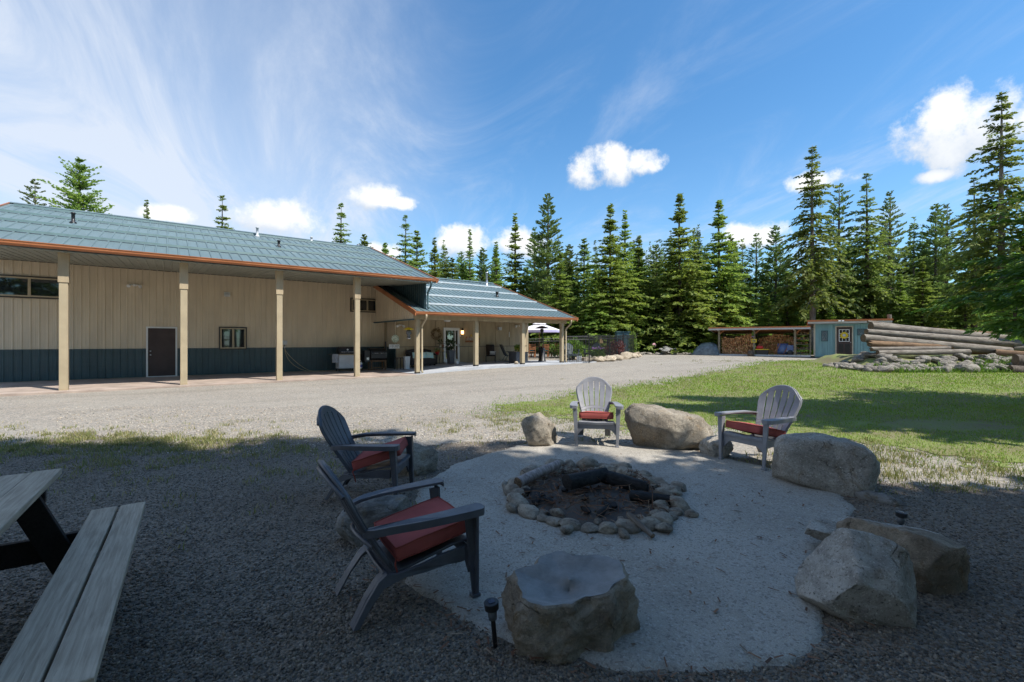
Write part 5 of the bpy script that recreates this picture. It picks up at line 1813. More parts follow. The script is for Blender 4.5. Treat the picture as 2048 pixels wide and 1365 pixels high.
def fire_pit():
    cx, cy = .82, 4.66
    t = thing('fire_pit', 'ring of sooty rounded stones around the ash bed on the pad', 'fire pit', (cx, cy, gz(cx, cy) + .02))
    t.scale = (.91, .91, .80)
    bed = MB()
    n = 48
    rings = [0, .25, .5, .7, .85, .93]
    bed.grid(lambda i, j: (rings[j] * 1.0 * math.cos(2 * math.pi * i / n), rings[j] * 1.08 * math.sin(2 * math.pi * i / n),
                           .012 + .05 * (1 - rings[j]) * (1 + noise.noise(Vector((i * .4, j * 1.3, 2)))) + .015 * noise.noise(Vector((i * 1.1, j * 3.3, 5)))), n, 6, True)
    bed.build('ash_bed', 'ash', t, True)
    r = random.Random(17)
    ang = 0
    k = 0
    while ang < 2 * math.pi - .12:
        back = max(0, math.sin(ang))
        w = r.uniform(.15, .30) * (1 + .22 * back)
        a = ang + w * .46
        rr = 1.0
        h = w * r.uniform(.62, .9) * (1 + .35 * back)
        s = share('stone', STONES[k % 7], t, (.90 * rr * math.cos(a), .98 * rr * math.sin(a), h * .22), (r.uniform(-.35, .35), r.uniform(-.3, .3), a + math.pi / 2 + r.uniform(-.35, .35)), (w, w * r.uniform(.8, 1.1), h))
        ang += w * .90
        k += 1
    for q in range(26):
        a, d = r.uniform(0, 6.28), r.uniform(.80, .88)
        w = r.uniform(.09, .19)
        share('stone', STONES[q % 7], t, (d * .92 * math.cos(a), d * math.sin(a), w * .3), (r.uniform(-.6, .6), r.uniform(-.6, .6), r.uniform(0, 6)), (w, w * .8, w * .75))
    for a, rr, w in ((1.75, .86, .2), (2.05, .84, .24), (2.35, .86, .22), (2.7, .84, .25), (1.45, .87, .2), (.35, .85, .26), (-.15, .86, .24), (-.55, .84, .2), (3.6, 1.12, .16), (4.3, 1.13, .15), (5.2, 1.14, .18), (5.7, 1.16, .14), (.15, 1.17, .2), (.0, .95, .22), (.55, .9, .24), (.85, .88, .3), (1.1, .9, .26), (3.2, .9, .2), (5.9, .9, .2), (3.9, .92, .15), (4.8, 1.12, .13), (.7, 1.13, .16), (2.9, 1.12, .14)):
        share('stone', STONES[k % 7], t, (rr * .90 * math.cos(a), rr * .98 * math.sin(a), w * .25), (r.uniform(-.5, .5), r.uniform(-.5, .5), r.uniform(0, 6)), (w, w * .85, w * .8))
        k += 1
    twigs = MB()
    for _ in range(420):
        a, q = r.uniform(0, 6.28), .9 * r.random() ** .5
        p = Vector((q * math.cos(a), q * 1.05 * math.sin(a), .05 + .05 * (1 - q) + r.uniform(0, .05)))
        d = Vector((r.gauss(0, 1), r.gauss(0, 1), r.gauss(0, .25))).normalized() * r.uniform(.03, .16)
        b = p + d * .5 + Vector((0, 0, r.uniform(-.01, .02)))
        twigs.tube([p - d * .5, b, b + d * .4 + Vector((r.gauss(0, .02), r.gauss(0, .02), 0))], r.uniform(.002, .0045), 4, False)
    o = twigs.build('twigs', 'litter', t)
    stuff(o)
    for q in range(16):
        a, d = r.uniform(0, 6.28), .75 * r.random() ** .5
        w = r.uniform(.06, .16)
        c = share('charcoal', COALS[q % 3], t, (d * math.cos(a), d * math.sin(a), .08), (r.uniform(-.5, .5), r.uniform(-.5, .5), r.uniform(0, 6)), (w * 1.6, w * .7, w * .6))
    chips = leaf_ball(.85, 420, .05, 33, (1, 1.05, .05)).build('bark_chips', 'litter', t)
    chips.location.z = .075
    stuff(chips)


fire_pit()


def log_obj(name, label, a, b, r0, r1, mat, seed, cat='log', end='log_end', n=16, rings=22, rough=.09, group=None, broken=0.0):
    a, b = Vector(a), Vector(b)
    L = (b - a).length
    rr = random.Random(seed)
    m = MB()
    sv = Vector((seed * 3.1, seed * 1.7, seed))
    def P(i, j):
        f = j / (rings - 1)
        q = 2 * math.pi * i / n
        rad = r0 + (r1 - r0) * f
        d = noise.noise(Vector((math.cos(q) * 1.3, math.sin(q) * 1.3, f * L * 1.2)) + sv) + .5 * noise.noise(Vector((math.cos(q) * 3, math.sin(q) * 3, f * L * 4)) + sv)
        rad *= 1 + rough * d
        bend = .005 * L * math.sin(f * 3.1 + seed)
        x = f * L
        if broken and j in (0, rings - 1):
            x += broken * noise.noise(Vector((q * 2, seed, j))) * (1 if j else -1)
        return Vector((x, rad * math.cos(q) + bend, rad * math.sin(q) + bend * .4))
    m.grid(P, n, rings, True)
    t = thing(name, label, cat, a, 0, group)
    t.rotation_mode = 'QUATERNION'
    t.rotation_quaternion = (b - a).to_track_quat('X', 'Z')
    m.build('bark', mat, t, True)
    for j in (0, rings - 1):
        e = MB()
        ring = [P(i, j) for i in range(n)]
        c = sum(ring, Vector()) / n
        mid = [c + (p - c) * .5 + Vector(((.01 if j else -.01), 0, 0)) for p in ring]
        c = c + Vector(((.014 if j else -.014), 0, 0))
        vs = ring + mid + [c]
        fs = [(i, (i + 1) % n, n + (i + 1) % n, n + i) for i in range(n)] + [(n + i, n + (i + 1) % n, 2 * n) for i in range(n)]
        e.add(vs, fs).build('cut_end', end, t, True)
    return t


z0 = gz(.8, 4.7)
log_obj('charred_log', 'thick black charred log lying in the middle of the fire pit', (.55, 4.55, z0 + .19), (1.0, 4.86, z0 + .18), .072, .06, 'char', 3, end='char', rough=.4)
log_obj('charred_log', 'second charred log reaching to the right in the fire pit', (.95, 4.85, z0 + .16), (1.36, 4.58, z0 + .12), .062, .056, 'char', 5, end='char', rough=.4)
log_obj('charred_log', 'short charred chunk behind the black log in the fire pit', (1.15, 4.42, z0 + .1), (1.5, 4.32, z0 + .09), .05, .045, 'char', 9, end='char', rough=.2)
log_obj('birch_log', 'pale bark log leaning across the left side of the fire pit', (.06, 4.72, z0 + .13), (.52, 5.16, z0 + .20), .058, .05, 'birch_bark', 6)
log_obj('stick', 'short tan stick leaning on the front stones of the fire pit', (.98, 3.84, z0 + .14), (1.12, 3.62, z0 + .05), .025, .022, 'grey_log', 8, cat='stick')


def sprig():
    r = random.Random(4)
    m = MB()
    main = [(0, 0, 0), (.03, .1, .12), (.02, .2, .19), (-.06, .3, .23), (-.14, .36, .24)]
    m.tube(main, [.005, .004, .003, .002, .001], 5)
    for k in range(70):
        f = r.uniform(.4, 1) * 3.99
        i = int(f)
        p = Vector(main[i]).lerp(Vector(main[i + 1]), f - i)
        d = Vector((r.gauss(0, 1), r.gauss(0, .8), r.gauss(.1, .5))).normalized() * r.uniform(.02, .06)
        s = d.cross(Vector((0, 0, 1))).normalized() * .006
        m.add([p, p + d * .5 + s, p + d, p + d * .5 - s], [(0, 1, 2, 3)])
    o = m.build('dry_branch', 'litter')
    o.location = (1.25, 4.05, z0 + .11)
    tag(o, 'dry reddish conifer sprig sticking up in the fire pit', 'branch')


sprig()


# ------------------------------------------------------------------ chairs
def chair_parts():
    parts = []
    # fan back: rows of cells, slits left open
    rows = [0, .05, .12, .19, .26, .30, .36, .41, .48, .56, .64, .72, .80, .87, .91, .955, 1.0]
    slit = lambda a, b: (b <= .301 and a >= .05) or (a >= .36 and b <= .911)
    gap = .028
    cols = []
    for k in range(6):
        a, b = -1 + k / 3, -1 + (k + 1) / 3
        cols.append((a + (gap if k else 0), b - (gap if k < 5 else 0), True))
        if k < 5:
            cols.append((b - gap, b + gap, False))
    def W(s):
        return float(np.interp(s, [0, .3, .6, .8, .92, 1], [.195, .215, .262, .285, .282, .272]))
    Ltop = lambda t: 1 - .17 * abs(t) ** 2.1
    def P(s, t):
        q = s * Ltop(t) if s > .3 else s * (1 + (Ltop(t) - 1) * s / .3)
        y = -.185 - .28 * q - .09 * math.sin(q * 1.9) + .035 * t * t
        z = .265 + .70 * q
        x = t * W(s)
        if s > .93:
            x *= 1 - .10 * (s - .93) / .07 * abs(t)
        return Vector((x, y, z))
    def sheet(sel):
        m = MB()
        for i in range(len(rows) - 1):
            a, b = rows[i], rows[i + 1]
            for c0, c1, solid in cols:
                if not sel(a, b, c0, c1, solid):
                    continue
                sub = 2 if solid else 1
                for k in range(sub):
                    u0, u1 = c0 + (c1 - c0) * k / sub, c0 + (c1 - c0) * (k + 1) / sub
                    m.add([P(a, u0), P(a, u1), P(b, u1), P(b, u0)], [(0, 1, 2, 3)])
        return m
    def solid(m, name, mat='resin', thick=.017):
        bm = bmesh.new()
        me = bpy.data.meshes.new(name)
        me.from_pydata(m.v, [], m.f)
        bm.from_mesh(me)
        bmesh.ops.remove_doubles(bm, verts=bm.verts, dist=.0008)
        bmesh.ops.recalc_face_normals(bm, faces=bm.faces)
        ext = bmesh.ops.solidify(bm, geom=bm.faces[:], thickness=thick)
        bmesh.ops.recalc_face_normals(bm, faces=bm.faces)
        bm.to_mesh(me)
        bm.free()
        me.materials.append(MATS[mat])
        return me
    parts.append(('backrest', solid(sheet(lambda a, b, c0, c1, s: a >= .909), 'backrest'), None))
    for lo, hi in ((0, .05), (.30, .36)):
        parts.append(('cross_band', solid(sheet(lambda a, b, c0, c1, s: a >= lo - .001 and b <= hi + .001), 'cross_band'), 'backrest'))
    for k in range(6):
        ca, cb = cols[2 * k][0], cols[2 * k][1]
        parts.append(('slat', solid(sheet(lambda a, b, c0, c1, s: slit(a, b) and s and c0 == ca), 'slat', thick=.0168), 'backrest'))
    # raised rim round the back edge and stiffening ribs behind
    rim = [P(s, -1.0) for s in rows] + [P(1.0, -1 + 2 * k / 10) for k in range(1, 10)] + [P(s, 1.0) for s in reversed(rows)]
    parts.append(('back_rim', MB().tube([p + Vector((0, -.008, 0)) for p in rim], .013, 6).mesh('back_rim', 'resin', True), 'backrest'))
    for z in (.33, .935):
        parts.append(('back_rib', MB().tube([P(z, -1 + 2 * k / 8) + Vector((0, -.024, 0)) for k in range(9)], .016, 6).mesh('back_rib', 'resin', True), 'backrest'))
    # seat pan
    seat = MB()
    prof = [(.355, .335), (.36, .372), (.33, .385), (.22, .372), (.08, .335), (-.08, .295), (-.2, .275), (-.23, .29)]
    seat.grid(lambda i, j: Vector(((-1 + 2 * i / 6) * (.275 - .06 * j / 7), prof[j][0], prof[j][1] - .012 * (1 - abs(-1 + 2 * i / 6)))), 7, len(prof))
    parts.append(('seat', solid(seat, 'seat', thick=.018), None))
    # front apron, arched
    ap = MB()
    n = 12
    top, bot = [], []
    for i in range(n + 1):
        t = -1 + 2 * i / n
        top.append((t * .285, .335))
        bot.append((t * .285, .262 - .10 * max(0, abs(t) - .72) / .28 - .0))
    ap.prism(top + bot[::-1], 1, .318, .338)
    parts.append(('front_apron', ap.mesh('front_apron', 'resin'), None))
    for s in (-1, 1):
        # front leg: tapered angle section, splayed to a small foot
        m = MB()
        for w0, w1, d0, d1 in ((.0, .022, -.10, .02),):
            m.add([(s * .288, .285, .575), (s * .310, .285, .575), (s * .310, .365, .575), (s * .288, .365, .575),
                   (s * .288, .345, .012), (s * .306, .345, .012), (s * .306, .385, .012), (s * .288, .385, .012)],
                  [(0, 1, 2, 3), (4, 7, 6, 5), (0, 4, 5, 1), (1, 5, 6, 2), (2, 6, 7, 3), (3, 7, 4, 0)])
            m.add([(s * .285, .345, .575), (s * .352, .345, .575), (s * .352, .368, .575), (s * .285, .368, .575),
                   (s * .280, .362, .012), (s * .318, .362, .012), (s * .318, .387, .012), (s * .280, .387, .012)],
                  [(0, 1, 2, 3), (4, 7, 6, 5), (0, 4, 5, 1), (1, 5, 6, 2), (2, 6, 7, 3), (3, 7, 4, 0)])
        m.box((s * .299, .365, .012), (.056, .06, .024))
        parts.append(('leg', m.mesh('leg', 'resin'), None))
        # side rail sweeping down into the rear leg
        m = MB()
        poly = [(.30, .345), (.15, .335), (-.02, .30), (-.16, .275), (-.22, .285), (-.27, .25), (-.345, .145), (-.425, .012), (-.388, .012), (-.325, .105), (-.24, .205), (-.12, .245), (.02, .25), (.16, .258), (.27, .25), (.30, .255)]
        lo = [(p[0], p[1]) for p in poly]
        x0, x1 = s * .262, s * .286
        nn = len(lo)
        sp = lambda p: s * .012 * max(0, .27 - p[1]) / .27 * 3 - s * .055 * max(0, -p[0]) / .4
        vs = [(x0 + sp(p), p[0], p[1]) for p in lo] + [(x1 + sp(p), p[0], p[1]) for p in lo]
        m.add(vs, [tuple(range(nn - 1, -1, -1)), tuple(range(nn, 2 * nn))] + [(k, (k + 1) % nn, nn + (k + 1) % nn, nn + k) for k in range(nn)])
        fl = [(-.22, .285), (-.27, .25), (-.34, .16), (-.425, .012), (-.41, .012), (-.325, .165), (-.255, .255), (-.21, .285)]
        vs = [(s * .20 + sp(p), p[0], p[1]) for p in fl] + [(s * .262 + sp(p), p[0], p[1]) for p in fl]
        nn = len(fl)
        m.add(vs, [tuple(range(nn - 1, -1, -1)), tuple(range(nn, 2 * nn))] + [(k, (k + 1) % nn, nn + (k + 1) % nn, nn + k) for k in range(nn)])
        parts.append(('rear_leg', m.mesh('rear_leg', 'resin'), None))
        # arm: broad paddle with a turned-down lip
        out = [(.272, .385), (.30, .405), (.36, .405), (.392, .38), (.398, .30), (.388, .12), (.372, -.05), (.345, -.2), (.30, -.315), (.255, -.36), (.232, -.335), (.262, -.25), (.278, -.1), (.281, .1), (.276, .3)]
        m = MB()
        zt = lambda y: .588 + .012 * (y + .36) / .76 - .02 * max(0, -.2 - y) / .16
        nn = len(out)
        vs = [(s * x, y, zt(y)) for x, y in out] + [(s * x, y, zt(y) + .018) for x, y in out]
        m.add(vs, [tuple(range(nn - 1, -1, -1)), tuple(range(nn, 2 * nn))] + [(k, (k + 1) % nn, nn + (k + 1) % nn, nn + k) for k in range(nn)])
        lip = out[1:10]
        vs = []
        for x, y in lip:
            vs += [(s * x, y, zt(y) + .001), (s * x, y, zt(y) - .03), (s * (x - .012), y - .004, zt(y) - .03), (s * (x - .012), y - .004, zt(y) + .001)]
        fs = []
        for k in range(len(lip) - 1):
            for q in range(4):
                fs.append((k * 4 + q, k * 4 + (q + 1) % 4, k * 4 + 4 + (q + 1) % 4, k * 4 + 4 + q))
        fs += [(0, 1, 2, 3), tuple(4 * (len(lip) - 1) + q for q in (3, 2, 1, 0))]
        m.add(vs, fs)
        parts.append(('arm', m.mesh('arm', 'resin'), None))
    return parts


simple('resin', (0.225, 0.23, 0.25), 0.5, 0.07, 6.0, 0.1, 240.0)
simple('resin_shade', (0.076, 0.079, 0.092), 0.42, 0.1, 6.0, 0.1, 240.0)  # same grey resin, with shade on the left chairs put into its colour
CH = chair_parts()


def chair(label, x, y, hx, hy, group='resin fire pit chairs', scl=1.0, mat=None, name='adirondack_chair', z=None):
    t = thing(name, label, 'chair', (x, y, (gz(x, y) + .02) if z is None else z), math.atan2(-hx, hy), group)
    t.scale = (scl,) * 3
    back = None
    for nm, me, par in CH:
        o = bpy.data.objects.new(nm, me if mat is None else mat[id(me)])
        COL.objects.link(o)
        o.parent = back if par else t
        if nm == 'backrest':
            back = o
        m = o.modifiers.new('bevel', 'BEVEL')
        m.width, m.segments, m.limit_method, m.angle_limit = .004, 2, 'ANGLE', R(40)
    return t


def cushion(label, x, y, hx, hy, tilt=0.0, dx=0.0, dy=0.0, rz=0.0, lift=0.0, scl=1.0):
    rot = math.atan2(-hx, hy)
    t = thing('seat_cushion', label, 'cushion', (0, 0, 0), 0, 'red seat cushions')
    M = Matrix.Translation((x, y, gz(x, y) + .02)) @ Matrix.Rotation(rot, 4, 'Z') @ Matrix.Scale(scl, 4) @ Matrix.Translation((dx, .08 + dy, .425 + lift)) @ Matrix.Rotation(rz, 4, 'Z') @ Matrix.Rotation(R(9) + tilt, 4, 'X')
    t.matrix_world = M
    m = MB()
    n = 14
    w, d, h = .50, .50, .10
    def shp(a, b, sg):
        sx = math.copysign(min(1, abs(a)), a)
        k = max(0.0, 1 - max(abs(a), abs(b)) ** 7)
        crown = .016 * (1 - a * a) * (1 - b * b) + .006 * noise.noise(Vector((a * 2, b * 2, x)))
        ww = w * (1 - .06 * (1 - (b + 1) / 2))
        return Vector((a * ww / 2, b * d / 2, sg * (h / 2 * (.86 + .14 * k) + crown)))
    m.grid(lambda i, j: shp(-1 + 2 * i / (n - 1), -1 + 2 * j / (n - 1), 1), n, n)
    m.grid(lambda i, j: shp(-1 + 2 * i / (n - 1), -1 + 2 * j / (n - 1), -1), n, n)
    per = [(-1 + 2 * k / 12, -1) for k in range(12)] + [(1, -1 + 2 * k / 12) for k in range(12)] + [(1 - 2 * k / 12, 1) for k in range(12)] + [(-1, 1 - 2 * k / 12) for k in range(12)]
    side = []
    np_ = len(per)
    for f in (1, .5, 0, -.5, -1):
        for a, b in per:
            p = shp(a, b, 1)
            q = shp(a, b, -1)
            mid = q.lerp(p, (f + 1) / 2)
            bul = 1 + .028 * (1 - f * f)
            side.append(Vector((mid.x * bul, mid.y * bul, mid.z)))
    fs = []
    for j in range(4):
        for i in range(np_):
            fs.append((j * np_ + i, j * np_ + (i + 1) % np_, (j + 1) * np_ + (i + 1) % np_, (j + 1) * np_ + i))
    m.add(side, fs)
    c = m.build('pad', 'cushion_red', t, True)
    for sg in (1, -1):
        loop = [shp(a, b, sg) * 1.008 for a, b in per]
        MB().tube(loop + [loop[0]], .0055, 6, False).build('piping', 'piping_red', t, True)
    for s in (-1, 1):
        MB().tube([(s * .21, -.25, -.02), (s * .235, -.275, -.06), (s * .24, -.27, -.12), (s * .225, -.28, -.17)], .006, 5).build('tie', 'piping_red', t, True)
    return t


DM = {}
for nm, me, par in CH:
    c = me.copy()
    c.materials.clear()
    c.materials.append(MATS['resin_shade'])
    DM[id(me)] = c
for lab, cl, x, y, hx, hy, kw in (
    ('grey resin adirondack chair in the left foreground, shade put into its dark colour, seen from behind', 'red seat cushion slipping sideways on the nearest chair', -.66, 2.87, .84, .54, dict(tilt=.02, dx=-.01, dy=.02, scl=.92)),
    ('grey resin adirondack chair, shade put into its dark colour, farther of the two left chairs', 'red seat cushion tilted up on the farther left chair', -1.45, 4.72, 1.0, -.05, dict(tilt=.16, dx=.03, dy=.03, rz=.12, lift=.035, scl=.93)),
    ('grey resin adirondack chair in the sun behind the fire pit, facing the camera', 'red seat cushion on the sunlit chair that faces the camera', 1.31, 7.15, -.13, -.99, dict(rz=-.02)),
    ('grey resin adirondack chair on the right beside the big rounded boulder', 'red seat cushion on the right-hand chair beside the big boulder', 3.26, 6.0, -.88, -.48, dict(tilt=.05, rz=-.05)),
):
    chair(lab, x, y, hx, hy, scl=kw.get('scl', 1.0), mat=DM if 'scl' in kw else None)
    cushion(cl, x, y, hx, hy, **kw)


# ------------------------------------------------------------------ picnic table
def picnic_table():
    ax = Vector((.575, -.818, 0))
    rz = math.atan2(ax.y, ax.x)
    pv = Vector((-ax.y, ax.x, 0))                       # towards the near bench
    o0 = ax * -3.1 + pv * -1.14
    t = thing('picnic_table', 'weathered plank picnic table on dark timber legs, cut off at the left', 'picnic table', (o0.x, o0.y, .006), rz)
    r = random.Random(6)
    L = 2.06
    for k in range(6):
        y = -.38 + k * .152
        MB().box((0, y, .742), (L, .136, .038)).build('top_plank', 'weathered_plank', t, bevel=.005).rotation_euler.x = r.uniform(-.012, .012)
    for s in (-1, 1):
        for k in range(2):
            y = s * (.655 + k * .148)
            b = MB().box((0, 0, 0), (L, .135, .038)).build('bench_plank', 'weathered_plank', t, bevel=.005)
            b.location = (.0, y, .44)
            b.rotation_euler = (r.uniform(-.015, .015), 0, r.uniform(-.003, .003))
    for x in (-.70, .70):
        MB().box((x, 0, .36), (.04, 1.5, .14)).build('bench_bearer', 'dark_timber', t, bevel=.004)
        MB().box((x, 0, .68), (.04, .86, .09)).build('top_bearer', 'dark_timber', t, bevel=.004)
        for s in (-1, 1):
            MB().prism([(s * .26, .72), (s * .40, .72), (s * .70, 0), (s * .56, 0)], 0, x + .022, x + .062).build('leg', 'dark_timber', t, bevel=.004)
        i = -1 if x > 0 else 1
        MB().prism([(x + i * .05, .40), (x + i * .05, .30), (x + i * .58, .70), (x + i * .68, .70)], 1, -.045, .0).build('brace', 'dark_timber', t, bevel=.004)


picnic_table()


def path_light(label, x, y, h, tilt):
    t = thing('path_light', label, 'path light', (x, y, gz(x, y)), .4, 'solar path lights')
    t.rotation_euler = (tilt[0], tilt[1], .4)
    MB().lathe([(.012, -.05), (.013, h * .62), (.013, h * .63)], (0, 0, 0), 10).build('stake', 'black_metal', t, True)
    MB().lathe([(.014, h * .62), (.022, h * .66), (.006, h * .70)], (0, 0, 0), 10).build('reflector', 'steel', t, True)
    MB().lathe([(.022, h * .63), (.026, h * .86)], (0, 0, 0), 14).build('lens', 'lamp_glass', t, True)
    c = MB().lathe([(.026, h * .84), (.037, h * .85), (.039, h * .99), (.036, h), (.0, h)], (0, 0, 0), 24).build('cap', 'black_metal', t, False)
    MB().span((-.017, -.017, h + .0005), (.017, .017, h + .003)).build('solar_cell', 'solar_cell', c)


path_light('tilted black solar path light left of the bowl rock', -.085, 2.37, .25, (.0, -.10))
path_light('black solar path light behind the right foreground boulders', 3.08, 3.62, .24, (.04, .05))

# ------------------------------------------------------------------ garden beside the porch
def fence_run(label, pts, H=1.55, gap=.11, tops=None):
    """black rail fence through pts; posts at the points, each picket a part"""
    x0, y0 = pts[0]
    t = thing('picket_fence', label, 'fence', (x0, y0, gz(x0, y0)))
    base = gz(x0, y0)
    pk = MB().span((-.009, -.009, .06), (.009, .009, H + .03)).mesh('picket', 'black_metal')
    ps = MB().span((-.03, -.03, -.1), (.03, .03, H + .12)).span((-.04, -.04, H + .12), (.04, .04, H + .15)).mesh('post', 'black_metal')
    for k, (x, y) in enumerate(pts):
        share('post', ps, t, (x - x0, y - y0, gz(x, y) - base))
    for (xa, ya), (xb, yb) in zip(pts, pts[1:]):
        za, zb = gz(xa, ya) - base, gz(xb, yb) - base
        L = math.hypot(xb - xa, yb - ya)
        n = int(L / gap)
        for k in range(1, n):
            f = k / n
            share('picket', pk, t, (xa + (xb - xa) * f - x0, ya + (yb - ya) * f - y0, za + (zb - za) * f))
        for h in (.12, H - .16, H):
            a = Vector((xa - x0, ya - y0, za + h))
            b = Vector((xb - x0, yb - y0, zb + h))
            MB().tube([a, b], .02, 4).build('rail', 'black_metal', t)


fence_run('black metal fence from the porch post round the flower garden to the far corner', [(3.0, 26.35), (4.55, 26.9), (6.36, 29.6), (7.69, 31.5), (9.35, 34.0)])
fence_run('black metal fence section behind the patio heater at the porch end', [(1.05, 30.0), (2.1, 30.4), (3.4, 30.9)], 1.35)
fence_run('black metal fence along the back of the flower garden', [(3.4, 30.9), (5.4, 33.2), (7.4, 35.2), (9.35, 34.0)], 1.5, .14)

GM = {}
for nm, me, par in CH:
    c = me.copy()
    c.materials.clear()
    c.materials.append(MATS['chair_teal'])
    GM[id(me)] = c
chair('dark slate adirondack chair behind the fence, left one', 3.75, 28.9, .25, -1.0, 'garden chairs', 1.12, GM)
chair('dark slate adirondack chair behind the fence, right one near the purple flowers', 5.35, 30.4, -.7, -.7, 'garden chairs', 1.08, GM)


def garden():
    r = random.Random(12)
    # umbrella over the table
    x, y = 1.95, 32.3
    t = thing('garden_umbrella', 'white garden umbrella with lilac band beyond the porch', 'umbrella', (x, y, gz(x, y)))
    MB().tube([(0, 0, 0), (0, 0, 2.45)], .03).build('pole', 'bird_wood', t, True)
    n = 8
    cn = MB()
    for k in range(n):
        a, b = 2 * math.pi * k / n, 2 * math.pi * (k + 1) / n
        for (ra, za), (rb, zb) in (((.12, 2.40), (.75, 2.18)), ((.75, 2.18), (1.55, 1.90))):
            cn.add([(ra * math.cos(a), ra * math.sin(a), za), (rb * math.cos(a), rb * math.sin(a), zb), (rb * math.cos(b), rb * math.sin(b), zb), (ra * math.cos(b), ra * math.sin(b), za)], [(0, 1, 2, 3)])
    cn.build('canopy', 'umbrella_white', t)
    MB().lathe([(.5, 2.335), (.42, 2.40), (.2, 2.47), (.03, 2.5)], (0, 0, 0), 8).build('vent_cap', 'umbrella_white', t)
    band = MB()
    for k in range(n):
        a, b = 2 * math.pi * k / n, 2 * math.pi * (k + 1) / n
        band.add([(1.55 * math.cos(a), 1.55 * math.sin(a), 1.90), (1.56 * math.cos(a), 1.56 * math.sin(a), 1.74), (1.56 * math.cos(b), 1.56 * math.sin(b), 1.74), (1.55 * math.cos(b), 1.55 * math.sin(b), 1.90)], [(0, 1, 2, 3)])
    band.build('valance', 'umbrella_lilac', t)
    t = thing('garden_table', 'cedar garden table under the white umbrella', 'table', (x + .1, y - .3, gz(x, y)), .3)
    for k in range(6):
        MB().box((0, -.4 + k * .16, .74), (1.5, .145, .04)).build('top_plank', 'cedar', t)
    for sx in (-.62, .62):
        for sy in (-.35, .35):
            MB().span((sx - .04, sy - .04, 0), (sx + .04, sy + .04, .72)).build('leg', 'cedar', t)
    for k, (dx, dy, rz, lab) in enumerate(((-.6, -.95, .2, 'cedar garden chair with teal seat, left of the patio heater'), (.35, -1.0, -.1, 'cedar garden chair with teal seat, nearest the patio heater'), (1.35, -.4, -1.3, 'cedar garden chair with teal seat, right end of the table'))):
        t = thing('garden_chair', lab, 'chair', (x + dx, y + dy, gz(x, y)), rz, 'cedar garden chairs')
        for sx in (-.22, .22):
            MB().span((sx - .025, -.24, 0), (sx + .025, -.19, .95)).build('leg', 'cedar', t)
            MB().span((sx - .025, .2, 0), (sx + .025, .25, .64)).build('leg', 'cedar', t)
            MB().span((sx - .035, -.24, .641), (sx + .035, .28, .67)).build('arm', 'cedar', t)
        MB().span((-.24, -.22, .40), (.24, .24, .44)).build('seat', 'cedar', t)
        MB().span((-.21, -.185, .441), (.21, .22, .50)).build('seat_pad', 'cushion_teal', t, bevel=.015)
        for q in range(4):
            MB().span((-.195, -.23, .55 + q * .1), (.195, -.2, .62 + q * .1)).build('back_slat', 'cedar', t)
    # plants
    def shrub(name, label, x, y, h, w, mat, n, size, seed, cat='shrub', flowers=None):
        t = thing(name, label, cat, (x, y, gz(x, y)))
        leaf_ball(w, n, size, seed, (1, 1, h / w * .62)).build('foliage', mat, t).location = (0, 0, h * .55)
        st = MB()
        rr = random.Random(seed)
        for k in range(7):
            a = rr.uniform(0, 6.28)
            st.tube([(0, 0, -.03), (w * .4 * math.cos(a), w * .4 * math.sin(a), h * .45), (w * .7 * math.cos(a), w * .7 * math.sin(a), h * .8)], .012, 5)
        st.build('stems', 'trunk_bark', t)
        if flowers:
            stuff(leaf_ball(w * .95, n // 2, size * .55, seed + 1, (1, 1, .22)).build('flowers', flowers, t)).location = (0, 0, h * 1.0)
    shrub('barberry_shrub', 'rounded dark maroon shrub inside the fence corner', 7.05, 31.0, 1.15, .8, 'maroon_leaf', 900, .13, 3)
    shrub('purple_flowers', 'clump of purple flowers on green stalks inside the fence', 5.6, 29.7, .75, .48, 'weed', 380, .17, 5, 'flowers', 'purple_flower')
    shrub('leafy_perennial', 'tall bright green perennial behind the left slate chair', 4.2, 31.0, 1.25, .75, 'weed', 520, .2, 8, 'plant')
    shrub('leafy_perennial', 'low yellow-green perennial between the slate chairs', 4.75, 31.6, .7, .6, 'vine_leaf', 380, .15, 9, 'plant')
    shrub('leafy_perennial', 'green perennial behind the porch post at the garden end', 3.0, 31.6, .9, .7, 'weed', 420, .17, 10, 'plant')
    shrub('leafy_perennial', 'green perennial left of the purple flowers', 5.1, 32.6, .8, .7, 'weed', 420, .17, 11, 'plant')
    shrub('leafy_perennial', 'pale green perennial in front of the maroon shrub', 6.15, 31.7, .55, .5, 'vine_leaf', 300, .13, 12, 'plant')
    t = thing('climbing_vine', 'tall leafy vine climbing the fence near its far corner', 'vine', (8.9, 33.5, gz(8.9, 33.5)))
    leaf_ball(.36, 420, .14, 14, (1.0, .5, 2.6)).build('foliage', 'vine_leaf', t).location = (0, 0, .95)
    MB().tube([(0, 0, 0), (.05, 0, .6), (-.05, 0, 1.2), (.04, 0, 1.8)], .02).build('stem', 'trunk_bark', t)
    t = thing('bird_house', 'small wooden bird house on a post behind the purple flowers', 'bird house', (6.25, 31.9, gz(6.2, 31.9)))
    MB().span((-.03, -.03, 0), (.03, .03, 1.0)).build('post', 'post_wood', t)
    MB().prism([(-.11, 1.0), (.11, 1.0), (.11, 1.28), (0, 1.40), (-.11, 1.28)], 1, -.1, .1).build('box', 'bird_wood', t)
    MB().prism([(-.15, 1.27), (0, 1.43), (.15, 1.27), (0, 1.45)], 1, -.13, .13).build('roof', 'post_wood', t)
    t = thing('white_bucket', 'white bucket standing just inside the fence', 'bucket', (4.05, 27.5, gz(4, 27.5)))
    MB().lathe([(.13, 0), (.16, .36), (.17, .37), (.15, .37)], (0, 0, 0), 18).build('pail', 'white_paint', t, True)
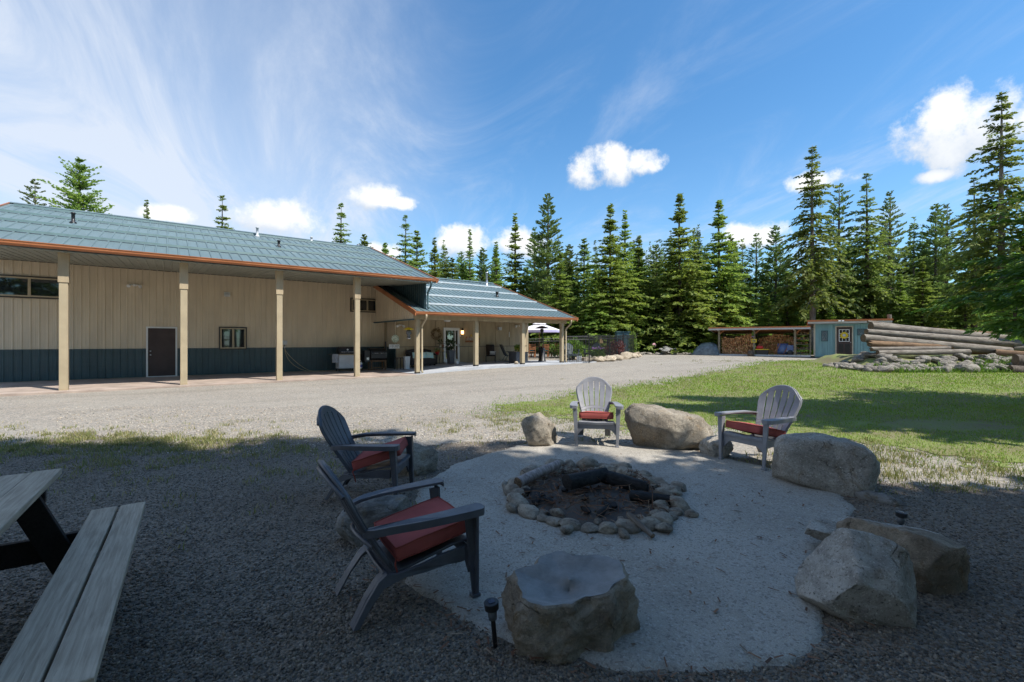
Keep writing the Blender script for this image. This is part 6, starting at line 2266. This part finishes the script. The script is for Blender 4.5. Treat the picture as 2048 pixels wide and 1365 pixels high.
    MB().tube([(-.16, 0, .34), (-.12, 0, .50), (0, 0, .55), (.12, 0, .5), (.16, 0, .34)], .006).build('handle', 'steel', t, True)
    t = thing('tall_cabinet', 'dark green storage cabinet behind the fence corner', 'cabinet', (8.6, 35.6, gz(8.6, 35.6)))
    MB().span((-.5, -.35, 0), (.5, .35, 1.75)).build('body', 'teal_dark', t, bevel=.02)
    MB().span((-.55, -.4, 1.75), (.55, .4, 1.82)).build('lid', 'teal_dark', t, bevel=.01)
    # pink disc on a stake
    t = thing('garden_disc', 'pink round disc on a stake at the forest edge', 'garden ornament', (11.6, 37.2, gz(11.6, 37.2)))
    MB().tube([(0, 0, 0), (0, 0, .6)], .012).build('stake', 'black_metal', t)
    o = MB().lathe([(.03, -.02), (.16, -.015), (.17, 0), (.16, .015), (.03, .03)], (0, 0, 0), 20).build('disc', 'pink', t, True)
    o.location, o.rotation_euler = (0, -.02, .72), (R(90), 0, 0)
    # rock borders
    def border(label, pts, n, size, meshes, seed, hh=.6):
        x0, y0 = pts[0]
        t = thing('rock_border', label, 'rock border', (x0, y0, gz(x0, y0)))
        rr = random.Random(seed)
        seg = [math.hypot(b[0] - a[0], b[1] - a[1]) for a, b in zip(pts, pts[1:])]
        tot = sum(seg)
        for k in range(n):
            d = tot * (k + rr.uniform(.2, .8)) / n
            for (a, b), L in zip(zip(pts, pts[1:]), seg):
                if d <= L:
                    break
                d -= L
            f = d / L
            x, y = a[0] + (b[0] - a[0]) * f + rr.gauss(0, .16), a[1] + (b[1] - a[1]) * f + rr.gauss(0, .16)
            s = size * rr.uniform(.6, 1.35)
            share('stone', meshes[k % len(meshes)], t, (x - x0, y - y0, gz(x, y) - gz(x0, y0) + s * hh * .22), (rr.uniform(-.25, .25), rr.uniform(-.25, .25), rr.uniform(0, 6)), (s, s, s * hh * 1.3))
    border('tan stones piled outside the fence round the flower garden', [(4.7, 27.6), (6.0, 28.6), (7.1, 30.2), (8.3, 31.8), (9.3, 33.4)], 26, .62, FSTONES, 3)
    border('mixed stones edging the flower bed behind the slate chairs', [(3.4, 29.6), (4.4, 29.2), (5.2, 28.9), (6.3, 30.2), (7.0, 31.2)], 24, .42, FSTONES, 4)
    border('low stones along the drive at the forest edge', [(9.7, 36.0), (11.5, 36.2), (13.0, 36.2), (14.8, 35.6)], 30, .42, BSTONES, 5)
    t = thing('rock_heap', 'heap of flat grey rocks at the forest edge left of the tarp', 'rock heap', (12.4, 36.1, gz(12.4, 36.1)))
    rr = random.Random(8)
    for k in range(14):
        s = rr.uniform(.45, .9)
        share('stone', GSTONES[k % 4], t, (rr.gauss(0, .55), rr.gauss(0, .25), .08 + .045 * k * rr.uniform(.4, 1)), (rr.uniform(-.3, .3), rr.uniform(-.3, .3), rr.uniform(0, 6)), (s, s, s * .7))
    # big tan slabs in the border
    for label, x, y, w in (('large tan slab leaning at the garden corner outside the fence', 7.55, 30.3, 1.15), ('wide flat tan stone left of the large slab', 6.1, 28.3, .95), ('tan stone at the foot of the fence corner', 8.85, 32.6, .8)):
        o = bpy.data.objects.new('field_rock', rock_mesh('field_rock', 'field_stone', (w, w * .5, w * .55), int(x * 10), 4, 8, .05, (.5, .8)))
        COL.objects.link(o)
        o.location, o.rotation_euler = (x, y, gz(x, y) + w * .14), (0, -.25, .4)
        tag(o, label, 'rock')


garden()

# ------------------------------------------------------------------ woodshed and teal shed
WA = math.atan2(-.537, .844)
WZ = .56


def wl(t, d, z=0.0):
    """point along the woodshed front: t metres right, d metres back"""
    return Vector((15.3 + .844 * t + .537 * d, 35 - .537 * t + .844 * d, WZ + z))


def firewood(label, t0, t1, h, d, seed):
    r = np.random.default_rng(seed)
    o = thing('firewood_stack', label, 'firewood', wl((t0 + t1) / 2, d), WA, 'firewood stacks')
    V, F = [], []
    n = 0
    z = .05
    row = 0
    while z < h:
        x = t0 + (row % 2) * .05
        while x < t1 - .04:
            s = r.uniform(.085, .155)
            top = h * (.9 + .12 * np.sin(x * 2.1 + seed)) 
            if z < top:
                k = r.integers(3, 6)
                a0 = r.uniform(0, 6.28)
                q = a0 + np.arange(k) * 2 * np.pi / k + r.uniform(-.25, .25, k)
                rad = s * .56 * r.uniform(.85, 1.1, k)
                px = x + s / 2 - (t0 + t1) / 2 + rad * np.cos(q)
                pz = z + rad * np.sin(q)
                y0 = r.normal(0, .03)
                V += [(a, y0, b) for a, b in zip(px, pz)] + [(a, y0 + .42, b) for a, b in zip(px, pz)]
                F.append(tuple(range(n, n + k)))
                F.append(tuple(range(n + 2 * k - 1, n + k - 1, -1)))
                F += [(n + i, n + (i + 1) % k, n + k + (i + 1) % k, n + k + i) for i in range(k)]
                n += 2 * k
            x += s * .98
        z += .105
        row += 1
    m = MB()
    m.v, m.f = V, F
    stuff(m.build('split_logs', 'split_wood', o))


def woodshed():
    t = thing('woodshed', 'open-front woodshed with orange metal roof and grey fascia', 'shed', wl(3.25, 0), WA)
    off = (3.25, 0, 0)
    for x in (.58, 2.94, 5.49):
        p = MB().span((x - .07, -.07, 0), (x + .07, .07, 1.86)).build('post', 'post_wood', t, off=off)
        MB().span((x - .11, -.12, 1.80), (x + .0, .3, 1.97)).build('bracket', 'fascia_grey', p, off=off)
        MB().prism([(x + .07, 1.55), (x + .07, 1.65), (x + .36, 1.90), (x + .46, 1.90)], 1, -.03, .03).build('brace', 'cedar', p, off=off)
        MB().span((x - .07, 2.4, 0), (x + .07, 2.54, 1.68)).build('back_post', 'post_wood', t, off=off)
    MB().span((-.2, -.05, 1.88), (6.3, .05, 1.93)).build('beam', 'cedar', t, off=off)
    roof = MB().prism([(-.45, 1.93), (-.45, 2.02), (3.0, 1.74), (3.0, 1.65)], 0, -.05, 6.35).build('roof', 'cedar', t, off=off)
    MB().prism([(-.50, 1.985), (-.50, 2.075), (3.05, 1.775), (3.05, 1.745), (-.488, 2.026), (-.488, 1.985)], 0, -.1, 6.4).build('roof_sheet', 'orange_roof', roof, off=off)
    MB().span((-.1, -.485, 1.86), (6.4, -.455, 2.022)).build('fascia', 'fascia_grey', roof, off=off)
    for x in (-.1, 6.37):
        MB().prism([(-.455, 1.88), (-.455, 2.02), (3.0, 1.745), (3.0, 1.6)], 0, x, x + .03).build('rake_board', 'fascia_grey', roof, off=off)
    for k in range(6):
        MB().span((.5, 2.56, .1 + k * .3), (5.6, 2.6, .24 + k * .3)).build('back_slat', 'post_wood', t, off=off)
    MB().span((-.05, -.25, -.06), (6.4, -.08, .06)).build('sill', 'fascia_grey', t, off=off)
    for k in range(5):
        MB().span((6.42, .1 + k * .001, .25 + k * .36), (6.46, 2.5, .38 + k * .36)).build('side_slat', 'post_wood', t, off=off)
    for y in (.12, 1.2):
        MB().span((6.36, y, 0), (6.42, y + .09, 1.85)).build('side_post', 'post_wood', t, off=off)
    firewood('tall orange-brown split firewood stack in the left bay of the woodshed', .68, 2.78, 1.62, .35, 2)
    firewood('split firewood stack at the back of the right bay of the woodshed', 3.1, 5.4, 1.55, 1.1, 5)
    # rack of lumber offcuts by the teal shed
    k = thing('lumber_rack', 'rough rack of stacked lumber offcuts between woodshed and teal shed', 'lumber rack', wl(5.95, .9), WA)
    r = random.Random(7)
    for lev in range(5):
        MB().span((-.4, -.4, .1 + lev * .34), (.42, .4, .15 + lev * .34)).build('shelf', 'post_wood', k)
        for q in range(7):
            x = -.36 + q * .11
            MB().box((x, r.uniform(-.05, .05), .22 + lev * .34 + r.uniform(-.02, .03)), (r.uniform(.06, .1), r.uniform(.5, .8), r.uniform(.07, .13)), rz=r.uniform(-.15, .15), ry=r.uniform(-.3, .3)).build('offcut', r.choice(('post_wood', 'brown_log', 'split_wood')), k)
    # yellow sign and bird feeder on the middle post
    s = thing('yellow_sign', 'small square yellow sign on the middle woodshed post', 'sign', wl(2.94, -.09, 1.05), WA)
    MB().span((-.17, -.015, -.12), (.17, .012, .13)).build('plate', 'yellow', s)
    MB().span((-.12, -.019, -.075), (.12, -.0155, .085)).build('print', 'grass_dry', s)
    f = thing('bird_feeder', 'green and yellow feeder hanging above the yellow sign', 'feeder', wl(2.86, -.16, 1.55), WA)
    MB().lathe([(.02, .22), (.05, .1), (.06, .0), (.06, -.12), (.09, -.13), (.09, -.16)], (0, 0, 0), 12).build('tube', 'weed', f, True)
    MB().lathe([(.1, -.16), (.1, -.19), (.02, -.2)], (0, 0, 0), 12).build('tray', 'purple_flower', f, True)
    # tote with yellow lid and red bag on it
    b = thing('storage_tote', 'black storage tote with yellow lid in the woodshed', 'tote', wl(3.45, .1), WA)
    MB().prism([(-.36, 0), (.36, 0), (.42, .4), (-.42, .4)], 1, -.25, .25).build('body', 'black_metal', b, bevel=.02)
    MB().span((-.45, -.28, .40), (.45, .28, .45)).build('lid', 'yellow', b, bevel=.01)
    o = leaf_ball(.1, 2, .01, 1)
    o = pillow(.5, .36, .3).build('red_bag', 'red_plastic', None, True)
    o.location, o.rotation_euler = wl(3.3, .1, .56), (0, 0, WA)
    tag(o, 'crumpled red bag on the yellow tote lid', 'bag')
    # wheelbarrow tipped on its nose
    w = thing('wheelbarrow', 'blue wheelbarrow tipped upright against the firewood in the right bay', 'wheelbarrow', wl(4.75, .1), WA)
    tray = MB().grid(lambda i, j: (-.34 + .68 * i / 6, .25 - .22 * math.sin(math.pi * i / 6) * math.sin(math.pi * j / 6) + .02 * j, .1 + .75 * j / 6), 7, 7).build('tray', 'blue_plastic', w, True)
    tray.modifiers.new('thickness', 'SOLIDIFY').thickness = .02
    for s_ in (-.28, .28):
        MB().tube([(s_ - .28, -.1, .0), (s_, .08, .6), (s_ + .22, .22, 1.15)], .022).build('handle', 'cedar', w, True)
    wh = MB().lathe([(.05, -.03), (.18, -.045), (.2, 0), (.18, .045), (.05, .03)], (0, 0, 0), 18).build('wheel', 'black_metal', w, True)
    wh.location, wh.rotation_euler = (.45, -.05, .2), (R(90), 0, 0)
    c = thing('blue_cooler', 'pale blue cooler box right of the wheelbarrow', 'cooler', wl(5.2, .3), WA)
    MB().span((-.2, -.18, .35), (.2, .18, .75)).build('box', 'blue_plastic', c, bevel=.02)
    MB().span((-.23, -.2, .28), (.23, .2, .35)).build('stand', 'grey_white', c)
    MB().lathe([(.04, -.05), (.17, -.06), (.19, 0), (.17, .06), (.04, .05)], (.0, 0, 0), 16).build('tyre', 'black_metal', c, True).matrix_local = Matrix.Translation((0, -.1, .19)) @ Matrix.Rotation(R(90), 4, 'X')
    u = thing('stump', 'dark stump standing at the foot of the middle woodshed post', 'stump', wl(2.75, -.35), WA)
    MB().lathe([(.24, -.02), (.21, .1), (.19, .32), (.17, .34), (0, .345)], (0, 0, 0), 14).build('block', 'trunk_bark', u, True)


woodshed()


def tarp_heap():
    bm = MB()
    n, m = 30, 26
    def P(i, j):
        a, b = -1 + 2 * i / (n - 1), -1 + 2 * j / (m - 1)
        k = max(0, 1 - abs(a) ** 2.4) ** .6 * max(0, 1 - abs(b) ** 2.6) ** .6
        z = .95 * k * (1 + .2 * a) + .10 * noise.noise(Vector((a * 3, b * 3, 1))) * k + .07 * abs(noise.noise(Vector((a * 7, b * 6, 4))))
        return Vector((a * .98 + .05 * noise.noise(Vector((b * 4, a, 2))), b * .8, max(.0, z)))
    bm.grid(P, n, m)
    o = bm.build('tarp_heap', 'tarp', None, True)
    o.location, o.rotation_euler = wl(-.35, .3, -.05), (0, 0, WA)
    tag(o, 'grey-blue crumpled tarp over a heap left of the woodshed', 'tarp')


tarp_heap()


def teal_shed():
    t = thing('teal_shed', 'small teal board shed with orange roof edge and black door', 'shed', wl(8.6, .9), WA)
    off = (8.6, .9, 0)
    x0, x1 = 6.62, 10.5
    body = MB().span((x0 + .05, .05, -.1), (x1 - .05, 3.0, 2.2)).build('wall', 'shed_teal', t, off=off)
    n = 26
    w = (x1 - x0) / n
    for k in range(n):
        a, b = x0 + k * w, x0 + (k + 1) * w
        if b <= 7.8 or a >= 8.78:
            MB().span((a + .008, .0, -.02), (b - .008, .045, 2.2)).build('board', 'shed_teal', body, off=off)
    MB().span((7.72, .01, 2.06), (8.86, .044, 2.2)).build('board', 'shed_teal', body, off=off)
    for x in (x0 - .04, x1 - .06):
        MB().span((x, -.025, -.02), (x + .1, .08, 2.2)).build('corner_board', 'shed_trim', body, off=off)
    roof = MB().prism([(-.34, 2.24), (-.34, 2.44), (3.3, 2.14), (3.3, 1.98)], 0, x0 - .38, x1 + .25).build('roof', 'fascia_grey', t, off=off)
    MB().prism([(-.40, 2.36), (-.40, 2.475), (3.35, 2.175), (3.35, 2.145), (-.345, 2.442), (-.345, 2.36)], 0, x0 - .42, x1 + .29).build('roof_edge', 'orange_roof', roof, off=off)
    a, b = 7.80, 8.78
    d = MB().span((a + .07, .02, .03), (b - .07, .06, 1.98)).build('door', 'brown_door', t, off=off)
    fr = MB().span((a, -.02, 0), (a + .07, .05, 2.05)).span((b - .07, -.02, 0), (b, .05, 2.05)).span((a + .07, -.02, 1.98), (b - .07, .05, 2.05)).span((a + .07, -.03, -.02), (b - .07, .05, .03))
    fr.build('door_frame', 'shed_trim', d, off=off)
    wa, wb, za, zb = a + .2, b - .2, 1.0, 1.82
    mu = MB().span((wa, -.005, za), (wb, .02, za + .035)).span((wa, -.005, zb - .035), (wb, .02, zb)).span((wa, -.005, za + .035), (wa + .035, .02, zb - .035)).span((wb - .035, -.005, za + .035), (wb, .02, zb - .035))
    for k in (1, 2):
        x = wa + (wb - wa) * k / 3
        mu.span((x - .012, -.003, za + .035), (x + .012, .018, zb - .035))
        z = za + (zb - za) * k / 3
        mu.span((wa + .035, -.001, z - .012), (wb - .035, .016, z + .012))
    mu.build('muntins', 'white_paint', d, off=off)
    MB().span((wa + .03, .008, za + .03), (wb - .03, .0195, zb - .03)).build('pane', 'window_glass', d, off=off)
    for s in (a + .18, a + .53):
        MB().span((s, .008, .25), (s + .27, .0205, .85)).build('door_panel', 'black_metal', d, off=off, bevel=.01)
    MB().lathe([(.02, -.03), (.035, 0), (.02, .03)], (b - .13, -.01, .95), 12).build('door_knob', 'steel', d, True, off=off)
    # flower ornament on the door
    o = thing('sunflower_ornament', 'yellow sunflower ornament on the shed door window', 'ornament', wl(8.29, -.03, 1.42), WA)
    for k in range(16):
        q = 2 * math.pi * k / 16
        c, s = math.cos(q), math.sin(q)
        MB().add([(c * .08, 0, s * .08), (c * .16 - s * .04, -.02, s * .16 + c * .04), (c * .26, -.01, s * .26), (c * .16 + s * .04, -.02, s * .16 - c * .04), (c * .16, .005, s * .16)], [(0, 1, 2, 3), (0, 4, 1), (1, 4, 2), (2, 4, 3), (3, 4, 0)]).build('petal', 'yellow', o)
    e = MB().lathe([(.0, -.01), (.1, -.01), (.09, .02), (.0, .035)], (0, 0, 0), 16).build('centre', 'grey_white', o, True)
    e.rotation_euler.x = R(90)
    for x, z0, z1, w, lab in ((7.2, 1.02, 1.75, .19, 'tall dark wall panel with crossed leaf design left of the shed door'), (9.22, 1.42, 1.85, .24, 'small dark wall panel with leaf design right of the shed door')):
        p = thing('wall_panel', lab, 'wall decor', wl(x, -.03, (z0 + z1) / 2), WA, 'shed wall panels')
        h = (z1 - z0) / 2
        MB().span((-w, -.02, -h), (w, .0, -h + .05)).span((-w, -.02, h - .05), (w, 0, h)).span((-w, -.02, -h + .05), (-w + .05, 0, h - .05)).span((w - .05, -.02, -h + .05), (w, 0, h - .05)).build('frame', 'teal_dark', p)
        MB().span((-w + .04, -.006, -h + .04), (w - .04, .004, h - .04)).build('back', 'tarp', p)
        cr = MB()
        for s in (-1, 1):
            cr.tube([(-s * w * .6, -.012, -h * .7), (0, -.014, 0), (s * w * .6, -.012, h * .7)], .012, 5)
            for f in (-.6, -.3, .3, .6):
                cr.tube([(s * w * f * .8, -.012, h * f), (s * w * f * .8 + .06, -.012, h * f + .09)], .012, 5)
                cr.tube([(s * w * f * .8, -.012, h * f), (s * w * f * .8 - .06, -.012, h * f + .09)], .012, 5)
        cr.build('design', 'teal_dark', p)
    f = thing('flood_light', 'small twin flood light under the shed roof edge above the door', 'light', wl(8.1, -.42, 2.36), WA)
    MB().span((-.16, -.03, -.02), (.16, .03, .06)).build('bar', 'black_metal', f)
    for s in (-.09, .09):
        MB().box((s, -.06, .0), (.13, .06, .1), rx=.3).build('lamp', 'white_paint', f)


teal_shed()


# ------------------------------------------------------------------ log pile on its stony bank
def bank():
    xs, ys = np.arange(15.0, 30, .35), np.arange(18.6, 25.5, .35)
    gx, gy = np.meshgrid(xs, ys)
    prof = sst(19.0, 20.4, gy + .25 * wavy(gx, gy, 1.0)) * (1 - sst(23.5, 25.2, gy)) * sst(15.4, 16.6, gx)
    z = ground_z(gx, gy) + .50 * prof + .04 * wavy(gx, gy, 3.0) * prof - .03
    v = np.stack([gx, gy, z], -1).reshape(-1, 3)
    nx, ny = len(xs), len(ys)
    i, j = np.meshgrid(np.arange(nx - 1), np.arange(ny - 1))
    a = (j * nx + i).ravel()
    struct(np_obj('bank_terrain', v, np.stack([a, a + 1, a + nx + 1, a + nx], -1), 'lawn_soil', smooth=True))
    r = random.Random(31)
    t = thing('stone_bank', 'rough bank of loose stones below the log pile', 'stone bank', (20, 19.8, gz(20, 19.8)))
    z0 = gz(20, 19.8)
    for k in range(290):
        x = r.uniform(15.0, 25.8) if k < 230 else r.uniform(14.8, 16.8)
        f = r.random()
        y = 18.9 + (1.35 if k < 230 else 2.6) * f + r.gauss(0, .08)
        s = r.uniform(.26, .58) * (1.15 if f < .3 else 1)
        z = gz(x, y) + .50 * float(sst(19.0, 20.4, y)) * float(sst(15.4, 16.6, x)) + s * .16
        share('stone', BSTONES[k % 8], t, (x - 20, y - 19.8, z - z0), (r.uniform(-.3, .3), r.uniform(-.3, .3), r.uniform(0, 6)), (s, s, s * r.uniform(.8, 1.3)))
    for x, y, w, lab in ((18.9, 18.9, .95, 'rounded pale boulder at the foot of the bank below the logs'), (21.9, 18.75, .9, 'second rounded boulder at the foot of the bank, under the leafy weeds')):
        o = bpy.data.objects.new('boulder', rock_mesh('boulder', 'bank_stone', (w, w * .6, w * .62), int(x * 3), 4))
        COL.objects.link(o)
        o.location = (x, y, gz(x, y) + .12)
        tag(o, lab, 'boulder')
    rr = np.random.default_rng(9)
    n = 3600
    x = np.concatenate([rr.normal(22.2, .9, n), rr.normal(24.2, .6, n // 2), rr.uniform(15.5, 26, n)])
    y = np.concatenate([rr.normal(19.6, .3, n), rr.normal(19.3, .3, n // 2), rr.uniform(18.6, 19.6, n)])
    z = ground_z(x, y) + .5 * sst(19.0, 20.4, y)
    o = scatter_tris(len(x), np.stack([x, y, z - .05], -1), .30, .05, .7, 'weed', 'bank_weeds', rr)
    stuff(tag(o, 'green weeds growing among the bank stones', 'weeds'))


bank()


def pl(px, py, Y):
    return ((px - 1024) / 910 * Y, Y, 1.6 + (681 - py) / 910 * Y)


for lab, a, b, r0, r1, mat, seed, br in (
    ('topmost long weathered log on the pile', pl(1742, 652, 21.9), pl(2016, 676, 21.5), .21, .17, 'grey_log', 1, .05),
    ('second long weathered log, just under the topmost one', pl(1733, 663, 21.5), pl(2034, 686, 21.0), .15, .19, 'grey_log', 2, .05),
    ('third long log with a rounded left end on the pile', pl(1726, 675, 21.1), pl(2020, 701, 20.6), .18, .18, 'grey_log', 3, .03),
    ('short splintered log with peeling bark under the third log', pl(1738, 686, 20.9), pl(1905, 693, 20.7), .15, .12, 'brown_log', 4, .25),
    ('thin pale log, second from the bottom at the front of the pile', pl(1742, 697, 20.7), pl(1900, 696, 20.5), .10, .09, 'grey_log', 5, .1),
    ('lowest front log with a dark cut end on the pile', pl(1755, 705, 20.5), pl(1938, 703, 20.3), .12, .13, 'grey_log', 6, .03),
    ('log lying behind the topmost one on the pile', pl(1760, 655, 22.4), pl(1990, 668, 22.2), .15, .14, 'brown_log', 7, .03),
    ('log at the right edge lying across the pile end', pl(2012, 658, 20.9), pl(2110, 655, 20.6), .20, .19, 'grey_log', 8, .03),
    ('log at the right edge under the crossing one', pl(2022, 695, 21.0), pl(2120, 690, 20.6), .17, .17, 'grey_log', 9, .03),
    ('long inner log hidden behind the second and third logs', pl(1750, 680, 21.9), pl(2010, 694, 21.6), .17, .17, 'brown_log', 10, .03),
    ('long inner log at the bottom behind the front logs', pl(1755, 698, 21.6), pl(2010, 703, 21.3), .17, .17, 'brown_log', 11, .03),
    ('thin pole lying on top of the log pile at its left end', pl(1735, 642, 22.2), pl(1800, 650, 22.0), .06, .05, 'grey_log', 12, .05),
    ('big log with dark end lying low at the right edge below the pile', pl(1990, 705, 20.4), pl(2080, 712, 19.6), .17, .18, 'brown_log', 13, .03),
    ('thick upright-cut log round at the right edge of the bank', pl(2030, 722, 19.2), pl(2095, 728, 18.8), .30, .30, 'trunk_bark', 14, .03),
    ('lower log round at the right edge of the bank', pl(2020, 740, 18.8), pl(2090, 744, 18.4), .22, .22, 'trunk_bark', 15, .03),
):
    log_obj('log', lab, a, b, r0, r1, mat, seed, group='stacked logs', broken=br)
o = log_obj('dead_stump', 'thin dead trunk standing behind the right end of the teal shed', (25.0, 30.2, .5), (25.05, 30.2, 3.35), .14, .12, 'grey_log', 16, cat='stump')
